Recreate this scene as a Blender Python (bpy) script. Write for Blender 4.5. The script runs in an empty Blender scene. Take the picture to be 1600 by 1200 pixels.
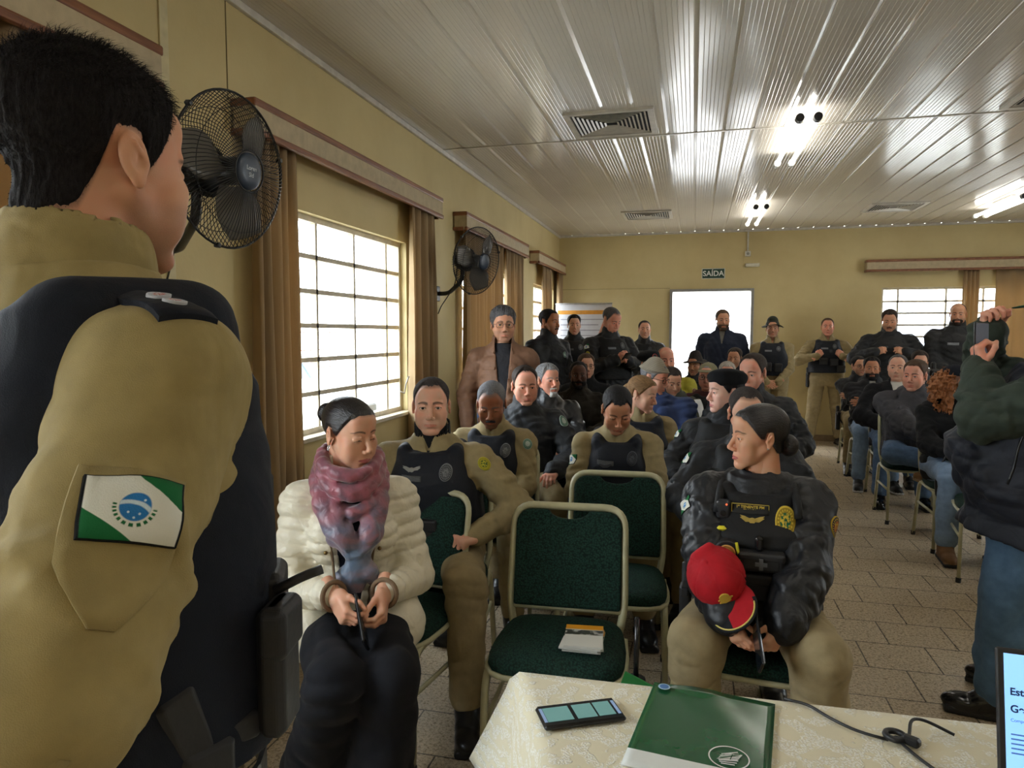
import bpy, bmesh, math, random
import numpy as np
from mathutils import Vector, Matrix
from mathutils.bvhtree import BVHTree

SC = bpy.context.scene
COL = SC.collection
rad = math.radians
V3 = lambda *a: np.array(a, float)

# ------------------------------------------------------------------ camera numbers (1600 x 1200 frame)
CAM_H, FPX, YAW, PITCH = 1.52, 1109.0, rad(14.3), rad(4.05)
_cr = V3(math.cos(YAW), math.sin(YAW), 0)
_cf = V3(-math.sin(YAW)*math.cos(PITCH), math.cos(YAW)*math.cos(PITCH), -math.sin(PITCH))
_cu = np.cross(_cr, _cf)
CAMP = V3(0, 0, CAM_H)
def ray(px, py): return _cf + _cr*(px-800)/FPX + _cu*(600-py)/FPX
def at(px, py, d): return CAMP + ray(px, py)*d            # the point d metres deep along that sight line
def onz(px, py, z=0.0):
    r = ray(px, py); return CAMP + r*(z-CAM_H)/r[2]

# ------------------------------------------------------------------ materials
MATS = {}
def nodes_of(name):
    m = bpy.data.materials.new(name); m.use_nodes = True
    nt = m.node_tree; b = nt.nodes['Principled BSDF']
    return m, nt, b
def nd(nt, typ, **kw):
    n = nt.nodes.new(typ)
    for k, v in kw.items():
        if k.startswith('i_'):
            key = k[2:]
            n.inputs[int(key) if key.isdigit() else key.replace('_', ' ')].default_value = v
        else: setattr(n, k, v)
    return n
def rgba(c): return (c[0], c[1], c[2], 1.0)
def S(h):                                                     # sRGB 0-255 triple -> linear
    return tuple(((v/255)/12.92 if v/255 <= .04045 else ((v/255+.055)/1.055)**2.4) for v in h)
def ramp2(nt, fac, c0, c1, p0=0.0, p1=1.0):
    r = nt.nodes.new('ShaderNodeValToRGB'); e = r.color_ramp.elements
    e[0].position = p0; e[0].color = rgba(c0); e[1].position = p1; e[1].color = rgba(c1)
    nt.links.new(fac, r.inputs['Fac']); return r.outputs['Color']
def mathn(nt, op, a, b=None, c=None):
    n = nt.nodes.new('ShaderNodeMath'); n.operation = op
    for i, v in enumerate((a, b, c)):
        if v is None: continue
        if isinstance(v, (int, float)): n.inputs[i].default_value = v
        else: nt.links.new(v, n.inputs[i])
    return n.outputs[0]
def mixc(nt, fac, a, b):
    n = nt.nodes.new('ShaderNodeMix'); n.data_type = 'RGBA'
    for i, v in ((0, fac), (6, a), (7, b)):
        if isinstance(v, (int, float)): n.inputs[i].default_value = v
        elif isinstance(v, tuple): n.inputs[i].default_value = rgba(v)
        else: nt.links.new(v, n.inputs[i])
    return n.outputs[2]
def obj_co(nt, scale=(1,1,1)):
    tc = nd(nt, 'ShaderNodeTexCoord'); mp = nd(nt, 'ShaderNodeMapping'); mp.inputs['Scale'].default_value = scale
    nt.links.new(tc.outputs['Object'], mp.inputs['Vector']); return mp.outputs['Vector']
def mat(name, c, rough=.6, metal=0.0, var=.12, vs=18, bump=0.0, bs=60, stretch=(1,1,1), spec=.5, sheen=0.0, coat=0.0):
    if name in MATS: return MATS[name]
    m, nt, b = nodes_of(name)
    co = obj_co(nt, stretch)
    n = nd(nt, 'ShaderNodeTexNoise', i_Scale=vs, i_Detail=4.0); nt.links.new(co, n.inputs['Vector'])
    c0 = tuple(v*(1-var) for v in c); c1 = tuple(min(1, v*(1+var)) for v in c)
    nt.links.new(ramp2(nt, n.outputs['Fac'], c0, c1, .3, .7), b.inputs['Base Color'])
    b.inputs['Roughness'].default_value = rough; b.inputs['Metallic'].default_value = metal
    b.inputs['Specular IOR Level'].default_value = spec
    if sheen: b.inputs['Sheen Weight'].default_value = sheen; b.inputs['Sheen Roughness'].default_value = .5
    if coat: b.inputs['Coat Weight'].default_value = coat; b.inputs['Coat Roughness'].default_value = .15
    if bump:
        n2 = nd(nt, 'ShaderNodeTexNoise', i_Scale=bs, i_Detail=3.0); nt.links.new(co, n2.inputs['Vector'])
        bp = nd(nt, 'ShaderNodeBump', i_Strength=bump, i_Distance=.01); nt.links.new(n2.outputs['Fac'], bp.inputs['Height'])
        nt.links.new(bp.outputs['Normal'], b.inputs['Normal'])
    MATS[name] = m; return m
def emit(name, c, s):
    if name in MATS: return MATS[name]
    m, nt, b = nodes_of(name)
    b.inputs['Base Color'].default_value = rgba(c); b.inputs['Emission Color'].default_value = rgba(c); b.inputs['Emission Strength'].default_value = s
    MATS[name] = m; return m
def cloth(name, c, rough=.85, fold=.5, fs=9, weave=420, var=.10, stretch=(1,1,1), spec=.25, sheen=.03):
    """woven fabric: creases from stretched noise, a fine weave, slight colour drift"""
    if name in MATS: return MATS[name]
    m, nt, b = nodes_of(name)
    co = obj_co(nt, stretch)
    n = nd(nt, 'ShaderNodeTexNoise', i_Scale=30.0, i_Detail=5.0); nt.links.new(co, n.inputs['Vector'])
    c0 = tuple(v*(1-var) for v in c); c1 = tuple(min(1, v*(1+var)) for v in c)
    nt.links.new(ramp2(nt, n.outputs['Fac'], c0, c1, .3, .7), b.inputs['Base Color'])
    b.inputs['Roughness'].default_value = rough; b.inputs['Specular IOR Level'].default_value = spec
    b.inputs['Sheen Weight'].default_value = sheen
    n2 = nd(nt, 'ShaderNodeTexNoise', i_Scale=fs, i_Detail=2.5, i_Distortion=1.2); nt.links.new(co, n2.inputs['Vector'])
    w = nd(nt, 'ShaderNodeTexNoise', i_Scale=weave, i_Detail=1.0); nt.links.new(co, w.inputs['Vector'])
    b1 = nd(nt, 'ShaderNodeBump', i_Strength=fold, i_Distance=.02); nt.links.new(n2.outputs['Fac'], b1.inputs['Height'])
    b2 = nd(nt, 'ShaderNodeBump', i_Strength=.25, i_Distance=.002); nt.links.new(w.outputs['Fac'], b2.inputs['Height'])
    nt.links.new(b1.outputs['Normal'], b2.inputs['Normal']); nt.links.new(b2.outputs['Normal'], b.inputs['Normal'])
    MATS[name] = m; return m

# ------------------------------------------------------------------ mesh helpers
class MB:
    """collects shapes as arrays, then links them as one mesh object"""
    def __init__(s): s.V = []; s.F = []; s.M = []; s.n = 0; s.sm = []
    def add(s, V, F, mi=0, smooth=False):
        V = np.asarray(V, float); s.V.append(V)
        for f in F: s.F.append([int(i)+s.n for i in f]); s.M.append(mi); s.sm.append(smooth)
        s.n += len(V); return s
    def box(s, c, size, mi=0, R=None, bev=0.0):
        hx, hy, hz = [v/2 for v in size]
        if bev > 0:
            b = min(bev, hx*.99, hy*.99, hz*.99); V = []; 
            for sx in (-1, 1):
                for sy in (-1, 1):
                    for sz in (-1, 1):
                        V += [(sx*hx, sy*(hy-b), sz*(hz-b)), (sx*(hx-b), sy*hy, sz*(hz-b)), (sx*(hx-b), sy*(hy-b), sz*hz)]
            V = np.array(V)
            idx = lambda sx, sy, sz, k: ((sx*2+sy)*2+sz)*3+k
            F = []
            for sx in (0, 1): F.append([idx(sx,0,0,0), idx(sx,1,0,0), idx(sx,1,1,0), idx(sx,0,1,0)][::(1 if sx else -1)])
            for sy in (0, 1): F.append([idx(0,sy,0,1), idx(0,sy,1,1), idx(1,sy,1,1), idx(1,sy,0,1)][::(1 if sy else -1)])
            for sz in (0, 1): F.append([idx(0,0,sz,2), idx(1,0,sz,2), idx(1,1,sz,2), idx(0,1,sz,2)][::(1 if sz else -1)])
            for a in (0, 1):
                for c2 in (0, 1):
                    p = (a+c2) % 2
                    F.append([idx(0,a,c2,1), idx(1,a,c2,1), idx(1,a,c2,2), idx(0,a,c2,2)][::(-1 if p else 1)])
                    F.append([idx(a,0,c2,0), idx(a,1,c2,0), idx(a,1,c2,2), idx(a,0,c2,2)][::(1 if p else -1)])
                    F.append([idx(a,c2,0,0), idx(a,c2,1,0), idx(a,c2,1,1), idx(a,c2,0,1)][::(-1 if p else 1)])
            for a in (0, 1):
                for b2 in (0, 1):
                    for c2 in (0, 1):
                        F.append([idx(a,b2,c2,k) for k in range(3)][::(1 if (a+b2+c2) % 2 else -1)])
        else:
            V = np.array([(x*hx, y*hy, z*hz) for x in (-1,1) for y in (-1,1) for z in (-1,1)])
            F = [(0,1,3,2),(4,6,7,5),(0,4,5,1),(2,3,7,6),(0,2,6,4),(1,5,7,3)]
        if R is not None: V = V @ np.array(R).T
        return s.add(V+np.array(c), F, mi)
    def bar(s, p0, p1, w, mi=0):
        p0, p1 = np.array(p0, float), np.array(p1, float); d = p1-p0; L = np.linalg.norm(d)
        R = frame(d/L); return s.box((p0+p1)/2, (w[0], w[1], L), mi, R)
    def tube(s, path, r, n=8, mi=0, square=False, caps=True, closed=False, smooth=True):
        P = np.asarray(path, float); m = len(P)
        r = np.full(m, r) if np.isscalar(r) else np.asarray(r)
        T = np.roll(P, -1, 0)-np.roll(P, 1, 0)
        if not closed: T[0] = P[1]-P[0]; T[-1] = P[-1]-P[-2]
        T /= np.linalg.norm(T, axis=1)[:, None]+1e-12
        u = np.cross(T[0], (0, 0, 1.0)); 
        if np.linalg.norm(u) < 1e-3: u = np.cross(T[0], (0, 1.0, 0))
        u /= np.linalg.norm(u); V = []
        a = np.arange(n)*2*np.pi/n + (np.pi/4 if square and n == 4 else 0)
        ca, sa = np.cos(a), np.sin(a)
        if square and n > 4:
            k = 1/np.maximum(np.abs(ca), np.abs(sa))*.88; k = np.minimum(k, 1.18); ca, sa = ca*k, sa*k
        for i in range(m):
            u = u-T[i]*(u@T[i]); u /= np.linalg.norm(u)+1e-12; w = np.cross(T[i], u)
            V.append(P[i]+r[i]*(ca[:, None]*u+sa[:, None]*w))
        V = np.concatenate(V); F = []
        for i in range(m if closed else m-1):
            j = (i+1) % m
            for k in range(n): F.append((i*n+k, i*n+(k+1) % n, j*n+(k+1) % n, j*n+k))
        if caps and not closed: F.append(tuple(range(n))[::-1]); F.append(tuple((m-1)*n+k for k in range(n)))
        return s.add(V, F, mi, smooth)
    def disc(s, c, nrm, r, t, n=24, mi=0):
        nrm = np.array(nrm, float); nrm /= np.linalg.norm(nrm); c = np.array(c, float)
        return s.tube([c-nrm*t/2, c+nrm*t/2], r, n, mi, smooth=False)
    def lathe(s, prof, n=24, mi=0, c=(0,0,0), R=None, smooth=True):
        pr = np.asarray(prof, float); a = np.arange(n)*2*np.pi/n
        V = np.concatenate([np.stack([p[0]*np.cos(a), p[0]*np.sin(a), np.full(n, p[1])], 1) for p in pr])
        if R is not None: V = V @ np.array(R).T
        F = [(i*n+k, i*n+(k+1) % n, (i+1)*n+(k+1) % n, (i+1)*n+k) for i in range(len(pr)-1) for k in range(n)]
        return s.add(V+np.array(c), F, mi, smooth)
    def prism(s, poly, z0, z1, mi=0, M=None, smooth=False):
        p = np.asarray(poly, float); n = len(p)
        V = np.concatenate([np.c_[p, np.full(n, z0)], np.c_[p, np.full(n, z1)]])
        if M is not None: V = V @ np.array(M)[:3, :3].T + np.array(M)[:3, 3]
        F = [tuple(range(n))[::-1], tuple(range(n, 2*n))]+[(i, (i+1) % n, n+(i+1) % n, n+i) for i in range(n)]
        return s.add(V, F, mi, smooth)
    def build(s, name, mats, parent=None, loc=None, bevel=0.0):
        V = np.concatenate(s.V) if s.V else np.zeros((0, 3))
        me = bpy.data.meshes.new(name); me.from_pydata(V.tolist(), [], s.F)
        for m in (mats if isinstance(mats, (list, tuple)) else [mats]): me.materials.append(m)
        me.polygons.foreach_set('material_index', s.M); me.polygons.foreach_set('use_smooth', s.sm)
        me.update()
        if len(s.F) < 6000:
            bm = bmesh.new(); bm.from_mesh(me); bmesh.ops.recalc_face_normals(bm, faces=bm.faces[:]); bm.to_mesh(me); bm.free()
        o = bpy.data.objects.new(name, me); COL.objects.link(o)
        if parent is not None: o.parent = parent
        if loc is not None: o.location = loc
        if bevel:
            b = o.modifiers.new('bevel', 'BEVEL'); b.width = bevel; b.segments = 2; b.limit_method = 'ANGLE'
        return o
def frame(d, up=(0, 0, 1)):
    """rotation whose third column is d"""
    d = np.array(d, float); d /= np.linalg.norm(d); u = np.cross(up, d)
    if np.linalg.norm(u) < 1e-4: u = np.cross((0, 1, 0), d)
    u /= np.linalg.norm(u); return np.stack([u, np.cross(d, u), d], 1)
def rotz(a): c, s = math.cos(a), math.sin(a); return np.array([[c,-s,0],[s,c,0],[0,0,1.0]])
def rotx(a): c, s = math.cos(a), math.sin(a); return np.array([[1,0,0],[0,c,-s],[0,s,c.real]])
def roty(a): c, s = math.cos(a), math.sin(a); return np.array([[c,0,s],[0,1,0],[-s,0,c]])
def raw_mesh(name, V, Q, mats, parent=None, smooth=True, attr=None, mi=None):
    """mesh from arrays (quads), optional colour attribute"""
    me = bpy.data.meshes.new(name); nv, nq = len(V), len(Q)
    me.vertices.add(nv); me.vertices.foreach_set('co', np.ascontiguousarray(V, np.float32).ravel())
    me.loops.add(nq*4); me.loops.foreach_set('vertex_index', np.ascontiguousarray(Q, np.int32).ravel())
    me.polygons.add(nq); me.polygons.foreach_set('loop_start', np.arange(0, nq*4, 4, dtype=np.int32))
    me.polygons.foreach_set('use_smooth', np.full(nq, smooth))
    for m in (mats if isinstance(mats, (list, tuple)) else [mats]): me.materials.append(m)
    if mi is not None: me.polygons.foreach_set('material_index', np.asarray(mi, np.int32))
    me.update(calc_edges=True)
    if attr is not None:
        ca = me.color_attributes.new('skinmask', 'FLOAT_COLOR', 'POINT')
        ca.data.foreach_set('color', np.ascontiguousarray(attr, np.float32).ravel())
    o = bpy.data.objects.new(name, me); COL.objects.link(o)
    if parent is not None: o.parent = parent
    return o
def thing(name, label, cat, loc=(0,0,0), rz=0.0, group=None):
    o = bpy.data.objects.new(name, None); COL.objects.link(o); o.empty_display_size = .1
    o.location = loc; o.rotation_euler = (0, 0, rz); return tag(o, label, cat, group)
def tag(o, label=None, cat=None, group=None, kind=None):
    if label: o['label'] = label
    if cat: o['category'] = cat
    if group: o['group'] = group
    if kind: o['kind'] = kind
    return o
def dup(o, parent=None):
    c = o.copy(); COL.objects.link(c)
    if parent is not None: c.parent = parent
    for ch in list(o.children): dup(ch, c)
    return c

# ------------------------------------------------------------------ smooth solids from distance fields
class Fld:
    def __init__(s, lo, hi, res):
        s.lo = np.array(lo, float); s.res = res
        s.n = np.maximum(np.ceil((np.array(hi)-s.lo)/res).astype(int)+1, 4)
        s.ax = [(s.lo[i]+res*np.arange(s.n[i])).astype(np.float32) for i in range(3)]
        s.F = np.full(s.n, .2, np.float32)
    def sl(s, lo, hi):
        a = np.clip(np.floor((np.array(lo)-s.lo)/s.res).astype(int), 0, s.n)
        b = np.clip(np.ceil((np.array(hi)-s.lo)/s.res).astype(int)+1, 0, s.n)
        if (b <= a).any(): return None
        return tuple(slice(a[i], b[i]) for i in range(3))
    def g(s, q): return s.ax[0][q[0]][:, None, None], s.ax[1][q[1]][None, :, None], s.ax[2][q[2]][None, None, :]
    def op(s, fn, lo, hi, k=.01, mode='u'):
        pad = k*1.2+s.res*2
        q = s.sl(np.array(lo)-pad, np.array(hi)+pad)
        if q is None: return s
        d = fn(*s.g(q)).astype(np.float32); A = s.F[q]
        if mode == 'u':
            h = np.clip(.5+.5*(A-d)/k, 0, 1); s.F[q] = A+(d-A)*h-k*h*(1-h)
        elif mode == 's':
            d = -d; h = np.clip(.5-.5*(A-d)/k, 0, 1); s.F[q] = A+(d-A)*h+k*h*(1-h)
        elif mode == 'add': s.F[q] = A+d
        return s
    def cone(s, a, b, r1, r2=None, k=.012, mode='u', sx=None):
        a = np.array(a, float); b = np.array(b, float); r2 = r1 if r2 is None else r2
        ba = b-a; L2 = max(ba@ba, 1e-9); R = max(r1, r2)
        def fn(X, Y, Z):
            px, py, pz = X-a[0], Y-a[1], Z-a[2]
            t = np.clip((px*ba[0]+py*ba[1]+pz*ba[2])/L2, 0, 1)
            return np.sqrt((px-t*ba[0])**2+(py-t*ba[1])**2+(pz-t*ba[2])**2)-(r1+(r2-r1)*t)
        return s.op(fn, np.minimum(a, b)-R, np.maximum(a, b)+R, k, mode)
    def ell(s, c, r, k=.012, mode='u', R=None):
        c = np.array(c, float); r = np.array(r, float); m = r.max()
        ext = r if R is None else np.sqrt((np.array(R)**2) @ (r**2))
        def fn(X, Y, Z):
            x, y, z = X-c[0], Y-c[1], Z-c[2]
            if R is not None:
                x, y, z = (x*R[0][0]+y*R[1][0]+z*R[2][0], x*R[0][1]+y*R[1][1]+z*R[2][1], x*R[0][2]+y*R[1][2]+z*R[2][2])
            k0 = np.sqrt((x/r[0])**2+(y/r[1])**2+(z/r[2])**2)
            k1 = np.sqrt((x/r[0]**2)**2+(y/r[1]**2)**2+(z/r[2]**2)**2)
            return k0*(k0-1)/np.maximum(k1, 1e-6)
        return s.op(fn, c-ext, c+ext, k, mode)
    def rbox(s, c, h, r, k=.006, mode='u', R=None):
        c = np.array(c, float); h = np.array(h, float)
        ext = h if R is None else np.abs(np.array(R)) @ h
        def fn(X, Y, Z):
            x, y, z = X-c[0], Y-c[1], Z-c[2]
            if R is not None:
                x, y, z = (x*R[0][0]+y*R[1][0]+z*R[2][0], x*R[0][1]+y*R[1][1]+z*R[2][1], x*R[0][2]+y*R[1][2]+z*R[2][2])
            x, y, z = np.abs(x)-h[0]+r, np.abs(y)-h[1]+r, np.abs(z)-h[2]+r
            return np.sqrt(np.maximum(x, 0)**2+np.maximum(y, 0)**2+np.maximum(z, 0)**2)+np.minimum(np.maximum(x, np.maximum(y, z)), 0)-r
        return s.op(fn, c-ext, c+ext, k, mode)
    def loft(s, A, R, prof, k=.02, mode='u', p=2.2, off=0.0):
        """stack of super-ellipses: prof rows (height, half width, half depth, forward shift); R columns = side, back, up"""
        A = np.array(A, float); R = np.array(R, float); pr = np.array(prof, float); h0, h1 = pr[0, 0], pr[-1, 0]
        pts = np.array([A+R@np.array([x*(w+abs(off)), y*(dp+abs(off))+sh, h]) for h, w, dp, sh in pr for x in (-1, 1) for y in (-1, 1)])
        def fn(X, Y, Z):
            x, y, z = X-A[0], Y-A[1], Z-A[2]
            u = x*R[0, 0]+y*R[1, 0]+z*R[2, 0]; v = x*R[0, 1]+y*R[1, 1]+z*R[2, 1]; w = x*R[0, 2]+y*R[1, 2]+z*R[2, 2]
            t = np.clip(w, h0, h1)
            a = np.interp(t, pr[:, 0], pr[:, 1]).astype(np.float32)+off; b = np.interp(t, pr[:, 0], pr[:, 2]).astype(np.float32)+off
            v = v-np.interp(t, pr[:, 0], pr[:, 3]).astype(np.float32)
            q = (np.abs(u/a)**p+np.abs(v/b)**p+1e-9)**(1/p)
            e = np.abs(w-t); d = (q-1)*np.minimum(a, b)*.9
            return np.where(e > 0, np.sqrt(np.maximum(d, 0)**2+e**2)+np.minimum(d, 0)*0, d)
        return s.op(fn, pts.min(0), pts.max(0), k, mode)
    def wrinkle(s, amp, wl, seed, aniso=(1, 1, 1.6)):
        """cloth creases: a few warped ridged waves"""
        rg = np.random.RandomState(seed); X, Y, Z = s.ax[0][:, None, None], s.ax[1][None, :, None], s.ax[2][None, None, :]
        near = np.abs(s.F) < .04
        q = np.argwhere(near)
        if len(q) == 0: return s
        x, y, z = s.ax[0][q[:, 0]], s.ax[1][q[:, 1]], s.ax[2][q[:, 2]]
        tot = np.zeros(len(q), np.float32)
        for i in range(4):
            d = rg.normal(size=3)*np.array(aniso); d *= 2*np.pi/(wl*(.7+.5*i))/np.linalg.norm(d); e = rg.normal(size=3)*2*np.pi/(wl*3.2)
            ph = x*d[0]+y*d[1]+z*d[2]+1.6*np.sin(x*e[0]+y*e[1]+z*e[2]+rg.rand()*6)
            tot += (1-np.abs(np.sin(ph*.5))*2)*(.5+.5*np.sin(x*e[1]+y*e[2]+z*e[0]+rg.rand()*6))
        s.F[q[:, 0], q[:, 1], q[:, 2]] += tot*amp*.5
        return s
    def net(s):
        F = s.F; Sg = F < 0
        c = np.zeros(np.array(F.shape)-1, np.uint8)
        for dx in (0, 1):
            for dy in (0, 1):
                for dz in (0, 1): c += Sg[dx:F.shape[0]-1+dx, dy:F.shape[1]-1+dy, dz:F.shape[2]-1+dz]
        act = (c > 0) & (c < 8); idx = np.argwhere(act)
        pos = np.zeros((len(idx), 3)); cnt = np.zeros(len(idx))
        cor = np.array([(a, b, d) for a in (0, 1) for b in (0, 1) for d in (0, 1)])
        fv = [F[idx[:, 0]+q[0], idx[:, 1]+q[1], idx[:, 2]+q[2]] for q in cor]
        for i in range(8):
            for j in range(i+1, 8):
                if np.abs(cor[i]-cor[j]).sum() != 1: continue
                m = (fv[i] < 0) != (fv[j] < 0)
                t = fv[i][m]/(fv[i][m]-fv[j][m])
                pos[m] += cor[i]+t[:, None]*(cor[j]-cor[i]); cnt[m] += 1
        V = s.lo+s.res*(idx+pos/np.maximum(cnt, 1)[:, None])
        vid = np.full(act.shape, -1, np.int64); vid[act] = np.arange(len(idx)); Q = []
        for ax in range(3):
            u, v = (ax+1) % 3, (ax+2) % 3
            n = F.shape[ax]
            A = np.take(Sg, range(n-1), ax); B = np.take(Sg, range(1, n), ax)
            e = np.argwhere(A != B)
            ok = (e[:, u] > 0) & (e[:, v] > 0) & (e[:, u] < F.shape[u]-1) & (e[:, v] < F.shape[v]-1); e = e[ok]
            eu = np.zeros(3, int); eu[u] = 1; ev = np.zeros(3, int); ev[v] = 1
            g = lambda q: vid[q[:, 0], q[:, 1], q[:, 2]]
            q4 = np.stack([g(e), g(e-eu), g(e-eu-ev), g(e-ev)], 1)
            fl = ~A[tuple(e.T)]; q4[fl] = q4[fl][:, ::-1]; Q.append(q4)
        Q = np.concatenate(Q); Q = Q[(Q >= 0).all(1)]
        return V, Q
def join(*parts):
    Vs, Qs, n = [], [], 0
    for V, Q in parts: Vs.append(V); Qs.append(Q+n); n += len(V)
    return np.concatenate(Vs), np.concatenate(Qs)
def bvh_of(V, Q): return BVHTree.FromPolygons([Vector(v) for v in V], [tuple(int(i) for i in q) for q in Q])
# ------------------------------------------------------------------ heads (millimetres while shaping; face looks along -Y)
HEAD_C = {}
def sst(x, a, b): t = np.clip((x-a)/(b-a), 0, 1); return t*t*(3-2*t)
def head(w=1.0, jaw=1.0, chin=1.0, nose=1.0, nosew=1.0, lip=1.0, closed=0.0, fat=0.0, female=False, ear=.9, brow=1.15, mouth=0.0, res=2.8, gaze=0.0, neck=1.0, scalp='buzz'):
    """returns verts (m), quads, mask(rgba: lips, brows, stubble, lashes), eye centres"""
    key = tuple(sorted(locals().items()))
    if key in HEAD_C: return HEAD_C[key]
    f = Fld((-96, -128, -205), (96, 118, 124), res)
    f.F[:] = 60
    fe = 1.0 if female else 0.0
    f.ell((0, 13, 38), (73*w, 91, 75), 12)
    f.ell((0, -30, 8), (64*w, 60, 84), 14)
    f.ell((0, -36, -50), (54*w*jaw+fat*6, 52, 58), 16)
    for sx in (-1, 1):
        f.cone((sx*52*w*jaw, 2, -38), (sx*20*w*jaw*chin, -72, -100), 15-2*fe+fat*5, 13, 16)
        f.ell((sx*43*w, -60, -23), (22+fat*4, 22, 20+fat*6), 16)                    # cheek bone
        f.ell((sx*37*w*jaw, -56, -54), (25+fat*8, 24+fat*4, 32+fat*5), 16)          # cheek
        f.cone((sx*9, -86+2*fe, 19), (sx*40*w, -74, 19+3*fe), 8.5-2.5*fe, 7-2*fe, 10)    # brow ridge
    f.ell((0, -74, -101), (21*chin, 18, 16), 12)                                    # chin
    f.ell((0, -74, -72), (30, 20, 25), 14)                                          # muzzle
    f.ell((0, -66, 52), (48*w, 26, 34), 18)
    for sx in (-1, 1):
        f.ell((sx*31, -93, -1), (19, 12, 13), 9, 's')                               # socket
    f.cone((0, -85, 8), (0, -104-4*nose, -31), 7.5*nosew, 9*nosew, 9)             # nose
    f.ell((0, -103.5-4*nose, -35), (10*nosew, 9.5, 9), 6)
    for sx in (-1, 1):
        f.ell((sx*11.5*nosew, -98, -42), (7.5*nosew, 10, 7), 6)
        f.ell((sx*6*nosew, -103, -50), (3.2, 5, 2.4), 1.5, 's')
        # eye: lids over the ball, then an almond opening
        f.ell((sx*31, -74, -1), (14.6, 14.6, 14.2), 5)
        f.cone((sx*17, -80, -3), (sx*24, -87.5, 6), 3.0, 3.2, 4); f.cone((sx*24, -87.5, 6), (sx*44, -79, 1), 3.2, 2.6, 4)
        if closed < 1:
            op = (1-closed)
            f.ell((sx*31, -90, -1.6), (13.6, 12.5, 4.4*op), 1.0, 's', R=roty(rad(-5*sx)))
        # ear
        R = rotz(rad(sx*15)) @ rotx(rad(-12))
        f.ell((sx*(74*w+1), 12, -4), (6.5, 17*ear, 30*ear), 4, R=R)
        f.ell((sx*(74*w+7), 10, -1), (5.0, 11.5*ear, 21*ear), 3, 's', R=R)
        f.ell((sx*(74*w+1.5), 16, 2), (4.5, 6*ear, 16*ear), 3, R=R)
        f.cone((sx*(75*w+4), 4, -2), (sx*(75*w+5), 15, 10), 3, 2.6, 4)
        f.ell((sx*(75*w-1), -1, -10), (6, 5, 7), 4)
        f.ell((sx*(74*w+2), 6, -29), (5, 7, 8), 5)
    L = lip
    # mouth: groove and the two lips
    cx = [(-25, -77.5, -70.5+mouth*2), (-13, -89, -70), (0, -94, -70.5), (13, -89, -70), (25, -77.5, -70.5+mouth*2)]
    for a, b in zip(cx[:-1], cx[1:]):
        up, dn = V3(0, 1.2, 4.2), V3(0, 1.8, -4.8)
        e = lambda p: max(.35, 1-abs(p[0])/34)
        f.cone(V3(*a)+up*e(a), V3(*b)+up*e(b), 4.4*L*e(a), 4.4*L*e(b), 4)
        f.cone(V3(*a)+dn*e(a), V3(*b)+dn*e(b), 5.4*L*e(a), 5.4*L*e(b), 4)
    for a, b in zip(cx[:-1], cx[1:]):
        f.cone(V3(*a)+V3(0, -5, 0), V3(*b)+V3(0, -5, 0), 1.5, 1.5, 2.2, 's')
    f.ell((0, -92, -87), (17, 7, 4), 8, 's')                                        # hollow under the lip
    f.cone((0, -97, -53), (0, -97, -60), 2.6, 2.6, 4, 's')                          # philtrum
    nr = (56-10*fe)*neck
    f.cone((0, 22, -50), (0, 34, -240), nr, nr+3, 20)
    f.cone((-26, 30, -60), (-14, -22, -215), 15, 13, 18); f.cone((26, 30, -60), (14, -22, -215), 15, 13, 18)
    if not female: f.ell((0, -32, -140), (10, 10, 12), 12)
    V, Q = f.net()
    x, y, z = V.T; ax = np.abs(x)
    front = sst(-y, 55, 70)
    e = np.clip(1-ax/34, .3, 1)
    lipm = front*sst(27-ax, 0, 3)*sst(8.2*L*e+1-np.abs(z+71-mouth*(ax/25)**2*2+1.0), 0, 2.6)
    bz = 17.5+4*fe+np.where(ax < 40, 4.5*np.sin((ax-10)/34*np.pi*.9), 4.5*math.sin(.88*.9*np.pi)-(ax-40)*.45)
    bw = (4.6-1.4*fe)*brow*np.clip(1.15-(ax-12)/60, .4, 1)
    browm = front*sst(ax, 8, 13)*sst(54-ax, 0, 6)*sst(bw-np.abs(z-bz), -1, 1.8)
    lower = sst(-z, 28, 50)
    side = sst(70-y, 0, 20)
    stub = np.clip(lower*sst(-y+18, 0, 22)*sst(z+128, 0, 18)+front*sst(24-ax, 0, 7)*sst(-z, 47, 54)*sst(z+68, 0, 5), 0, 1)
    stub *= 1-sst(12-ax, 0, 3)*sst(-z, 50, 60)*0
    lash = front*sst(15.5-np.abs(ax-31), 0, 3)*sst(2.0-np.abs(z-((2.6*(1-closed)-4.5*closed)-((ax-31)/13)**2*3)), -.3, 1.4)
    if scalp:                                                     # roots of the hair tint the skin along a soft hairline
        ang = np.degrees(np.arctan2(ax, -(y-5))); ed = np.array(hair_edge(scalp)); dz = z-np.interp(ang, ed[:, 0], ed[:, 1])
        away = sst(np.hypot(ax-76*w, 0)+0*z, 0, 0.01)*0+1-((ax > 74*w)*(np.abs(y-12) < 24)*(np.abs(z+4) < 34))
        browm = np.maximum(browm, .75*sst(dz, -5, 9)*away)
    mask = np.stack([lipm, browm, stub, lash], 1)
    out = (V/1000, Q, mask)
    HEAD_C[key] = out; return out

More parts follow.
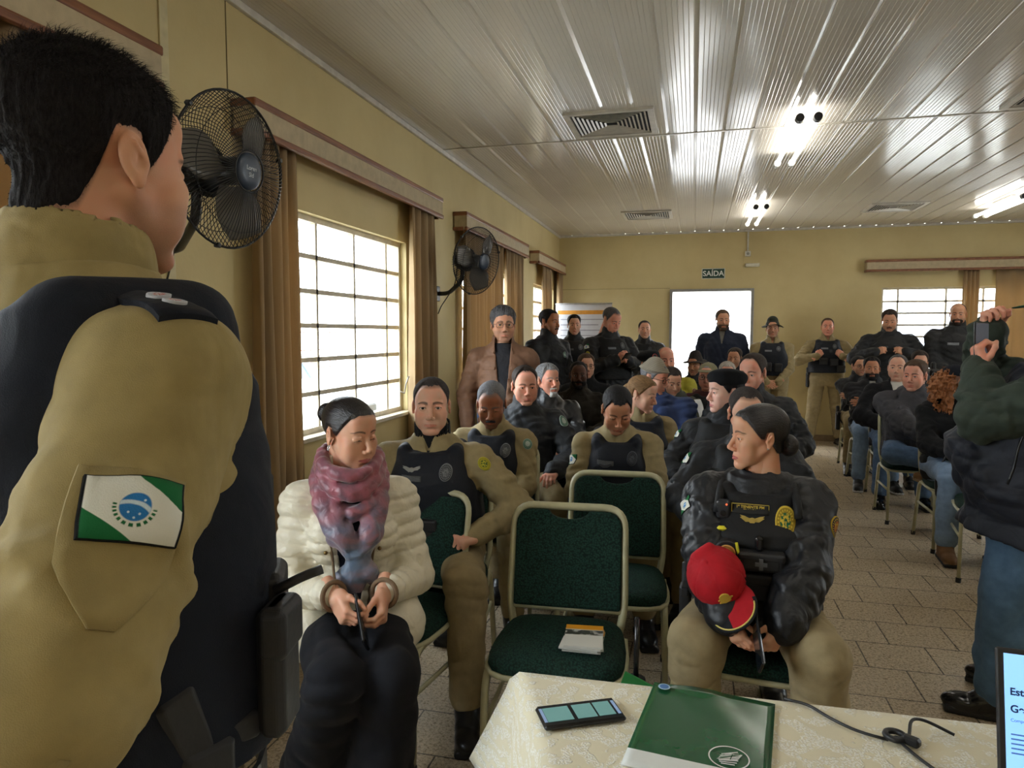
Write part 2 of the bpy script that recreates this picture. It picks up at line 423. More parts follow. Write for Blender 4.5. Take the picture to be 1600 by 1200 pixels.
HAIR_C = {}
def hair_edge(style):
    # angle from the front (deg) -> lowest z (mm) carrying hair
    if style == 'short': return [(0, 74), (22, 76), (36, 72), (50, 38), (62, 12), (70, -14), (80, -16), (84, 22), (108, 24), (116, -8), (135, -52), (180, -66)]
    if style == 'nape': return [(0, 74), (22, 76), (36, 72), (50, 38), (62, 12), (70, -14), (80, -16), (84, 22), (108, 24), (116, -14), (135, -66), (180, -90)]
    if style == 'buzz':  return [(0, 77), (20, 79), (36, 76), (50, 46), (62, 18), (70, -6), (78, -8), (84, 24), (108, 26), (118, 0), (140, -40), (180, -52)]
    if style == 'reced': return [(0, 88), (18, 90), (32, 88), (46, 68), (58, 24), (70, -10), (80, -14), (84, 22), (108, 24), (116, -8), (135, -50), (180, -62)]
    if style == 'bald':  return [(0, 190), (60, 190), (75, 60), (82, 30), (108, 28), (116, -8), (135, -50), (180, -60)]
    if style == 'sleek': return [(0, 76), (20, 74), (36, 60), (50, 36), (62, 12), (72, -4), (82, -6), (88, 20), (106, 20), (114, -12), (135, -56), (180, -66)]
    if style == 'full':  return [(0, 58), (22, 50), (38, 40), (52, 16), (64, -8), (74, -30), (84, -28), (92, -10), (106, -16), (116, -50), (140, -84), (180, -92)]
def hair(style='short', top=14, side=5, w=1.0, res=3.5, seed=1, tuft=0.0, part=0.0, extra=None, fringe=0.0, jit=1.0):
    jk = jit; key = (style, top, side, w, res, seed, tuft, part, str(extra), fringe, jit)
    if key in HAIR_C: return HAIR_C[key]
    hiy = 130+(40 if extra == 'bun' else 0)+(30 if extra == 'pony' else 0)
    f = Fld((-112, -128, -130 if extra != 'pony' else -230), (112, hiy+20, 155), res); f.F[:] = 60
    f.ell((0, 13, 38), (73*w, 91, 75), 12); f.ell((0, -30, 8), (64*w, 60, 84), 14); f.ell((0, -66, 52), (48*w, 26, 34), 18)
    f.cone((0, 22, -50), (0, 34, -240), 54, 56, 20)
    X, Y, Z = f.g((slice(None),)*3)
    ang = np.degrees(np.arctan2(np.abs(X)+0*Y, -(Y-5)))
    ed = np.array(hair_edge(style)); lim = np.interp(ang, ed[:, 0], ed[:, 1]).astype(np.float32)
    rg = np.random.RandomState(seed)
    jg = .25 if style == 'sleek' else 1.0
    lim = lim+jg*(1.3*np.sin(ang*.31+seed)+1.2*np.sin(ang*1.3+2*seed))
    dz = Z-lim
    tp = sst(Z, 20, 95)
    th = side+(top-side)*tp
    if fringe: th = th+fringe*sst(-Y, 20, 70)*sst(Z, 40, 90)
    if part: th = th-part*np.exp(-((X-22)/5)**2)*sst(Z, 60, 90)*sst(-Y+40, 0, 40)
    jit = rg.rand(*[int(v)//2+2 for v in f.n]).astype(np.float32); jit = np.repeat(np.repeat(np.repeat(jit, 2, 0), 2, 1), 2, 2)[:f.n[0], :f.n[1], :f.n[2]]
    if style != 'sleek': dz = dz-jk*jit*(7 if style == 'buzz' else 5)*np.clip(1.5-np.abs(dz)/14, 0, 1)
    th = np.where(dz > 0, np.minimum(th, -1.5+dz*(.2 if style == 'buzz' else .42)), -6)
    if tuft:
        for i in range(5):
            d = rg.normal(size=3)*np.array((1.3, .5, .8)); d *= 2*np.pi/(11+5*i)/np.linalg.norm(d)
            th = th+tuft*(.5-np.abs(np.sin(X*d[0]+Y*d[1]+Z*d[2]+rg.rand()*6)))*np.clip(dz/25, 0, 1)*(dz > 0)
    f.F = (f.F-th).astype(np.float32)
    # keep a thin shell only
    inner = Fld(f.lo, f.lo+(f.n-1)*res, res); inner.F[:] = 60
    inner.ell((0, 13, 38), (73*w, 91, 75), 12); inner.ell((0, -30, 8), (64*w, 60, 84), 14); inner.cone((0, 22, -50), (0, 34, -240), 54, 56, 20)
    n = np.minimum(f.n, inner.n); f.F = np.maximum(f.F[:n[0], :n[1], :n[2]], -(inner.F[:n[0], :n[1], :n[2]]+5)); f.n = n
    f.ax = [a[:n[i]] for i, a in enumerate(f.ax)]
    if extra == 'bun':
        f.ell((0, 126, 40), (35, 27, 35), 5); f.ell((0, 106, 38), (26, 20, 26), 6)
    if extra == 'pony':
        f.ell((0, 112, 10), (24, 22, 30), 8); f.cone((0, 122, 0), (0, 112, -190), 24, 10, 10)
    if extra == 'lowbun':
        f.ell((0, 108, -36), (44, 33, 40), 6)
    V, Q = f.net(); out = (V/1000, Q); HAIR_C[key] = out; return out
BEARD_C = {}
def beard(kind='full', w=1.0, jaw=1.0, chin=1.0, fat=0.0, res=3.2, th=7):
    key = (kind, w, jaw, chin, fat, res, th)
    if key in BEARD_C: return BEARD_C[key]
    f = Fld((-86, -128, -145), (86, 40, 10), res); f.F[:] = 60
    f.ell((0, -36, -50), (54*w*jaw+fat*6, 52, 58), 16)
    for sx in (-1, 1):
        f.cone((sx*52*w*jaw, 2, -38), (sx*20*w*jaw*chin, -72, -100), 15+fat*5, 13, 16)
        f.ell((sx*36*w*jaw, -60, -58), (22+fat*8, 20+fat*4, 26+fat*5), 14)
    f.ell((0, -74, -101), (21*chin, 18, 16), 12); f.ell((0, -74, -72), (30, 20, 25), 14); f.ell((0, -78, -66), (26, 18, 14), 8)
    X, Y, Z = f.g((slice(None),)*3); ax = np.abs(X)+0*Y+0*Z
    if kind == 'full': reg = np.minimum(np.minimum(-44-.25*np.maximum(0, 40-ax)-Z, 12-Y), Z+135)
    elif kind == 'goatee': reg = np.minimum(np.minimum(30-ax, -52-Z), np.minimum(-30-Y, Z+132))
    else: reg = np.minimum(np.minimum(27-ax, -54-.12*ax-Z), np.minimum(Z+65+.25*ax, -40-Y))
    if kind != 'mous':                                             # leave the mouth free
        reg = np.minimum(reg, np.maximum(np.maximum(ax-24, np.abs(Z+72)-9), Y+60))
    t = np.where(reg > 0, np.minimum(th, -1+reg*.9), -6)
    f.F = (f.F-t+1.6*np.sin(X*.9)*np.sin(Z*.8+Y*.5)).astype(np.float32)
    V, Q = f.net(); out = (V/1000, Q); BEARD_C[key] = out; return out
HAND_C = {}
def hand(pose='relax', side=1, res=.003, fem=False):
    """wrist at the origin, fingers along +Y, palm facing -Z; side=+1 left hand, -1 right (thumb toward side*+X)"""
    key = (pose, side, res, fem)
    if key in HAND_C: return HAND_C[key]
    f = Fld((-.085, -.07, -.115), (.085, .215, .06), res); s = side
    q = .86 if fem else 1.0
    curl = {'relax': (22, 28, 18), 'flat': (6, 8, 5), 'fist': (72, 92, 55), 'hold': (38, 48, 30), 'grip': (55, 60, 40), 'pinch': (48, 55, 25)}[pose]
    f.cone((0, -.06, 0), (0, .015, 0), .027*q, .029*q, .02)
    f.rbox((0, .05, 0), (.041*q, .045, .0145), .0135, .014)
    f.ell((s*.026, .03, -.009), (.018, .032, .017), .012)
    f.ell((-s*.028, .032, -.006), (.014, .03, .015), .012)
    base = [(.031, .088, .071, .0088), (.0105, .093, .080, .0091), (-.0105, .089, .074, .0087), (-.030, .081, .058, .0078)]
    for i, (bx, by, L, r) in enumerate(base):
        p = V3(s*bx*q, by*.97, .002); a = 0; c = [v*(1+.07*i*(pose != 'flat')) for v in curl]
        sp = s*bx*(.9 if pose in ('relax', 'flat') else .3)
        if pose == 'pinch' and i > 1: c = [v*.75 for v in c]
        r *= q
        for j, fr in enumerate((.46, .30, .24)):
            a += rad(c[j]); d = V3(sp, math.cos(a), -math.sin(a)); d /= np.linalg.norm(d)
            e = p+d*L*fr; f.cone(p, e, r*(1.06-.06*j), r*(1.0-.07*j), .0045 if j else .008); p = e
        f.ell(V3(s*bx*q, by*.97, .006), (r*1.05, r*1.15, r*.8), .006)
    tp = {'relax': [(.046, .052, -.012), (.060, .082, -.020), (.064, .106, -.028)], 'flat': [(.050, .05, -.008), (.072, .072, -.012), (.086, .09, -.014)],
          'fist': [(.040, .055, -.028), (.022, .082, -.048), (.002, .092, -.052)], 'hold': [(.046, .05, -.02), (.052, .082, -.036), (.044, .106, -.046)],
          'grip': [(.044, .05, -.026), (.044, .08, -.046), (.034, .102, -.056)], 'pinch': [(.042, .055, -.028), (.038, .088, -.046), (.030, .112, -.052)]}[pose]
    p = V3(s*.024, .018, -.006)
    for j, t in enumerate(tp):
        e = V3(s*t[0]*q, t[1], t[2]); f.cone(p, e, (.0135-.0018*j)*q, (.0118-.0018*j)*q, .006); p = e
    out = f.net(); HAND_C[key] = out; return out

SKINS = {}
def skin(name, tone, lip=None, brow=(.03,.02,.015), stub=0.0, hair_c=(.03,.025,.02), red=.12, rough=.48):
    if name in SKINS: return SKINS[name]
    m, nt, b = nodes_of(name)
    at_ = nd(nt, 'ShaderNodeAttribute', attribute_name='skinmask'); sep = nd(nt, 'ShaderNodeSeparateColor'); nt.links.new(at_.outputs['Color'], sep.inputs[0])
    co = obj_co(nt)
    n = nd(nt, 'ShaderNodeTexNoise', i_Scale=22.0, i_Detail=4.0); nt.links.new(co, n.inputs['Vector'])
    t2 = (min(1, tone[0]*(1+red*.5)), tone[1]*(1-red), tone[2]*(1-red*1.2))
    c = ramp2(nt, n.outputs['Fac'], tone, t2, .35, .75)
    n3 = nd(nt, 'ShaderNodeTexNoise', i_Scale=900.0, i_Detail=1.0); nt.links.new(co, n3.inputs['Vector'])
    lip = lip or (tone[0]*.82, tone[1]*.52, tone[2]*.52)
    c = mixc(nt, mathn(nt, 'MULTIPLY', sep.outputs[2], mathn(nt, 'MULTIPLY', mathn(nt, 'ADD', n3.outputs['Fac'], .5), stub)), c, hair_c) if stub else c
    c = mixc(nt, mathn(nt, 'MULTIPLY', sep.outputs[0], .95), c, lip)
    n4 = nd(nt, 'ShaderNodeTexNoise', i_Scale=500.0, i_Detail=2.0); nt.links.new(co, n4.inputs['Vector'])
    c = mixc(nt, mathn(nt, 'MULTIPLY', sep.outputs[1], mathn(nt, 'ADD', mathn(nt, 'MULTIPLY', n4.outputs['Fac'], .5), .55)), c, brow)
    c = mixc(nt, mathn(nt, 'MULTIPLY', at_.outputs['Alpha'], .85), c, (.02, .014, .012))
    nt.links.new(c, b.inputs['Base Color']); b.inputs['Roughness'].default_value = rough; b.inputs['Specular IOR Level'].default_value = .35
    b.inputs['Subsurface Weight'].default_value = .10; b.inputs['Subsurface Radius'].default_value = (1.0, .35, .2); b.inputs['Subsurface Scale'].default_value = .012
    bp = nd(nt, 'ShaderNodeBump', i_Strength=.12, i_Distance=.002); nt.links.new(n3.outputs['Fac'], bp.inputs['Height']); nt.links.new(bp.outputs['Normal'], b.inputs['Normal'])
    SKINS[name] = m; return m
def hairmat(name, c, rough=.62, streak=(6, 1, 6), spec=.25, c2=None):
    """strands: noise drawn out along the hair gives streaked colour and bump"""
    if name in MATS: return MATS[name]
    m, nt, b = nodes_of(name); co = obj_co(nt, streak)
    n = nd(nt, 'ShaderNodeTexNoise', i_Scale=38.0, i_Detail=5.0); nt.links.new(co, n.inputs['Vector'])
    nt.links.new(ramp2(nt, n.outputs['Fac'], tuple(v*.6 for v in c), c2 or tuple(min(1, v*1.5) for v in c), .3, .72), b.inputs['Base Color'])
    b.inputs['Roughness'].default_value = rough; b.inputs['Specular IOR Level'].default_value = spec
    bp = nd(nt, 'ShaderNodeBump', i_Strength=.55, i_Distance=.006); nt.links.new(n.outputs['Fac'], bp.inputs['Height']); nt.links.new(bp.outputs['Normal'], b.inputs['Normal'])
    MATS[name] = m; return m
EYE_ME = {}
def eye_mesh(iris):
    """an eyeball looking along -Y: white, iris and pupil as rings of its own surface"""
    if iris in EYE_ME: return EYE_ME[iris]
    R = .0121; ths = [0, .20, .24, .45, .49, .9, 1.5, 2.2, math.pi]; prof = [(R*math.sin(t), -R*math.cos(t)) for t in ths]; n = 16
    V = []; F = []; M = []
    for r_, y in prof:
        for k in range(n): a = 2*math.pi*k/n; V.append((r_*math.cos(a), y, r_*math.sin(a)))
    for i in range(len(prof)-1):
        for k in range(n):
            F.append((i*n+k, i*n+(k+1) % n, (i+1)*n+(k+1) % n, (i+1)*n+k)); M.append(0 if i < 1 else 1 if i < 3 else 2 if i == 3 else 3)
    me = bpy.data.meshes.new('eye'); me.from_pydata(V, [], F)
    ic = dict(brown=(.06, .03, .015), dark=(.02, .012, .008), blue=(.12, .2, .26), green=(.12, .14, .07))[iris]
    for m in (mat('pupil', (.004, .004, .004), .1, var=0), mat('iris '+iris, ic, .12, var=.2), mat('iris rim', (.02, .016, .014), .15), mat('eye white', (.62, .58, .55), .2, var=.03)): me.materials.append(m)
    me.polygons.foreach_set('material_index', M); me.polygons.foreach_set('use_smooth', [True]*len(F)); me.update()
    EYE_ME[iris] = me; return me
# ------------------------------------------------------------------ people
def nrm(v): v = np.array(v, float); return v/(np.linalg.norm(v)+1e-12)
def ik(Sj, W, u, f, hint):
    d = W-Sj; L = np.linalg.norm(d); L2 = min(L, (u+f)*.995); dd = d/L
    a = (u*u-f*f+L2*L2)/(2*L2); h = math.sqrt(max(u*u-a*a, 0)); hv = np.array(hint, float); hv = nrm(hv-dd*(hv@dd))
    return Sj+dd*a+hv*h, Sj+dd*L2
TORSO = [(-.13,.150,.112,.005),(-.04,.168,.122,.0),(.04,.168,.122,-.004),(.12,.158,.118,-.008),(.20,.157,.112,-.010),(.30,.172,.118,-.012),(.36,.165,.114,-.008),(.41,.138,.098,-.002),(.46,.092,.080,.006),(.515,.066,.066,.010)]
TORSO_F = [(-.13,.150,.112,.005),(-.04,.172,.122,.0),(.04,.166,.118,-.004),(.12,.142,.104,-.006),(.20,.134,.098,-.008),(.30,.148,.112,-.016),(.36,.142,.104,-.008),(.41,.118,.088,.0),(.46,.080,.072,.008),(.515,.056,.058,.010)]
class Body:
    """joints of one figure in its own frame: it stands at the origin and faces -Y; its left is +X"""
    def __init__(s, pose='sit', k=1.0, build=1.0, lean=0.0, twist=0.0, side=0.0, hyaw=0.0, hpitch=0.0, hroll=0.0, fem=False, arms=None, legs=None, belly=0.0, seat=.598, hs=1.0, nk=.9):
        s.k, s.b, s.fem, s.pose, s.belly = k, build, fem, pose, belly
        L, T = rad(lean), rad(twist)
        s.Pz = seat if pose == 'sit' else .935*k
        s.P = V3(0, 0, s.Pz); s.R = rotz(T*.6) @ roty(rad(side)) @ rotx(L)              # columns: left, back, up
        s.up = s.R[:, 2]; s.N = s.P+s.up*.505*k
        Rs = rotz(T*.4) @ s.R; s.Rs = Rs
        sw = (.160 if fem else .178)*build*k
        s.S = {1: s.P+Rs @ V3(sw, .008, .398*k), -1: s.P+Rs @ V3(-sw, .008, .398*k)}
        a = L*.5+rad(hpitch)*.45
        s.Hc = s.N+V3(math.sin(rad(side*.5))*.1, -math.sin(a)*.16-.012, math.cos(a)*.165*nk)*k
        s.HR = rotz(rad(hyaw)) @ rotx(rad(hpitch)) @ roty(rad(hroll)); s.hs = hs*min(max(k, .93), 1.04)
        u, f = .285*k, .25*k; s.E, s.W, s.hand = {}, {}, {}
        for sd in (1, -1):
            a_ = dict((arms or {}).get(sd, {})); w = V3(*a_.get('w', (sd*.26, .02, s.Pz-.10)))
            s.E[sd], s.W[sd] = ik(s.S[sd], w, u, f, a_.get('hint', (sd*.6, .7, -.3)))
            s.hand[sd] = a_
        s.hip = {1: s.P+s.R @ V3(.092*build*k, 0, -.01), -1: s.P+s.R @ V3(-.092*build*k, 0, -.01)}
        s.K, s.A, s.T = {}, {}, {}
        lg = legs or {}
        for sd in (1, -1):
            l = lg.get(sd, {})
            if pose == 'sit':
                sp = rad(l.get('spread', 8)); s.K[sd] = s.hip[sd]+V3(sd*math.sin(sp), -math.cos(sp), l.get('rise', -.05))*.43*k
                s.A[sd] = V3(s.K[sd][0]+l.get('ax', sd*.01), s.K[sd][1]+l.get('ay', .03), .095)
            else:
                s.K[sd] = V3(sd*(.105+l.get('spread', 0)*.5)*build, -.015+l.get('ay', 0)*.5, .50*k); s.A[sd] = V3(sd*(.115+l.get('spread', 0))*build, .02+l.get('ay', 0), .095)
            if 'k' in l: s.K[sd] = V3(*l['k'])
            if 'a' in l: s.A[sd] = V3(*l['a'])
            s.T[sd] = rad(l.get('toe', sd*9))
    def prof(s, lo=-9, hi=9):
        pr = [(h*s.k, w*s.k*(1+(s.b-1)*1.1), (d+s.belly*math.exp(-((h-.10)/.13)**2))*s.k*(1+(s.b-1)*.9), sh*s.k-s.belly*.75*math.exp(-((h-.10)/.13)**2)) for h, w, d, sh in (TORSO_F if s.fem else TORSO)]
        hs = [p[0] for p in pr]
        if lo > -9 or hi < 9:
            f = lambda h: tuple([h]+[float(np.interp(h, hs, [p[i] for p in pr])) for i in (1, 2, 3)])
            lo, hi = max(lo*s.k, hs[0]), min(hi*s.k, hs[-1]); pr = [f(lo)]+[p for p in pr if lo < p[0] < hi]+[f(hi)]
        return pr
    def tp(s, x, y, h): return s.P+s.R @ V3(x, y, h*s.k)                              # torso point
def torso_field(B, res, th=0.0, lo=-9, sleeves=True, cuff=.93, arm=1.0, pad=.09, hi=9, short=None):
    pts = [B.P-.2, B.P+.2, B.N+.1, B.N-.1, B.Hc+V3(.1,.1,-.02), B.Hc-.1]+[p for d in (B.E, B.W, B.S) for p in d.values()]
    pts = np.array(pts); f = Fld(pts.min(0)-pad-th, pts.max(0)+pad+th, res)
    f.loft(B.P, B.R, B.prof(lo, hi), .01, off=th)
    k = B.k
    if B.fem:
        for sd in (1, -1): f.ell(B.tp(sd*.070*B.b, -.088, .315), V3(.064, .056, .064)*k+th*.7, .03, R=B.R)
    for sd in (1, -1):
        ne = B.P+B.Rs @ V3(sd*.050, .012, .458*k)
        f.cone(ne, B.S[sd], .042*k+th*.5, .054*k+th, .04)
        if sleeves:
            q = (.9 if B.fem else 1.0)*arm*(1+(B.b-1)*.6)
            f.cone(B.S[sd], B.E[sd], .057*k*q+th, .046*k*q+th, .03)
            e = B.E[sd]+(B.W[sd]-B.E[sd])*cuff
            if short is None: f.cone(B.E[sd], e, .047*k*q+th, .031*k*q+th, .018)
    return f
def hand_R(B, sd):
    a = B.hand[sd]; y = nrm(a['dir'] if 'dir' in a else B.W[sd]-B.E[sd]); p = np.array(a.get('palm', (-sd*.8, 0, -.6)), float)
    z = -nrm(p-y*(p@y)); return np.stack([np.cross(y, z), y, z], 1)
def make_person(label, B, root_loc, rz, skinm, hkw, name='person', res=.006, hres=2.8, eyes='dark', group=None, cat='person', hands=True, gaze=(0, 0)):
    """the body: one mesh (head, neck, hands and the frame under the clothes); returns the object"""
    V, Q, mk = head(res=hres, female=B.fem, **hkw)
    hv = (V*B.hs) @ B.HR.T+B.Hc; parts = [(hv, Q)]
    f = torso_field(B, .014, th=-.014)
    f.cone(B.N-B.up*.02, B.Hc-V3(0, 0, .05), .045, .042, .02)
    f2 = Fld(np.minimum.reduce([B.P-.3]+list(B.K.values())+list(B.A.values()))-.12, np.maximum.reduce([B.P+.2]+list(B.K.values())+list(B.A.values()))+.12, .014)
    f2.ell(B.P, (.14*B.b, .10, .11), .03)
    for sd in (1, -1):
        f2.cone(B.hip[sd], B.K[sd], .062*B.b, .044, .03); f2.cone(B.K[sd], B.A[sd], .044, .032, .02); f2.cone(B.A[sd], B.A[sd]+rotz(B.T[sd]) @ V3(0, -.11, -.05), .03, .025, .02)
    parts += [f.net(), f2.net()]
    if hands:
        for sd in (1, -1):
            a = B.hand[sd]
            if a.get('hide'): continue
            hV, hQ = hand(a.get('pose', 'relax'), sd, .0028 if res < .0065 else .004, B.fem)
            parts.append((hV*B.k @ hand_R(B, sd).T+B.W[sd], hQ))
    V2, Q2 = join(*parts); attr = np.zeros((len(V2), 4), np.float32); attr[:len(mk)] = mk
    o = raw_mesh(name, V2, Q2, skinm, attr=attr); o.location = root_loc; o.rotation_euler = (0, 0, rz)
    tag(o, label, cat, group)
    for sx in (-1, 1):
        e = bpy.data.objects.new('eye', eye_mesh(eyes)); COL.objects.link(e); e.parent = o
        e.location = B.Hc+B.HR @ (V3(sx*.031, -.0745, -.001)*B.hs)
        e.rotation_euler = Matrix((B.HR @ rotz(rad(gaze[0])) @ rotx(rad(gaze[1]))).tolist()).to_euler(); e.scale = (B.hs,)*3
    return o
HM_CACHE = {}
def on_head(o, B, name, VQ, m, mi=None):
    V, Q = VQ; k = (id(V), m.name if not isinstance(m, (list, tuple)) else m[0].name)
    if k in HM_CACHE:
        ob = bpy.data.objects.new(name, HM_CACHE[k]); COL.objects.link(ob); ob.parent = o
    else:
        ob = raw_mesh(name, V, Q, m, o, mi=mi); HM_CACHE[k] = ob.data
    return head_tf(ob, B)
def head_tf(ob, B):
    ob.location = B.Hc; ob.rotation_euler = Matrix(B.HR.tolist()).to_euler(); ob.scale = (B.hs,)*3; return ob
def sleeve_folds(f, B, th, q, seed, n=7, cuff=.94, size=1.0):
    """slanting creases round each sleeve, closest together at the elbow"""
    rg = np.random.RandomState(seed+77)
    for sd in (1, -1):
        for a, b, r0, r1, lo, hi in ((B.S[sd], B.E[sd], .057, .046, .15, 1.0), (B.E[sd], B.W[sd], .047, .031, .0, cuff-.12)):
            d = nrm(b-a); R = frame(d); L = np.linalg.norm(b-a)
            for i in range(n):
                u_ = rg.rand(); t = lo+(hi-lo)*(u_**.6 if r0 > .05 else u_**1.5); a0 = rg.uniform(0, 6.28); span = rg.uniform(1.2, 2.6); sl = rg.uniform(-.35, .35)*.16/L; P = []
                for s_ in np.linspace(0, 1, 6):
                    tt = np.clip(t+sl*(s_-.5)*2+.03*math.sin(s_*5+i), lo, hi); rr = ((r0+(r1-r0)*tt)*B.k*q+th)-.003; an = a0+span*s_
                    P.append(a+(b-a)*tt+R @ V3(math.cos(an), math.sin(an), 0)*rr)
                rad_ = rg.uniform(.0065, .0105)*size
                for j in range(5): w0, w1 = math.sin(math.pi*(j+.25)/5.5), math.sin(math.pi*(j+1.25)/5.5); f.cone(P[j], P[j+1], rad_*w0, rad_*w1, .013*size)
def top(o, B, m, name='jacket', th=.016, res=.006, lo=-.12, collar='stand', wr=.006, wl=.09, seed=1, open_=None, cuff=.94, arm=1.0, quilt=0.0, hi=9, cuffband=0.0, ch=.05, extra=None, short=None, notch=False, folds=7, fsize=1.0):
    f = torso_field(B, res, th, lo, True, cuff, arm, hi=hi, short=short)
    up = B.up; k = B.k; nv = nrm(B.Hc-B.N)
    if cuffband:
        for sd in (1, -1):
            d = nrm(B.W[sd]-B.E[sd]); e = B.E[sd]+(B.W[sd]-B.E[sd])*cuff; f.cone(e-d*.02, e+d*.02, .036*k+th*.8+cuffband, .034*k+th*.8+cuffband, .008)
    if extra: extra(f)
    if folds and not quilt: sleeve_folds(f, B, th, (.9 if B.fem else 1.0)*arm*(1+(B.b-1)*.6), seed, folds, cuff, fsize)
    if quilt:                                                     # stitched channels across torso and sleeves
        X, Y, Z = f.g((slice(None),)*3); w = (X-B.P[0])*up[0]+(Y-B.P[1])*up[1]+(Z-B.P[2])*up[2]+0*f.F
        ph = w
        for sd in (1, -1):
            for a, b in ((B.S[sd], B.E[sd]), (B.E[sd], B.W[sd])):
                d = b-a; L = np.linalg.norm(d); d = d/L
                t = (X-a[0])*d[0]+(Y-a[1])*d[1]+(Z-a[2])*d[2]
                r2 = (X-a[0]-t*d[0])**2+(Y-a[1]-t*d[1])**2+(Z-a[2]-t*d[2])**2
                ph = np.where((r2 < .0075) & (t > -.02) & (t < L+.03), t, ph)
        f.F += (quilt*(1-np.abs(np.sin(ph*np.pi/.042))**.5*1.0)).astype(np.float32)
    if wr: f.wrinkle(wr, wl, seed)
    nb = B.N-up*.035
    if collar == 'stand':
        f.cone(nb, B.N+nv*ch, .078*k+th*.5, .072*k+th*.4, .02)
    if collar == 'shirt':
        f.cone(nb, B.N+nv*.035, .078*k+th*.4, .074*k+th*.4, .02)
        for sd in (1, -1): f.cone(B.N+B.Rs @ V3(sd*.03, -.075, .005), B.N+B.Rs @ V3(sd*.07, -.095, -.055), .013, .008, .012)
    if collar == 'lapel':
        for sd in (1, -1): f.cone(B.N+B.Rs @ V3(sd*.055, -.03, .03), B.tp(sd*.075, -.13-B.belly*.2, .33), .018, .012, .012)
        f.cone(B.N+V3(-.05, .05, .02), B.N+V3(.05, .05, .02), .022, .022, .02)
    if collar == 'hood':
        f.ell(B.N+V3(0, .085, .0), (.11, .05, .06), .03); f.cone(nb, B.N+nv*.03, .085, .08, .02)
        for sd in (1, -1): f.cone(B.N+V3(sd*.085, .04, .015), B.N+V3(sd*.05, -.075, -.02), .026, .02, .02)
    if collar == 'round': f.cone(nb, B.N+nv*.015, .066*k, .062*k, .012)
    f.cone(B.N-up*.05+V3(0, -.012, 0), B.N+nv*.16, (.052 if B.fem else .058)*k, .062*k, .006, 's')
    if notch: f.cone(B.N+B.Rs @ V3(0, -.085, -.035), B.N+B.Rs @ V3(0, -.10, .06), .008, .042, .006, 's')
    if open_:                                                     # front left open, a wedge wider at the neck
        w0, w1, h0 = open_
        X, Y, Z = f.g((slice(None),)*3); x, y, z = X-B.P[0], Y-B.P[1], Z-B.P[2]
        u = x*B.R[0, 0]+y*B.R[1, 0]+z*B.R[2, 0]; v = x*B.R[0, 1]+y*B.R[1, 1]+z*B.R[2, 1]; h = x*B.R[0, 2]+y*B.R[1, 2]+z*B.R[2, 2]
        ww = w0+(w1-w0)*np.clip((h-h0)/(.50*k-h0), 0, 1)
        cut = np.maximum(np.maximum(np.abs(u)-ww, v+.03), h0-h)
        f.F = np.maximum(f.F, -cut).astype(np.float32)
    V, Q = f.net(); ob = raw_mesh(name, V, Q, m, o)
    return ob, bvh_of(V, Q)
def trousers(o, B, m, name='trousers', res=.007, th=.016, wr=.007, wl=.10, seed=3, flare=0.0, hem=.90, top_h=.06, tight=1.0):
    pts = np.array([B.P-.2, B.P+.2]+list(B.K.values())+list(B.A.values()))
    f = Fld(pts.min(0)-.13, pts.max(0)+.13, res); b = B.b*tight; k = B.k
    pr = B.prof(-.13, top_h); f.loft(B.P, B.R, pr, .02, off=th*.6)
    for sd in (1, -1):
        f.cone(B.hip[sd]-V3(0, 0, .0), B.K[sd], .082*b*k+th*.5, .058*b*k+th, .045)
        e = B.K[sd]+(B.A[sd]-B.K[sd])*hem
        f.cone(B.K[sd], e, .058*b*k+th, (.046+flare)*b*k+th, .02)
    if B.pose == 'sit': f.ell(B.P+V3(0, .02, -.03), (.165*b, .12, .075), .04)
    f.wrinkle(wr, wl, seed)
    V, Q = f.net(); return raw_mesh(name, V, Q, m, o), bvh_of(V, Q)
def shoes(o, B, m, sole, kind='boot', res=.006, name=None):
    out = []
    for sd in (1, -1):
        A = B.A[sd]; R = rotz(B.T[sd]); g = lambda x, y, z: V3(A[0], A[1], 0)+R @ V3(x, y, z)
        f = Fld((A[0]-.22, A[1]-.28, -.01), (A[0]+.22, A[1]+.24, .36), res)
        if kind == 'boot': f.cone(A+V3(0, 0, -.01), A+nrm(B.K[sd]-A)*.17, .049, .052, .02)
        f.cone(g(0, .045, .05), g(0, -.06, .055), .043, .043, .02); f.ell(g(0, -.115, .042), (.047, .085, .038), .02, R=R); f.cone(A, g(0, -.06, .06), .042, .04, .02)
        f.rbox(g(0, -.055, .014), (.046, .135, .015), .012, .01, R=R); f.rbox(g(0, .055, .012), (.04, .035, .013), .01, .008, R=R)
        X, Y, Z = f.g((slice(None),)*3); f.F = np.maximum(f.F, -Z+.001+0*f.F)
        V, Q = f.net(); zc = V[:, 2][Q].mean(1)
        out.append(raw_mesh(name or kind, V, Q, [m, sole], o, mi=(zc < .024).astype(np.int32)))
    return out
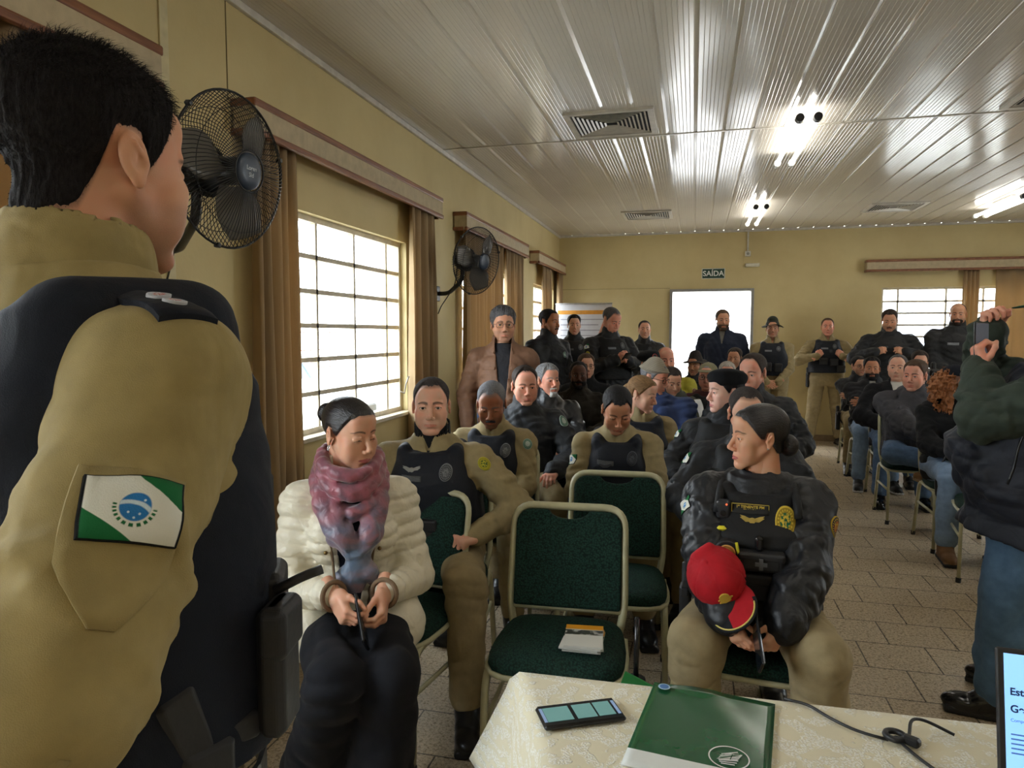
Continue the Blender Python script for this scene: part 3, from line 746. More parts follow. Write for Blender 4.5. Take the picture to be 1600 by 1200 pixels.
def vest(o, B, m, res=.007, th=.052, wr=.002, seed=5, low=.05, strap=.115, wide=1.0, name='tactical_vest', sr=.034, sx=.098):
    k, b = B.k, B.b; pr0 = B.prof(); hs = [p[0] for p in pr0]
    dp = lambda h: float(np.interp(h*k, hs, [p[2] for p in pr0])); wd = lambda h: float(np.interp(h*k, hs, [p[1] for p in pr0])); sh = lambda h: float(np.interp(h*k, hs, [p[3] for p in pr0]))
    bust = .03 if B.fem else 0
    rows = []
    for h, w, e in ((low, wd(low)+th*.7, th), (.15, wd(.15)+th*.75, th), (.26, wd(.26)+th*.45, th+bust*.6), (.31, .176*b*k*wide, th+bust), (.345, .160*b*k*wide, th+bust*.8), (.39, (strap+.030)*b*k, th), (.43, (strap+.020)*b*k, th*.9), (.465, strap*b*k, th*.8)):
        rows.append((h*k, w, dp(h)+e, sh(h)-bust*.4))
    pts = np.array([B.P-.3, B.P+.3, B.N+.25, B.N-.25]); f = Fld(pts.min(0), pts.max(0), res)
    f.loft(B.P, B.R, rows, .01, p=3.0)
    for sd in (1, -1):
        f.cone(B.tp(sd*sx*b*k, .06, .452), B.tp(sd*sx*b*k, -.06, .455), sr, sr, .025)
    f.cone(B.N-B.up*.008+V3(0, -.14, 0), B.N+V3(0, -.05, .10), .034, .085, .05, 's'); f.cone(B.N-B.up*.04, B.N+V3(0, 0, .2), .073, .08, .015, 's')
    f.wrinkle(wr, .12, seed)
    V, Q = f.net(); return raw_mesh(name, V, Q, m, o), bvh_of(V, Q)
# ---- things sewn or pinned on a surface
def decal(parent, tree, name, centre, u, v, n, w, h, m, t=.003, nx=10, ny=8, shape='rect', label=None, roll=0.0, clip=.018):
    """a patch that follows the cloth: rays along n find the surface, the patch is a thin slab on it (n points out of the cloth)"""
    u, n = nrm(u), nrm(n); v = nrm(np.array(v)-n*(np.array(v)@n)); u = nrm(np.cross(v, n))
    if roll: c, s = math.cos(roll), math.sin(roll); u, v = u*c+v*s, v*c-u*s
    centre = np.array(centre, float); P = np.zeros((ny+1, nx+1, 3)); prev = None
    for j in range(ny+1):
        for i in range(nx+1):
            a, b = 2*i/nx-1, 2*j/ny-1
            if shape == 'oval':
                l = max(abs(a), abs(b)); r = math.hypot(a, b)
                if r > 1e-6: a, b = a*l/r, b*l/r
            if shape == 'shield': a = a*(1-.9*max(0, -b-.1)**1.6)*(1-.12*max(0, b-.6))
            p = centre+u*a*w/2+v*b*h/2
            hit = tree.ray_cast(Vector(p+n*.25), Vector(-n), .5)
            d = hit[3]-.25 if hit[0] is not None else (prev if prev is not None else 0.0)
            P[j, i] = p-n*d; prev = d
    D = (P-centre) @ n; md = np.median(D); P += (np.clip(D, md-clip, md+clip)-D)[..., None]*n
    N = (ny+1)*(nx+1); V = np.concatenate([(P+n*t).reshape(-1, 3), (P-n*.004).reshape(-1, 3)])
    F = []; I = lambda j, i, k=0: j*(nx+1)+i+k*N
    for j in range(ny):
        for i in range(nx): F.append((I(j,i), I(j,i+1), I(j+1,i+1), I(j+1,i)))
    nf = len(F)
    rim = [I(0,i) for i in range(nx+1)]+[I(j,nx) for j in range(1, ny+1)]+[I(ny,i) for i in range(nx-1, -1, -1)]+[I(j,0) for j in range(ny-1, 0, -1)]
    for a, b in zip(rim, rim[1:]+rim[:1]): F.append((b, a, a+N, b+N))
    me = bpy.data.meshes.new(name); me.from_pydata(V.tolist(), [], F); me.materials.append(m)
    uv = me.uv_layers.new(name='UVMap'); co = np.zeros((len(me.loops), 2))
    for p in me.polygons:
        for li in p.loop_indices:
            vi = me.loops[li].vertex_index % N; co[li] = ((vi % (nx+1))/nx, (vi//(nx+1))/ny)
    if shape == 'oval' or shape == 'shield':
        a = co*2-1; l = np.abs(a).max(1); r = np.hypot(a[:, 0], a[:, 1])+1e-9
        if shape == 'oval': co = .5+.5*a*(l/r)[:, None]
    uv.data.foreach_set('uv', co.ravel())
    me.polygons.foreach_set('use_smooth', [True]*nf+[False]*(len(F)-nf)); me.update()
    o = bpy.data.objects.new(name, me); COL.objects.link(o); o.parent = parent
    if label: o['label'] = label
    return o
def uvn(nt):
    t = nd(nt, 'ShaderNodeTexCoord'); s = nd(nt, 'ShaderNodeSeparateXYZ'); nt.links.new(t.outputs['UV'], s.inputs[0]); return s.outputs[0], s.outputs[1]
def step(nt, a, lo, w=.02):                                       # 0 below lo, 1 above
    n = nd(nt, 'ShaderNodeMapRange'); n.inputs[1].default_value = lo-w/2; n.inputs[2].default_value = lo+w/2
    nt.links.new(a, n.inputs[0]); return n.outputs[0]
def circ(nt, u, v, cx, cy, asp):
    a = mathn(nt, 'MULTIPLY', mathn(nt, 'SUBTRACT', u, cx), asp); b = mathn(nt, 'SUBTRACT', v, cy)
    return mathn(nt, 'SQRT', mathn(nt, 'ADD', mathn(nt, 'MULTIPLY', a, a), mathn(nt, 'MULTIPLY', b, b)))
def sewn(nt, b, c):
    nt.links.new(c, b.inputs['Base Color']); b.inputs['Roughness'].default_value = .8; b.inputs['Specular IOR Level'].default_value = .2
    w = nd(nt, 'ShaderNodeTexNoise', i_Scale=700.0); nt.links.new(obj_co(nt), w.inputs['Vector'])
    bp = nd(nt, 'ShaderNodeBump', i_Strength=.3, i_Distance=.002); nt.links.new(w.outputs['Fac'], bp.inputs['Height']); nt.links.new(bp.outputs['Normal'], b.inputs['Normal'])
def flag_mat():
    if 'flag patch' in MATS: return MATS['flag patch']
    m, nt, b = nodes_of('flag patch'); u, v = uvn(nt)
    d = mathn(nt, 'SUBTRACT', mathn(nt, 'ADD', u, v), 1.0)           # runs across the diagonal band
    green, white, blue, lt, black = S((28,104,58)), S((226,226,216)), S((46,120,184)), S((205,222,232)), S((14,16,18))
    c = mixc(nt, step(nt, mathn(nt, 'ABSOLUTE', d), .48, .015), white, green)
    r = circ(nt, u, v, .5, .52, 1.42)
    ring = mathn(nt, 'SUBTRACT', 1.0, step(nt, mathn(nt, 'ABSOLUTE', mathn(nt, 'SUBTRACT', r, .275)), .028, .02))
    ang = mathn(nt, 'SINE', mathn(nt, 'MULTIPLY', mathn(nt, 'ARCTAN2', mathn(nt, 'SUBTRACT', v, .52), mathn(nt, 'SUBTRACT', u, .5)), 22.0))
    low = mathn(nt, 'SUBTRACT', 1.0, step(nt, mathn(nt, 'ADD', v, mathn(nt, 'MULTIPLY', u, .25)), .66, .03))
    c = mixc(nt, mathn(nt, 'MULTIPLY', mathn(nt, 'MULTIPLY', ring, low), step(nt, ang, -.2, .5)), c, green)
    c = mixc(nt, step(nt, r, .215, .02), blue, c)
    arc = mathn(nt, 'ABSOLUTE', mathn(nt, 'SUBTRACT', circ(nt, u, v, .44, .20, 1.42), .40))
    c = mixc(nt, mathn(nt, 'MULTIPLY', mathn(nt, 'SUBTRACT', 1.0, step(nt, arc, .03, .02)), mathn(nt, 'SUBTRACT', 1.0, step(nt, r, .215, .02))), c, lt)
    for sx, sy in ((.44, .44), (.55, .42), (.5, .36), (.58, .62)):
        c = mixc(nt, step(nt, circ(nt, u, v, sx, sy, 1.42), .018, .01), lt, c)
    e = mathn(nt, 'MAXIMUM', mathn(nt, 'MULTIPLY', mathn(nt, 'ABSOLUTE', mathn(nt, 'SUBTRACT', u, .5)), 1.0), mathn(nt, 'ADD', mathn(nt, 'MULTIPLY', mathn(nt, 'ABSOLUTE', mathn(nt, 'SUBTRACT', v, .5)), 1.0), -.012))
    c = mixc(nt, step(nt, e, .474, .01), c, black)
    sewn(nt, b, c); MATS['flag patch'] = m; return m
def badge_mat(name, rim, field, core, glyph=None):
    """a round or oval emblem: rim, field, ring of marks, core"""
    if name in MATS: return MATS[name]
    m, nt, b = nodes_of(name); u, v = uvn(nt); r = circ(nt, u, v, .5, .5, 1.0)
    ang = mathn(nt, 'ARCTAN2', mathn(nt, 'SUBTRACT', v, .5), mathn(nt, 'SUBTRACT', u, .5))
    marks = mathn(nt, 'MULTIPLY', step(nt, mathn(nt, 'SINE', mathn(nt, 'MULTIPLY', ang, 20.0)), .1, .4), mathn(nt, 'SUBTRACT', 1.0, step(nt, mathn(nt, 'ABSOLUTE', mathn(nt, 'SUBTRACT', r, .345)), .04, .02)))
    c = mixc(nt, marks, field, rim); c = mixc(nt, step(nt, r, .445, .015), c, rim)
    n = nd(nt, 'ShaderNodeTexNoise', i_Scale=9.0, i_Detail=2.0); tc = nd(nt, 'ShaderNodeTexCoord'); nt.links.new(tc.outputs['UV'], n.inputs['Vector'])
    cc = mixc(nt, step(nt, n.outputs['Fac'], .5, .08), core, rim if glyph is None else glyph)
    c = mixc(nt, step(nt, r, .26, .02), cc, c); sewn(nt, b, c); MATS[name] = m; return m
def text_mesh(name, s, size, m, M, parent=None, depth=.0006, bold=0.0, align='CENTER', spacing=1.0):
    """lettering as solid mesh; M is a 4x4 (text lies in its XY plane)"""
    c = bpy.data.curves.new(name, 'FONT'); c.body = s; c.size = size; c.extrude = depth; c.offset = bold; c.align_x = align; c.align_y = 'CENTER'; c.space_character = spacing
    t = bpy.data.objects.new(name+'_tmp', c); COL.objects.link(t)
    dg = bpy.context.evaluated_depsgraph_get(); me = bpy.data.meshes.new_from_object(t.evaluated_get(dg))
    bpy.data.objects.remove(t); bpy.data.curves.remove(c)
    me.transform(Matrix(np.array(M).tolist())); me.materials.clear(); me.materials.append(m); me.name = name
    o = bpy.data.objects.new(name, me); COL.objects.link(o)
    if parent is not None: o.parent = parent
    return o
def m4(x, y, z, c):
    M = np.eye(4); M[:3, 0], M[:3, 1], M[:3, 2], M[:3, 3] = x, y, z, c; return M
def bplace(tree, c, n, up=(0, 0, 1)):
    """surface point under c along -n, with right/up axes on the surface plane of n"""
    n = nrm(n); h = tree.ray_cast(Vector(np.array(c)+n*.3), Vector(-n), .6); p = np.array(h[0]) if h[0] is not None else np.array(c)
    v = nrm(np.array(up)-n*(np.array(up)@n)); return p, np.cross(v, n), v
# ------------------------------------------------------------------ hats and glasses (head frame, mm)
def hat(kind, res=3.2, w=1.0):
    key = ('hat', kind, res, w)
    if key in HAIR_C: return HAIR_C[key]
    f = Fld((-165, -205, 0), (165, 170, 175), res); f.F[:] = 60
    if kind == 'beret':
        f.ell((0, 12, 62), (86*w, 104, 52), 14); f.ell((-20, 20, 84), (96, 112, 42), 34, R=roty(rad(-12)) @ rotx(rad(-8)))
        f.ell((0, 13, 20), (76*w, 94, 62), 4, 's')
    if kind == 'cap':
        f.ell((0, 10, 46), (82*w, 100, 80), 10); f.ell((0, -110, 56), (68, 70, 5), 6, R=rotx(rad(8)))
        f.ell((0, 13, 18), (75*w, 93, 82), 4, 's'); f.rbox((0, 20, 20), (120, 160, 26), 2, 3, 's')
        f.ell((0, 8, 127), (7, 7, 4), 3)
    if kind == 'boonie':
        f.ell((0, 12, 50), (84*w, 101, 70), 10); f.cone((0, 12, 60), (0, 12, 100), 78, 70, 14)
        X, Y, Z = f.g((slice(None),)*3)
        fn = lambda X, Y, Z: np.maximum(np.sqrt((X/1.0)**2+((Y-8)/1.1)**2)-136, np.abs(Z-52+.0016*(X**2)+.0004*(Y-8)**2-6*np.sin(np.arctan2(X, Y)*3))-3.0)
        f.op(fn, (-150, -150, 0), (150, 165, 75), 6); f.ell((0, 13, 18), (76*w, 94, 78), 4, 's'); f.rbox((0, 12, 10), (72, 90, 40), 30, 4, 's')
    if kind == 'knit':
        f.ell((0, 12, 62), (86*w, 104, 46), 10); f.cone((0, 12, 52), (0, 12, 78), 74*w, 72*w, 18); f.ell((0, 12, 58), (94*w, 112, 15), 6)
        f.ell((0, 13, 18), (75*w, 93, 70), 4, 's')
    V, Q = f.net(); out = (V/1000, Q); HAIR_C[key] = out; return out
def glasses(o, B, fm, lens, round_=False, w=1.0):
    mb, lz = MB(), MB()
    for sx in (-1, 1):
        n = 20; P = []
        for i in range(n):
            a = 2*math.pi*i/n; ca, sa = math.cos(a), math.sin(a); k = 1 if round_ else 1/max(abs(ca), abs(sa))**.55
            P.append((sx*.0335+.0245*ca*k*.95, -.0985+.004*abs(ca)+.30*(abs(sx*.0335+.0245*ca)-.03)**1*.35, -.003+.0185*sa*k*.9))
        mb.tube(P, .0017, 6, closed=True); c = np.mean(P, 0); lz.add([c]+P, [(0, i+1, (i+1) % n+1) for i in range(n)])
        mb.tube([(sx*.059, -.092, .003), (sx*.074*w, -.075, .004), (sx*.0765*w, -.02, .004), (sx*.077*w, .012, .0), (sx*.076*w, .026, -.016)], .0016, 6)
    mb.tube([(-.010, -.1005, .002), (0, -.103, .005), (.010, -.1005, .002)], .0015, 6)
    g = head_tf(mb.build('glasses', fm, o), B); lz.build('lens', lens, g)
    return g
def earring(o, B, m, hoop=True):
    for sx in (-1, 1):
        mb = MB()
        if hoop: mb.tube([(sx*.077+.002*math.cos(a), .004+.007*math.sin(a)*.6, -.042+.010*math.cos(a)) for a in np.linspace(0, 2*math.pi, 14)[:-1]], .0016, 6, closed=True)
        else: mb.add(*ball(.0035, (sx*.081, .0, -.034)), smooth=True)
        head_tf(mb.build('earring', m, o), B)
def ball(r, c=(0, 0, 0), n=10, m=7, sc=(1, 1, 1)):
    V = [(0, 0, 1)]+[(math.sin(math.pi*i/m)*math.cos(2*math.pi*k/n), math.sin(math.pi*i/m)*math.sin(2*math.pi*k/n), math.cos(math.pi*i/m)) for i in range(1, m) for k in range(n)]+[(0, 0, -1)]
    F = [(0, 1+k, 1+(k+1) % n) for k in range(n)]
    for i in range(m-2): F += [(1+i*n+k, 1+(i+1)*n+k, 1+(i+1)*n+(k+1) % n, 1+i*n+(k+1) % n) for k in range(n)]
    L = len(V)-1; F += [(L, 1+(m-2)*n+(k+1) % n, 1+(m-2)*n+k) for k in range(n)]
    return np.array(V)*r*np.array(sc)+np.array(c), F
# ------------------------------------------------------------------ chairs
def arc(c, r, a0, a1, n, ax=(0, 1)):
    return [tuple(np.array(c)+np.array([r*math.cos(a) if i == ax[0] else r*math.sin(a) if i == ax[1] else 0 for i in range(3)])) for a in np.linspace(rad(a0), rad(a1), n)]
def round_path(P, r, n=5):
    """polyline with rounded corners"""
    P = [np.array(p, float) for p in P]; out = [P[0]]
    for a, b, c in zip(P[:-2], P[1:-1], P[2:]):
        d1, d2 = nrm(a-b), nrm(c-b); q = min(r, np.linalg.norm(a-b)*.48, np.linalg.norm(c-b)*.48)
        for t in np.linspace(0, 1, n): out.append((1-t)**2*(b+d1*q)+2*t*(1-t)*b+t*t*(b+d2*q))
    return out+[P[-1]]
CHAIR = {}
def chair_parts():
    if CHAIR: return CHAIR['root']
    cream, rub = mat('chair cream enamel', S((186,182,148)), .32, bump=.02), mat('black rubber foot', (.015,.015,.015), .6)
    if True:
        fab, nt, b = nodes_of('green chair fabric'); co = obj_co(nt, (1, 1, 1))
        v = nd(nt, 'ShaderNodeTexVoronoi', i_Scale=150.0); nt.links.new(co, v.inputs['Vector'])
        nt.links.new(ramp2(nt, v.outputs['Distance'], S((30,66,54)), S((10,28,24)), .15, .75), b.inputs['Base Color']); b.inputs['Roughness'].default_value = .8; b.inputs['Specular IOR Level'].default_value = .25
        bp = nd(nt, 'ShaderNodeBump', i_Strength=.6, i_Distance=.003, invert=True); nt.links.new(v.outputs['Distance'], bp.inputs['Height']); nt.links.new(bp.outputs['Normal'], b.inputs['Normal'])
    r = bpy.data.objects.new('banquet_chair', None); COL.objects.link(r); r.empty_display_size = .1
    seat = MB(); n = 40
    def ring(k, z, gx=.225, gy=.22):
        P = []
        for i in range(n):
            a = 2*math.pi*i/n; ca, sa = math.cos(a), math.sin(a); q = (abs(ca)**5+abs(sa)**5)**(-1/5)
            P.append(((gx-.02*(sa > 0)*sa*q)*ca*q*k, gy*sa*q*k, z))
        return P
    prof = [(.9, .425), (.985, .432), (1.0, .447), (.99, .462), (.94, .476), (.8, .487), (.5, .493), (.01, .495)]
    V = np.concatenate([ring(k, z) for k, z in prof]); F = [(i*n+k, i*n+(k+1) % n, (i+1)*n+(k+1) % n, (i+1)*n+k) for i in range(len(prof)-1) for k in range(n)]+[tuple(range(n))[::-1]]
    seat.add(V, F, 0, True); seat.build('seat', fab, r)
    rim = MB(); rim.tube(ring(1.005, .430), .010, 6, closed=True); rim.build('seat_rim', cream, r)
    # back: rounded tube frame in a tilted plane, upholstered panel with a scooped top
    M = np.eye(4); a = rad(-13); M[:3, :3] = rotx(a); M[:3, 3] = (0, .165, .43)
    T = lambda P: [tuple(M[:3, :3] @ np.array(p, float)+M[:3, 3]) for p in P]
    fr = MB(); fr.tube(T(round_path([(-.19, 0, -.005), (-.21, .0, .1), (-.205, 0, .455), (.205, 0, .455), (.21, 0, .1), (.19, 0, -.005)], .075, 7)), .0125, 8, square=True)
    fr.tube(T([(-.2, 0, .085), (.2, 0, .085)]), .009, 6)
    fr.build('back_frame', cream, r)
    pts = [(-.196, .09), (.196, .09), (.196, .37)]+[tuple(p[:2]) for p in arc((.14, .385, 0), .056, 0, 90, 6)]+[(.075, .441)]+[(.075*math.cos(t), .441-.032*math.sin(t)) for t in np.linspace(.3, math.pi-.3, 9)]+[(-.075, .441)]+[tuple(p[:2]) for p in arc((-.14, .385, 0), .056, 90, 180, 6)]+[(-.196, .37)]
    M2 = M.copy(); M2[:3, :3] = M[:3, :3] @ np.array([[1, 0, 0], [0, 0, -1], [0, 1, 0]])
    pb = MB(); pb.prism(pts, -.018, .022, 0, M2); pb.build('backrest', fab, r, bevel=.008)
    for sx in (-1, 1):
        lg = MB(); x = sx*.215
        lg.tube(round_path([(x*1.02, -.225, .012), (x, -.20, .425), (x, -.02, .425), (x*.99, .175, .435), (x*1.03, .265, .012)], .075, 6), .0122, 8, square=True)
        L = lg.build('leg_frame', cream, r)
        b2 = MB(); b2.tube([(x, -.211, .27), (x, .213, .27)], .009, 6, square=True); b2.build('brace', cream, L)
        for y in (-.226, .266): ft = MB(); ft.tube([(x*1.03, y, 0), (x*1.02, y*.995, .03)], .0155, 8, smooth=False); ft.build('rubber_foot', rub, L)
    CHAIR['root'] = r; CHAIR['used'] = False; return r
def chair(x, y, rz, label, group='banquet chairs'):
    r = chair_parts()
    if CHAIR['used']: r = dup(r)
    CHAIR['used'] = True
    r.location = (x, y, 0); r.rotation_euler = (0, 0, rz); return tag(r, label, 'chair', group)
# ------------------------------------------------------------------ small things
def glassmat():
    if 'thin glass' in MATS: return MATS['thin glass']
    m = bpy.data.materials.new('thin glass'); m.use_nodes = True; nt = m.node_tree; nt.nodes.clear()
    o = nd(nt, 'ShaderNodeOutputMaterial'); t = nd(nt, 'ShaderNodeBsdfTransparent'); g = nd(nt, 'ShaderNodeBsdfGlossy'); g.inputs['Roughness'].default_value = .02
    t.inputs[0].default_value = (.95, .97, .96, 1)
    lw = nd(nt, 'ShaderNodeLayerWeight'); fr = mathn(nt, 'ADD', mathn(nt, 'MULTIPLY', mathn(nt, 'POWER', lw.outputs['Facing'], 5.0), .8), .03); x = nd(nt, 'ShaderNodeMixShader'); nt.links.new(fr, x.inputs[0]); nt.links.new(t.outputs[0], x.inputs[1]); nt.links.new(g.outputs[0], x.inputs[2]); nt.links.new(x.outputs[0], o.inputs[0])
    MATS['thin glass'] = m; return m
def phone(name, label, M, screen, size=(.074, .155, .009), group=None):
    """a phone in its own frame: X width, Y length, Z screen normal"""
    o = thing(name, label, 'phone', group=group); o.matrix_world = Matrix(np.array(M).tolist())
    b = MB(); b.box((0, 0, 0), size, bev=.004); b.build('phone_body', mat('phone black', (.012,.012,.014), .25), o, bevel=.002)
    s = MB(); s.box((0, 0, size[2]/2+.0002), (size[0]-.006, size[1]-.008, .0006)); s.build('screen', screen, o)
    c = MB(); c.box((-size[0]*.25, size[1]*.36, -size[2]/2-.001), (.024, .03, .002), bev=.0008); c.build('camera_bump', mat('phone black', (0,0,0)), o)
    return o
SKY, EXPO = 16.0, 0.12
# ------------------------------------------------------------------ the room
L, D, H, RX, FY = -2.0, 10.78, 3.0, 6.3, -3.2
def struct(o): o['kind'] = 'structure'; return o
wallm, nt_, b_ = nodes_of('cream wall paint')
_co = obj_co(nt_)
_n = nd(nt_, 'ShaderNodeTexNoise', i_Scale=1.3, i_Detail=6.0, i_Roughness=.6); nt_.links.new(_co, _n.inputs['Vector'])
nt_.links.new(ramp2(nt_, _n.outputs['Fac'], S((200,181,132)), S((217,201,152)), .3, .75), b_.inputs['Base Color'])
b_.inputs['Roughness'].default_value = .55; b_.inputs['Specular IOR Level'].default_value = .3
_n2 = nd(nt_, 'ShaderNodeTexNoise', i_Scale=45.0, i_Detail=3.0); nt_.links.new(_co, _n2.inputs['Vector'])
_b = nd(nt_, 'ShaderNodeBump', i_Strength=.08, i_Distance=.01); nt_.links.new(_n2.outputs['Fac'], _b.inputs['Height']); nt_.links.new(_b.outputs['Normal'], b_.inputs['Normal'])
T = .16
def wall(name, axis, pos, a0, a1, holes, z1=H, out=1):
    """a wall with rectangular openings: axis 'x' runs along X at y=pos; grid of boxes merged as one mesh"""
    xs = sorted({a0, a1}|{h[0] for h in holes}|{h[1] for h in holes}); zs = sorted({0.0, z1}|{h[2] for h in holes}|{h[3] for h in holes})
    mb = MB(); c = pos+out*T/2
    for i in range(len(xs)-1):
        # merge vertical runs between openings
        run = None
        for j in range(len(zs)-1):
            mx, mz = (xs[i]+xs[i+1])/2, (zs[j]+zs[j+1])/2
            hole = any(h[0] < mx < h[1] and h[2] < mz < h[3] for h in holes)
            if not hole: run = (run[0], zs[j+1]) if run else (zs[j], zs[j+1])
            if (hole or j == len(zs)-2) and run:
                w, hgt = xs[i+1]-xs[i], run[1]-run[0]; mzz = (run[0]+run[1])/2
                mb.box((mx, c, mzz) if axis == 'x' else (c, mx, mzz), (w, T, hgt) if axis == 'x' else (T, w, hgt)); run = None
    return struct(mb.build(name, wallm))
WIN = [(.05, 1.72), (3.02, 4.78), (6.05, 7.85), (8.95, 10.3), (-2.75, -.95)]        # left wall windows (y range); the last is unseen, added for light from behind
WZ = (.965, 2.165)
wall('wall_left', 'y', L, FY, D, [(a, b, *WZ) for a, b in WIN], out=-1)
BWIN = (2.50, 4.42, .965, 2.155); DOOR = (-.345, .83, 0, 2.17)
wall('wall_back', 'x', D, L-T, RX+T, [DOOR, BWIN])
RW_ADDED = [(5.2, 7.2)]  # unseen right wall window, added to let more daylight into the room
wall('wall_right', 'y', RX, FY, D, [(a, b, *WZ) for a, b in RW_ADDED], out=1)
wall('wall_front', 'x', FY, L-T, RX+T, [], out=-1)
# floor: one slab with a running-bond tile pattern
fm, nt, b = nodes_of('brown floor tile')
co = obj_co(nt); mp = nd(nt, 'ShaderNodeMapping'); mp.inputs['Location'].default_value = (.2645, -.045, 0); nt.links.new(co, mp.inputs['Vector'])
br = nd(nt, 'ShaderNodeTexBrick', i_Scale=1.0, i_Mortar_Size=.0035, i_Mortar_Smooth=.1, i_Brick_Width=.306, i_Row_Height=.284, i_Bias=0.0)
br.offset = .5; br.inputs['Color1'].default_value = rgba(S((200,184,158))); br.inputs['Color2'].default_value = rgba(S((188,171,144))); br.inputs['Mortar'].default_value = rgba(S((86,74,62)))
nt.links.new(mp.outputs['Vector'], br.inputs['Vector'])
n1 = nd(nt, 'ShaderNodeTexNoise', i_Scale=95.0, i_Detail=4.0, i_Roughness=.7, i_Distortion=.8); nt.links.new(co, n1.inputs['Vector'])
sp = ramp2(nt, n1.outputs['Fac'], (.42,.40,.38), (1.25,1.22,1.18), .36, .62)
mu = nd(nt, 'ShaderNodeMix', data_type='RGBA', blend_type='MULTIPLY'); mu.inputs[0].default_value = .75
nt.links.new(br.outputs['Color'], mu.inputs[6]); nt.links.new(sp, mu.inputs[7]); nt.links.new(mu.outputs[2], b.inputs['Base Color'])
b.inputs['Roughness'].default_value = .30; b.inputs['Specular IOR Level'].default_value = .5
nt.links.new(ramp2(nt, n1.outputs['Fac'], (.22,)*3, (.42,)*3, .35, .65), b.inputs['Roughness'])
bp = nd(nt, 'ShaderNodeBump', i_Strength=.35, i_Distance=.003, invert=True); nt.links.new(br.outputs['Fac'], bp.inputs['Height'])
bp2 = nd(nt, 'ShaderNodeBump', i_Strength=.12, i_Distance=.002); nt.links.new(n1.outputs['Fac'], bp2.inputs['Height']); nt.links.new(bp.outputs['Normal'], bp2.inputs['Normal']); nt.links.new(bp2.outputs['Normal'], b.inputs['Normal'])
mb = MB(); mb.box(((L+RX)/2, (FY+D)/2, -.06), (RX-L+2*T, D-FY+2*T, .12)); struct(mb.build('floor', fm))
bm_ = mat('tile baseboard', S((150,130,104)), .4, bump=.05)
for nm, c, sz in (('baseboard_left', (L+.006, (FY+D)/2, .045), (.012, D-FY, .09)), ('baseboard_back', ((DOOR[1]+RX)/2, D-.006, .045), (RX-DOOR[1], .012, .09)), ('baseboard_back_left', ((L+DOOR[0])/2, D-.006, .045), (DOOR[0]-L-.012, .012, .09))):
    mb = MB(); mb.box(c, sz); struct(mb.build(nm, bm_, bevel=.003))
# ceiling: glossy plastic boards, 200 mm wide with fine ribs, laid in bays along the room
cm, nt, b = nodes_of('glossy plastic ceiling board')
co = obj_co(nt); n1 = nd(nt, 'ShaderNodeTexNoise', i_Scale=.9, i_Detail=2.0); nt.links.new(co, n1.inputs['Vector'])
nt.links.new(ramp2(nt, n1.outputs['Fac'], S((206,200,188)), S((214,208,198)), .3, .7), b.inputs['Base Color']); b.inputs['Roughness'].default_value = .16; b.inputs['Specular IOR Level'].default_value = .55
n2 = nd(nt, 'ShaderNodeTexNoise', i_Scale=1.6, i_Detail=1.0); mp = obj_co(nt, (1, .5, 1)); nt.links.new(mp, n2.inputs['Vector'])
bp = nd(nt, 'ShaderNodeBump', i_Strength=.30, i_Distance=.05); nt.links.new(n2.outputs['Fac'], bp.inputs['Height']); nt.links.new(bp.outputs['Normal'], b.inputs['Normal'])
def bay(y0, y1):
    prof = []; x = L
    while x < RX:
        prof += [(x, .006), (x+.003, 0)]
        for k in range(7): prof += [(x+.026+k*.025, 0), (x+.0285+k*.025, .0013), (x+.031+k*.025, 0)]
        x += .2
    prof.append((RX, 0)); n = len(prof); V = [(px, y, H+pz) for y in (y0+.004, y1-.004) for px, pz in prof]
    mb = MB(); mb.add(V, [(i, n+i, n+i+1, i+1) for i in range(n-1)]); return mb
mb = MB()
for y0, y1 in ((FY, -.5), (-.5, 5.52), (5.52, D)):
    q = bay(y0, y1); mb.add(q.V[0], q.F)
mb.box(((L+RX)/2, (FY+D)/2, H+.06), (RX-L, D-FY, .08))
struct(mb.build('ceiling', cm))
tm = mat('white plastic trim', S((205,200,190)), .3)
mb = MB(); 
for y in (-.5, 5.52): mb.box(((L+RX)/2, y, H-.001), (RX-L, .022, .008))
struct(mb.build('trim_1', tm))
mb = MB(); mb.box((L+.012, (FY+D)/2, H-.018), (.024, D-FY, .036)); struct(mb.build('trim_2', tm, bevel=.004))
mb = MB(); mb.box(((L+RX)/2, D-.012, H-.014), (RX-L-.05, .024, .028)); struct(mb.build('trim_3', tm, bevel=.004))
# seams and a narrow cover strip on the left wall
mb = MB(); mb.box((L+.004, 2.40, 1.5), (.008, .045, 2.92)); struct(mb.build('trim_4', mat('cream strip', S((208,196,156)), .5), bevel=.002))
mb = MB(); mb.box((L+.001, 2.79, 2.77), (.003, .005, .44)); mb.box(((L+DOOR[0])/2, D-.001, 2.19), (DOOR[0]-L, .003, .004)); struct(mb.build('trim_5', mat('wall seam', S((120,106,70)), .8)))
sm = mat('brass screw', S((120,96,60)), .4, .8)
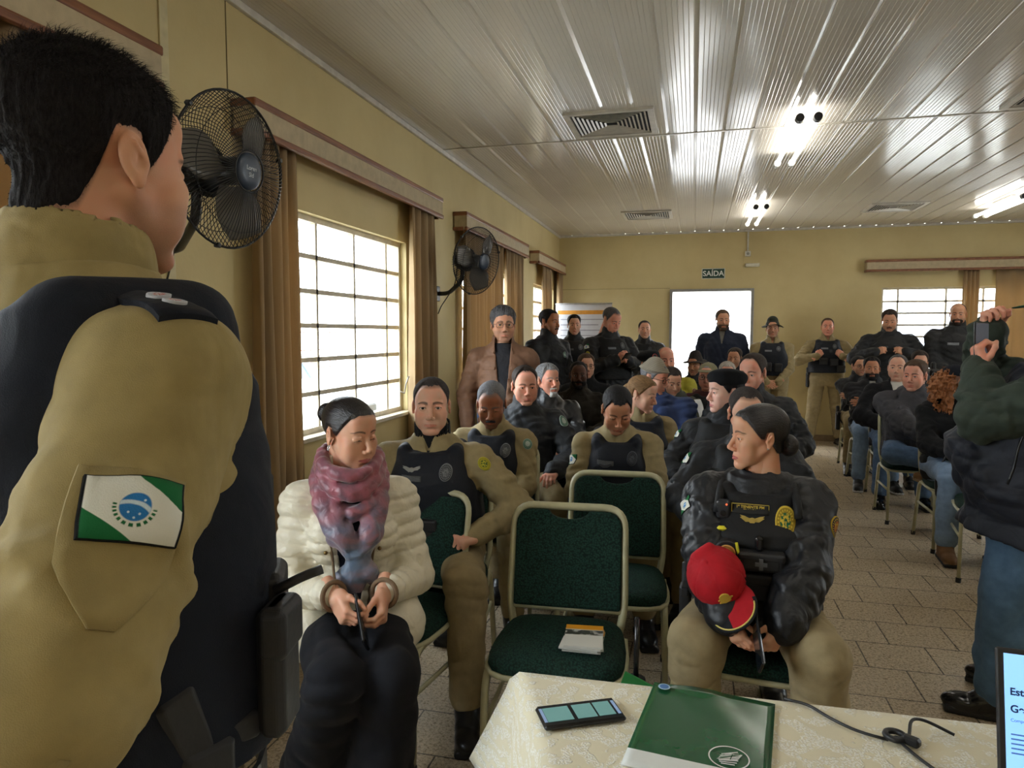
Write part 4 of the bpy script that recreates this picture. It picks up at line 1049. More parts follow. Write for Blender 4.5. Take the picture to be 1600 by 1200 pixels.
# windows: steel sashes painted cream, thin panes
steel = mat('cream painted steel', S((206,196,176)), .45); glass = glassmat()
def window(idx, axis, pos, a0, a1, z0, z1, cols, rows, out, style='grid'):
    P = (lambda a, z, o=0: (pos+out*(.07+o), a, z)) if axis == 'y' else (lambda a, z, o=0: (a, pos+out*(.07+o), z))
    SZ = (lambda da, dz, dp: (dp, da, dz)) if axis == 'y' else (lambda da, dz, dp: (da, dp, dz))
    fr = MB(); W, Hh = a1-a0, z1-z0; ac, zc = (a0+a1)/2, (z0+z1)/2
    for a in (a0+.016, a1-.016): fr.box(P(a, zc), SZ(.032, Hh, .05))
    for z in (z0+.016, z1-.016): fr.box(P(ac, z), SZ(W-.064, .032, .05))
    cw = (W-.064)/cols if isinstance(cols, int) else None
    cuts = [a0+.032+cw*i for i in range(cols+1)] if cw else [a0+.032+(W-.064)*c for c in cols]
    rz = [z0+.032+(Hh-.064)*i/rows for i in range(rows+1)]
    for a in cuts[1:-1]: fr.box(P(a, zc), SZ(.022, Hh-.064, .036))
    for z in rz[1:-1]: fr.box(P(ac, z), SZ(W-.064, .026, .036))
    o = struct(fr.build('window_%d' % idx, steel))
    g = MB(); g.box(P(ac, zc, .012), SZ(W-.06, Hh-.06, .003)); g.build('window_pane', glass, o)
    s = MB(); s.box((pos+out*.05, ac, z0-.011) if axis == 'y' else (ac, pos+out*.05, z0-.011), (.17, W+.04, .024) if axis == 'y' else (W+.04, .17, .024)); s.build('window_sill', steel, o, bevel=.004)
    return o
for i, (a, b2) in enumerate(WIN): w_ = window(i+1 if i < 4 else 8, 'y', L, a, b2, *WZ, 4 if i != 1 else [0, .07, .335, .605, .885, .995, 1.0][0:5]+[1.0], 6, -1)
window(5, 'x', D, BWIN[0], BWIN[1], BWIN[2], BWIN[3], [0, .10, .42, .66, .9, 1], 7, 1)
for i, (a, b2) in enumerate(RW_ADDED): window(6+i, 'y', RX, a, b2, *WZ, 4, 6, 1)
# a casement lever on the first visible window
lm = mat('dull steel', S((150,146,140)), .35, .7)
mb = MB(); mb.tube([(L-.03, 4.66, 1.12), (L+.02, 4.68, 1.10), (L+.03, 4.68, 1.16), (L+.05, 4.69, 1.22)], .006, 6); mb.build('window_lever', lm, bpy.data.objects['window_2'])
# doorway at the back: grey steel frame, standing open
df = mat('grey door frame steel', S((150,150,148)), .4, .3)
mb = MB()
for x in (DOOR[0]+.02, DOOR[1]-.02): mb.box((x, D+.05, DOOR[3]/2), (.04, .2, DOOR[3]))
mb.box(((DOOR[0]+DOOR[1])/2, D+.05, DOOR[3]-.02), (DOOR[1]-DOOR[0]-.08, .2, .04)); dro = struct(mb.build('door_1', df, bevel=.004))
# wooden pelmets over the windows, with curtains under them
wood, nt, b = nodes_of('varnished brown wood'); co = obj_co(nt, (3, .35, 9)); n1 = nd(nt, 'ShaderNodeTexNoise', i_Scale=6.0, i_Detail=6.0, i_Distortion=1.0); nt.links.new(co, n1.inputs['Vector'])
nt.links.new(ramp2(nt, n1.outputs['Fac'], S((104,62,42)), S((150,98,66)), .3, .7), b.inputs['Base Color']); b.inputs['Roughness'].default_value = .38
pelm = mat('pelmet cloth facing', S((186,170,140)), .7, bump=.15, bs=260)
def pelmet(label, axis, pos, a0, a1, z0, z1, out, depth=.13):
    o = thing('curtain_pelmet', label, 'pelmet', (pos+out*depth/2, (a0+a1)/2, z0) if axis == 'y' else ((a0+a1)/2, pos+out*depth/2, z0), group='wooden curtain pelmets')
    SZ = (lambda d, a, z: (d, a, z)) if axis == 'y' else (lambda d, a, z: (a, d, z)); OF = (lambda d, a: (d, a)) if axis == 'y' else (lambda d, a: (a, d))
    W, Hh = a1-a0, z1-z0; f = MB()
    f.box((*OF(out*(depth/2-.012), 0), Hh/2), SZ(.014, W-.02, Hh-.02))
    for a in (-W/2+.012, W/2-.012): f.box((*OF(0, a), Hh/2), SZ(depth-.03, .014, Hh-.02))
    f.build('facing', pelm, o)
    t = MB(); t.box((*OF(.0, 0), Hh-.018), SZ(depth, W, .036)); t.build('top_rail', wood, o, bevel=.008)
    l = MB(); l.box((*OF(out*(depth/2-.012), 0), .016), SZ(.03, W, .032))
    for a in (-W/2+.012, W/2-.012): l.box((*OF(-out*.016, a), .016), SZ(depth-.034, .026, .032))
    l.build('bottom_rail', wood, o, bevel=.008)
    return o
def cur_mat(name, c, tr=.35):
    if name in MATS: return MATS[name]
    m, nt, b = nodes_of(name); co = obj_co(nt); n = nd(nt, 'ShaderNodeTexNoise', i_Scale=300.0); nt.links.new(co, n.inputs['Vector'])
    nt.links.new(ramp2(nt, n.outputs['Fac'], tuple(v*.9 for v in c), c, .3, .7), b.inputs['Base Color']); b.inputs['Roughness'].default_value = .75; b.inputs['Sheen Weight'].default_value = .2; b.inputs['Specular IOR Level'].default_value = .2
    t = nd(nt, 'ShaderNodeBsdfTranslucent'); t.inputs[0].default_value = rgba(c); x = nd(nt, 'ShaderNodeMixShader'); x.inputs[0].default_value = tr
    nt.links.new(b.outputs[0], x.inputs[1]); nt.links.new(t.outputs[0], x.inputs[2]); nt.links.new(x.outputs[0], nt.nodes['Material Output'].inputs[0])
    MATS[name] = m; return m
curt = cur_mat('tan satin curtain', S((186,160,122)))
def curtain(label, axis, pos, a0, a1, z0, z1, folds, amp, seed, group='tan curtains', m=None, gather=0.0):
    """a hanging panel of deep rounded pleats, closed into a thin sheet"""
    rg = np.random.RandomState(seed); n = max(24, folds*10); rows = 14; V = []
    ph = np.cumsum(rg.uniform(.7, 1.3, n)); ph = ph/ph[-1]*folds*2*np.pi
    am = amp*np.interp(np.arange(n), np.arange(0, n, max(1, n//(folds+1)))[:folds+2], rg.uniform(.6, 1.15, len(np.arange(0, n, max(1, n//(folds+1)))[:folds+2])))
    for j in range(rows+1):
        t = j/rows; z = z1+(z0-z1)*t
        for i in range(n):
            a = a0+(a1-a0)*i/(n-1); a = (a0+a1)/2+(a-(a0+a1)/2)*(1-gather*(1-t)**2)
            w = math.sin(ph[i]+.25*math.sin(3*t+seed)); d = pos+am[i]*np.sign(w)*abs(w)**.6*(.75+.35*t)+.008*math.sin(5*t+i*.3)
            V.append((d, a, z) if axis == 'y' else (a, d, z))
    F = [(j*n+i, j*n+i+1, (j+1)*n+i+1, (j+1)*n+i) for j in range(rows) for i in range(n-1)]
    mb = MB(); mb.add(V, F, 0, True); o = mb.build('curtain', m or curt)
    so = o.modifiers.new('thick', 'SOLIDIFY'); so.thickness = .004; so.offset = 0
    return tag(o, label, 'curtain', group)
PZ0, PZ1 = 2.395, 2.555
pelmet('long wooden pelmet with pale facing above the left wall window nearest the room front', 'y', L, -.25, 2.25, PZ0, PZ1, 1)
pelmet('wooden pelmet above the large left window, behind the nearer wall fan', 'y', L, 2.80, 5.22, PZ0, PZ1, 1)
pelmet('wooden pelmet with brown rails directly behind the farther wall fan', 'y', L, 5.80, 8.15, PZ0, PZ1, 1)
pelmet('short wooden pelmet on left wall nearest the back corner', 'y', L, 8.72, 10.62, PZ0, PZ1, 1)
pelmet('wooden pelmet along the back wall above the window behind two standing officers', 'x', D, 2.27, 6.0, 2.36, 2.525, -1)
xc = L+.075
curtain('tan curtain beside the foreground standing officer, at the near end of left wall', 'y', xc, 1.46, 2.14, .05, PZ0+.02, 7, .035, 11)
curtain('tan curtain hanging left of the large window, right under the nearer wall fan', 'y', xc, 2.84, 3.22, .06, PZ0+.02, 5, .05, 12)
curtain('pale tan curtain gathered at the right edge of the large window', 'y', xc, 4.66, 5.16, .06, PZ0+.02, 4, .045, 13)
curtain('broad pleated tan curtain behind the standing man in brown jacket', 'y', xc, 5.86, 7.15, .06, PZ0+.02, 10, .04, 14)
curtain('pleated tan curtain right of the man in brown jacket, beside a bright window gap', 'y', xc, 7.22, 8.08, .06, PZ0+.02, 6, .045, 15)
curtain('tan curtain under the short pelmet, left of the bright gap near the back corner', 'y', xc, 9.12, 9.72, .06, PZ0+.02, 5, .04, 16)
curtain('narrow tan curtain in the back corner of left wall', 'y', xc, 10.22, 10.58, .06, PZ0+.02, 4, .04, 17)
curtain('narrow gathered curtain hanging in front of the back window behind the bald officer', 'x', D-.07, 3.47, 3.66, .06, 2.38, 4, .03, 18)
curtain('wide tan curtain at the right end of back window, behind the raised phone', 'x', D-.07, 3.86, 5.9, .06, 2.38, 8, .035, 19)
# ceiling lamps
tube_m = emit('lit fluorescent tube', (1.0, .97, .90), 13.0); capm = mat('dark grey lamp cap', (.03,.032,.034), .5); basem = mat('white lamp base', S((210,208,200)), .4)
def lamp(x, y, label, z=H):
    o = thing('fluorescent_lamp', label, 'ceiling lamp', (x, y, z), group='twin tube ceiling lamps')
    b = MB(); b.box((0, 0, -.02), (.06, .50, .035), bev=.008); b.build('lamp_base', basem, o)
    for s in (-1, 1):
        t = MB(); t.tube([(s*.055, -.62, -.085), (s*.055, .62, -.085)], .0165, 12); k = t.build('tube', tube_m, o)
        for y2 in (-.64, .64):
            c = MB(); c.tube([(s*.055, y2-.03, -.085), (s*.055, y2+.03, -.085)], .027, 14, smooth=False); c.build('tube_socket', capm if y2 < 0 else basem, k)
    return o
lamp(.70, 5.68, 'largest lit twin fluorescent lamp, centre of the ceiling'); lamp(.70, 9.02, 'small lit twin fluorescent lamp nearest the exit sign'); lamp(3.28, 9.02, 'lit twin fluorescent lamp on the ceiling above the back window')
for x in (.7, 3.28): lamp(x, 2.2, 'lit twin fluorescent lamp on the ceiling near the room front')
for x in (.7, 3.28): lamp(x, -1.2, 'lit twin fluorescent lamp on the ceiling behind the table')
lamp(3.28, 5.68, 'lit twin fluorescent lamp on the right part of the ceiling')
# air outlets: frame with nested four-way slats
vm = mat('white vent enamel', S((196,190,178)), .35); vd = mat('dark vent inside', (.02,.02,.02), .8)
def vent(x, y, label, w=.60):
    o = thing('ceiling_vent', label, 'ceiling vent', (x, y, H), group='ceiling air vents')
    f = MB()
    for a, b2 in ((-1, 0), (1, 0), (0, -1), (0, 1)): f.box((a*(w/2-.02), b2*(w/2-.02), -.008), (.04 if a else w, .04 if b2 else w-.08, .018))
    f.build('frame', vm, o)
    k = MB(); k.box((0, 0, -.001), (w-.08, w-.08, .002)); k.build('duct', vd, o)
    s = MB()
    for i in range(8):
        h = w/2-.06-i*.028
        if h < .02: break
        for a in range(4):
            R = rotz(a*math.pi/2) @ rotx(rad(22)); c = rotz(a*math.pi/2) @ V3(0, -h, -.010); s.box(c, (2*h, .013, .003), 0, R)
    s.build('slat', vm, o); return o
vent(-.58, 5.12, 'square white air vent left of the largest ceiling lamp'); vent(-.58, 9.1, 'small white air vent on the ceiling above the roll-up banner'); vent(2.24, 9.25, 'white air vent on the ceiling, between two lamps near back wall'); vent(2.22, 5.12, 'dark air vent at the upper right, cut by the photo edge')
# exit sign, emergency light, conduit on the back wall
o = thing('exit_sign', 'dark green exit sign with white letters above the open doorway', 'sign', (.265, D, 2.39))
mb = MB(); mb.box((0, -.006, 0), (.325, .010, .150)); mb.build('sign_border', mat('white sign edge', S((214,218,210)), .4), o)
mb = MB(); mb.box((0, -.012, 0), (.305, .004, .132)); mb.build('sign_plate', mat('dark green sign', S((22,62,50)), .4), o)
text_mesh('lettering', 'SAÍDA', .105, mat('white lettering', S((232,236,230)), .5), m4((1,0,0), (0,0,1), (0,-1,0), (0, -.0155, -.002)), o, .0008, .0016)
o = thing('wall_mounted_light', 'small white emergency light bar up and right of the exit sign', 'lamp', (.80, D, 2.50))
mb = MB(); mb.box((0, -.02, 0), (.20, .04, .052), bev=.008); mb.build('housing', mat('aged white plastic', S((206,200,178)), .4), o)
mb = MB(); mb.box((0, -.0415, 0), (.17, .004, .03)); mb.build('diffuser', mat('clear diffuser', S((216,214,200)), .2), o)
o = thing('conduit_outlet', 'thin white cable conduit with socket box, running down from ceiling above the exit sign', 'conduit', (.735, D, 2.66))
mb = MB(); mb.box((0, -.008, .17), (.02, .016, .30)); mb.build('conduit', basem, o); mb = MB(); mb.box((0, -.02, 0), (.075, .04, .075), bev=.006); bx_ = mb.build('socket_box', basem, o)
mb = MB(); mb.disc((0, -.041, 0), (0, -1, 0), .02, .003, 16); mb.build('socket_face', mat('grey socket', S((150,148,140)), .5), bx_)
# ------------------------------------------------------------------ wall fans
blk = mat('black fan plastic', (.012,.013,.015), .35); wire = mat('black fan wire', (.01,.01,.011), .35, .3)
bladem = mat('smoky fan blade', S((104,100,94)), .25, var=.05)
def fan(c, axis, wallpt, label, r=.25):
    """cage of bent wires front and back, three broad blades, hub cap, motor shell and wall arm; c = cage centre"""
    c = np.array(c); R = frame(axis); o = thing('wall_fan', label, 'fan', c, group='black wall fans')
    tf = lambda P: (np.asarray(P, float) @ R.T)
    g = MB(); n = 96
    for k in range(n):
        a = 2*math.pi*k/n; ca, sa = math.cos(a), math.sin(a); tw = .22
        P = []
        for t in np.linspace(0, 1, 6):
            rr = .062+(r-.062)*t; aa = a+tw*t*t; P.append((rr*math.cos(aa), rr*math.sin(aa), .072*(1-t**3)+.004))
        g.tube(tf(P), .0014, 4, caps=False)
    for k in range(72):
        a = 2*math.pi*k/72; P = []
        for t in np.linspace(0, 1, 5):
            rr = .07+(r-.07)*t; aa = a-.2*t*t; P.append((rr*math.cos(aa), rr*math.sin(aa), -.085*(1-t**4)-.004))
        g.tube(tf(P), .0014, 4, caps=False)
    for rr, z, w in ((r+.002, 0, .0042), (r*.80, .045, .0014), (.066, .076, .003), (r*.8, -.055, .0014), (.075, -.089, .003)):
        g.tube(tf([(rr*math.cos(a), rr*math.sin(a), z) for a in np.linspace(0, 2*math.pi, 49)[:-1]]), w, 6, closed=True)
    g.build('cage', wire, o)
    for a in (20, 140, 260):
        clip = MB(); p = R @ V3((r+.003)*math.cos(rad(a)), (r+.003)*math.sin(rad(a)), 0); clip.box(p, (.016, .016, .022), 0, R @ rotz(rad(a)), .003); clip.build('cage_clip', blk, o)
    b = MB(); N = 10
    for k in range(3):
        a0 = 2*math.pi*k/3+.5; V = []
        for i in range(N+1):
            t = i/N; rr = .05+(r-.072)*t; wd = math.radians(30+42*math.sin(math.pi*min(1, .25+t*.8)))
            for j in range(7):
                s = j/6; aa = a0+(s-.35)*wd+t*.35; z = (s-.5)*.055*(1-.3*t); V.append((rr*math.cos(aa), rr*math.sin(aa), z+.003)); 
        V = np.array(V); V2 = V.copy(); V2[:, 2] -= .0025; m = len(V)
        F = [(i*7+j, (i+1)*7+j, (i+1)*7+j+1, i*7+j+1) for i in range(N) for j in range(6)]
        F2 = [tuple(m+q for q in f[::-1]) for f in F]
        rim = [j for j in range(7)]+[i*7+6 for i in range(1, N+1)]+[N*7+j for j in range(5, -1, -1)]+[i*7 for i in range(N-1, 0, -1)]
        F3 = [(p, q, q+m, p+m) for p, q in zip(rim, rim[1:]+rim[:1])]
        bl = MB(); bl.add(tf(np.concatenate([V, V2])), F+F2+F3, 0, True); bl.build('blade', bladem, o)
    h = MB(); h.lathe([(.001, .084), (.03, .084), (.052, .081), (.060, .075), (.060, .070)], 28, 0, R=R); h.build('hub_cap', mat('dark blue-grey hub cap', S((44,56,74)), .35), o)
    h = MB(); h.lathe([(.02, .05), (.045, .035), (.048, -.03), (.03, -.05)], 20, 0, R=R); h.build('spinner', blk, o)
    m_ = MB(); m_.lathe([(.0, -.215), (.045, -.21), (.068, -.19), (.078, -.15), (.076, -.115), (.088, -.10), (.088, -.092), (.0, -.090)], 28, 0, R=R)
    for k in range(24):
        a = 2*math.pi*k/24; m_.box(R @ V3(.0785*math.cos(a), .0785*math.sin(a), -.14), (.004, .004, .05), 0, R @ rotz(a))
    mo = m_.build('motor_housing', blk, o)
    w = np.array(wallpt)-c; back = R @ V3(0, 0, -.15); arm = MB()
    arm.tube(round_path([back, back+V3(0, 0, -.16)*1, w+V3(.10, 0, .0), w], .10, 6), .017, 10); arm.build('arm', blk, o)
    pl = MB(); pl.box(w+V3(.008, 0, 0), (.016, .075, .12), bev=.004); pl.build('wall_plate', blk, o)
    cd = MB(); cd.tube(round_path([back+R @ V3(0, -.05, -.05), back+V3(-.05, -.03, -.20), w+V3(.03, .02, -.10), w+V3(.004, .02, -.16)], .08, 6), .004, 6); cd.build('power_cord', blk, o)
    return o, R
f1, R1 = fan((-1.50, 2.10, 2.06), (1, -.10, -.10), (L, 2.33, 1.84), 'large black wall fan facing the room, next to the foreground officer head')
M1 = m4(*(R1 @ np.array([[0, -1, 0], [1, 0, 0], [0, 0, 1]]).T).T, R1 @ V3(0, 0, .0845))
wl = mat('pale grey print', S((190,196,204)), .5)
xr = V3(0, 1, 0); xr = nrm(xr-R1[:, 2]*(xr@R1[:, 2])); yr = np.cross(R1[:, 2], xr)
text_mesh('hub_print', 'Loren', .020, wl, m4(xr, yr, R1[:, 2], R1 @ V3(0, 0, .0845)+yr*.010), f1, .0004, .0002); text_mesh('hub_print', 'Sid', .020, wl, m4(xr, yr, R1[:, 2], R1 @ V3(0, 0, .0845)-yr*.012), f1, .0004, .0002)
fan((-1.60, 5.20, 2.07), (.90, -.42, -.16), (L, 5.40, 1.84), 'smaller looking black wall fan between two pelmets, tilted down')
# ------------------------------------------------------------------ roll-up banner in the back corner
o = thing('rollup_banner', 'white roll-up banner with orange title band in the back left corner', 'banner', (-1.50, 9.95, 0), rad(-3))
mb = MB(); mb.box((0, 0, 1.0), (.80, .004, 1.86)); mb.build('sheet', mat('white banner sheet', S((216,216,222)), .5, var=.03), o)
mb = MB(); mb.box((0, 0, 1.94), (.81, .022, .022)); mb.build('top_rail', mat('dull aluminium', S((190,190,190)), .35, .6), o); mb = MB(); mb.box((0, 0, .04), (.84, .12, .08), bev=.02); mb.build('base', mat('dull aluminium', (0,0,0)), o)
mb = MB(); mb.box((0, -.0032, 1.82), (.74, .002, .055)); mb.build('title_band', mat('orange print', S((226,158,64)), .5), o)
mb = MB(); rg = np.random.RandomState(4)
for i in range(9): w = rg.uniform(.45, .62); mb.box((-.33+w/2, -.003, 1.72-i*.075), (w, .0018, .013))
mb.build('printed_lines', mat('grey print', S((160,158,168)), .6), o)
mb = MB(); mb.box((0, .06, 1.0), (.016, .016, 1.9)); mb.build('pole', mat('dull aluminium', (0,0,0)), o)
# ------------------------------------------------------------------ table with lace cloth, in front
lace, nt, b = nodes_of('ivory lace cloth'); co = obj_co(nt)
w1 = nd(nt, 'ShaderNodeTexWave', wave_type='RINGS', i_Scale=9.0, i_Distortion=9.0, i_Detail=2.0, i_Detail_Scale=2.2); nt.links.new(co, w1.inputs['Vector'])
v1 = nd(nt, 'ShaderNodeTexVoronoi', i_Scale=230.0); nt.links.new(co, v1.inputs['Vector'])
mx = mathn(nt, 'MULTIPLY', step(nt, w1.outputs['Fac'], .42, .25), mathn(nt, 'SUBTRACT', 1.0, mathn(nt, 'MULTIPLY', step(nt, v1.outputs['Distance'], .48, .2), .8)))
nt.links.new(ramp2(nt, mx, S((222,212,182)), S((240,236,224)), .1, .8), b.inputs['Base Color']); b.inputs['Roughness'].default_value = .85; b.inputs['Specular IOR Level'].default_value = .15; b.inputs['Sheen Weight'].default_value = .1
bp = nd(nt, 'ShaderNodeBump', i_Strength=.55, i_Distance=.004); nt.links.new(mx, bp.inputs['Height']); nt.links.new(bp.outputs['Normal'], b.inputs['Normal'])
TA = rad(1.0); TX0, TY1 = -.365, 1.50; TZ = .76; TW, TD = 2.0, .80
tbl = thing('folding_table', 'long table at the front under an ivory lace cloth', 'table', (TX0, TY1, 0), TA)
mb = MB(); mb.prism([(.008, -.006), (.36*TD+.004, -TD+.006), (TW-.006, -TD+.006), (TW-.006, -.006)][::1], TZ-.028, TZ-.006); mb.build('tabletop', mat('brown laminate', S((120,96,70)), .4), tbl)
for x in (.13, TW-.07):
    for y in (-.07, -TD+.07): x = x if x > 1 or y > -.3 else .40; mb = MB(); mb.tube([(x, y, 0), (x, y, TZ-.028)], .018, 10); mb.build('leg', mat('grey steel tube', S((90,90,92)), .4, .6), tbl)
mb = MB(); nx, ny, nd_ = 80, 32, 12; drop = .30
xs = np.linspace(0, TW, nx+1); ys = np.linspace(0, -TD, ny+1); V = []; idx = {}
def put(p): V.append(p); return len(V)-1
for j in range(ny+1):
    for i in range(nx+1): idx[(i, j)] = put((xs[i], ys[j], TZ+.0015+.0012*math.sin(xs[i]*23+ys[j]*7)*math.sin(ys[j]*19)))
F = [(idx[(i, j)], idx[(i, j+1)], idx[(i+1, j+1)], idx[(i+1, j)]) for j in range(ny) for i in range(nx)]
rim = [(i, 0) for i in range(nx+1)]+[(nx, j) for j in range(1, ny+1)]+[(i, ny) for i in range(nx-1, -1, -1)]+[(0, j) for j in range(ny-1, 0, -1)]
prev = [idx[r_] for r_ in rim]; n = len(rim)
for k in range(1, nd_+1):
    t = k/nd_; cur = []
    for q, (i, j) in enumerate(rim):
        x, y = xs[i], ys[j]; ox = -1 if i == 0 else 1 if i == nx else 0; oy = 1 if j == 0 else -1 if j == ny else 0
        s_ = (x if j in (0, ny) else y)*1.0; wv = .5+.5*math.sin(s_*26+1.1*math.sin(s_*9)); cor = 1.0 if ox and oy else 0
        e = (.006+.050*t*wv+.02*t)*(1+cor*.9); sc = .012*abs(math.sin(q*.55)) if k == nd_ else 0
        cur.append(put((x+ox*e, y+oy*e, TZ+.0015-.012*min(1, t*6)-(drop-.03*cor)*t+sc)))
    for q in range(n): F.append((prev[q], prev[(q+1) % n], cur[(q+1) % n], cur[q])[::-1])
    prev = cur
V = [(x-.36*y*(1-x/TW)-.015*max(0, (TZ-z)/drop)*(x < 0), y, z) for x, y, z in V]; mb.add(V, F, 0, True); tc = mb.build('tablecloth', lace); tc.location = (TX0, TY1, 0); tc.rotation_euler = (0, 0, TA); tag(tc, 'ivory lace tablecloth draped over the long table', 'tablecloth')
so = tc.modifiers.new('thick', 'SOLIDIFY'); so.thickness = .0016; so.offset = 1
TT = TZ+.0045
# phone on the table, dark glass showing three pale cards
pc = V3(-.2035, 1.345, TT+.0055); pu = nrm(V3(.185, .095, 0)); pv = np.cross((0, 0, 1), pu)
ph = phone('smartphone', 'black smartphone lying on lace tablecloth, screen lit with pale cards', m4(-pv, pu, V3(0, 0, 1), pc), mat('dark phone glass', S((26,30,34)), .08), (.078, .166, .010))
scr = emit('phone card glow', S((92,132,128)), .55)
for k, (y, c2, l) in enumerate(((-.046, .0, .052), (.008, 0, .04), (.049, 0, .034))):
    mb = MB(); mb.box((0, y, .0062), (.050, l, .0006)); mb.build('screen_card', scr, ph)
for y in (-.076, .074): mb = MB(); mb.box((0, y, .0062), (.05, .006, .0006)); mb.build('status_bar', emit('phone bar glow', S((120,140,170)), .5), ph)
# green document folder with white lower band and round emblems
fu = nrm(V3(.245, -.033, 0)); fv = np.cross((0, 0, 1), fu); FC = V3(.036, 1.372, TT)
fo = thing('document_folder', 'glossy dark green folder with white band and round leaf emblem on the table', 'folder', FC, math.atan2(fu[1], fu[0]))
grn = mat('glossy green card', S((24,84,48)), .22, var=.05, coat=.3, bump=.03, bs=14); wht = mat('glossy white card', S((226,228,222)), .3, var=.03)
mb = MB(); nx_, ny_ = 16, 18; W_, H_ = .245, .315; V = []
for k in (0, 1):
    for j in range(ny_+1):
        for i in range(nx_+1):
            x, y = W_*(i/nx_-.5), H_*(j/ny_)-.185; V.append((x, y, .0006+k*.0030+.0035*k*max(0, math.sin(i*.42+j*.3))*(j/ny_)**2+k*.004*max(0, (j/ny_-.9)*8)*(1-abs(2*i/nx_-1))))
m_ = (nx_+1)*(ny_+1); I = lambda i, j, k: k*m_+j*(nx_+1)+i; F = []; MI = []
for j in range(ny_):
    for i in range(nx_): F.append((I(i, j, 1), I(i+1, j, 1), I(i+1, j+1, 1), I(i, j+1, 1))); MI.append(1 if j < 3 else 0); F.append((I(i, j, 0), I(i, j+1, 0), I(i+1, j+1, 0), I(i+1, j, 0))); MI.append(1)
rim = [(i, 0) for i in range(nx_+1)]+[(nx_, j) for j in range(1, ny_+1)]+[(i, ny_) for i in range(nx_-1, -1, -1)]+[(0, j) for j in range(ny_-1, 0, -1)]
for a, c2 in zip(rim, rim[1:]+rim[:1]): F.append((I(*a, 0), I(*c2, 0), I(*c2, 1), I(*a, 1))); MI.append(1 if a[1] < 3 else 0)
mb.add(V, F, 0, True); mb.M = MI; mb.build('cover', [grn, wht], fo)
def ring_poly(r0, r1, z, asp=1.0, n=40): return [(r0*math.cos(a)*asp, r0*math.sin(a), z) for a in np.linspace(0, 2*math.pi, n+1)[:-1]]+[(r1*math.cos(a)*asp, r1*math.sin(a), z) for a in np.linspace(0, 2*math.pi, n+1)[:-1]]
mb = MB(); EC = V3(.052, -.100, .0064); n = 40
mb.add(np.array(ring_poly(.033, .0355, 0, 1.0))+EC, [(k, (k+1) % n, n+(k+1) % n, n+k)[::-1] for k in range(n)])
for k in range(-3, 4):                                            # leaf veins and furrows inside the emblem
    y0 = -.004+k*.0065; xw = math.sqrt(max(.0001, .031**2-y0**2)); mb.box(EC+V3(0, y0*.9, 0), (xw*1.15, .0022, .0004), 0, rotz(rad(18+k*4)))
mb.add(np.array([(-.020, -.012, .0002), (-.004, .012, .0002), (.022, .016, .0002), (.014, -.006, .0002)])+EC, [(0, 1, 2, 3)[::-1]])
em = mb.build('leaf_emblem', wht, fo)
mb = MB(); mb.box(EC+V3(.001, .003, .0006), (.040, .0016, .0004), 0, rotz(rad(36))); mb.box(EC+V3(.004, .002, .0006), (.0014, .018, .0004), 0, rotz(rad(-8))); mb.build('leaf_vein', grn, em)
mb = MB(); mb.disc(V3(-.098, .107, .0088), (0, 0, 1), .0125, .0006, 28); s1 = mb.build('round_sticker', mat('pale blue sticker', S((170,196,214)), .4), fo)
mb = MB(); mb.disc(V3(-.098, .107, .0093), (0, 0, 1), .0092, .0006, 24); mb.build('sticker_centre', mat('blue sticker core', S((58,110,170)), .4), s1)
# grey object edge in front of the folder (a laptop corner)
# laptop on the right, screen toward the room front
lu = nrm(V3(1, -.10, 0)); lb = V3(.478, 1.222, TT+.002)
lp = thing('laptop', 'open laptop with light blue slide on the table, at the lower right corner', 'laptop', lb, math.atan2(lu[1], lu[0]))
dk = mat('dark grey laptop shell', S((46,46,48)), .35, .3); SX = .345
mb = MB(); mb.box((SX/2, -.12, .010), (SX, .24, .018), bev=.004); mb.build('base', dk, lp, bevel=.002)
mb = MB()
for r_ in range(5):
    for c2 in range(14): mb.box((.026+c2*.0225, -.045-r_*.020, .0198), (.018, .016, .002))
mb.build('keyboard', mat('black keys', (.015,.015,.016), .5), lp)
tilt = rotx(rad(-14)); sc_ = MB(); Cc = V3(SX/2, 0, .018)+tilt @ V3(0, .003, .118); sc_.box(Cc, (SX, .008, .236), 0, tilt, .003); lid = sc_.build('screen_lid', dk, lp, bevel=.0015)
sb = MB(); sb.box(Cc+tilt @ V3(0, -.0045, .004), (SX-.022, .0008, .212), 0, tilt); sb.build('display', emit('light blue slide', S((138,192,240)), .95), lid)
ttx, tty, ttz = V3(1, 0, 0), tilt @ V3(0, 0, 1), tilt @ V3(0, -1, 0)
navy = emit('slide text navy', S((22,44,84)), .4)
for i, (t, s_, y, c2) in enumerate((('Estruturação', .0155, .052, navy), ('Gestão de', .0155, .026, navy), ('Compreendendo', .0068, .009, emit('slide text blue', S((70,110,170)), .5)))):
    text_mesh('slide_text', t, s_, c2, m4(ttx, tty, ttz, Cc+tilt @ V3(-SX/2+.018, -.0056, y)), lid, .0002, .0004 if i < 2 else 0, 'LEFT')
mb = MB()
for i in range(5): mb.box(Cc+tilt @ V3(-SX/2+.018+.05, -.0056, -.012-i*.007), (.10, .0003, .0022), 0, tilt)
mb.build('slide_lines', emit('slide text blue', (0,0,0), 0), lid)
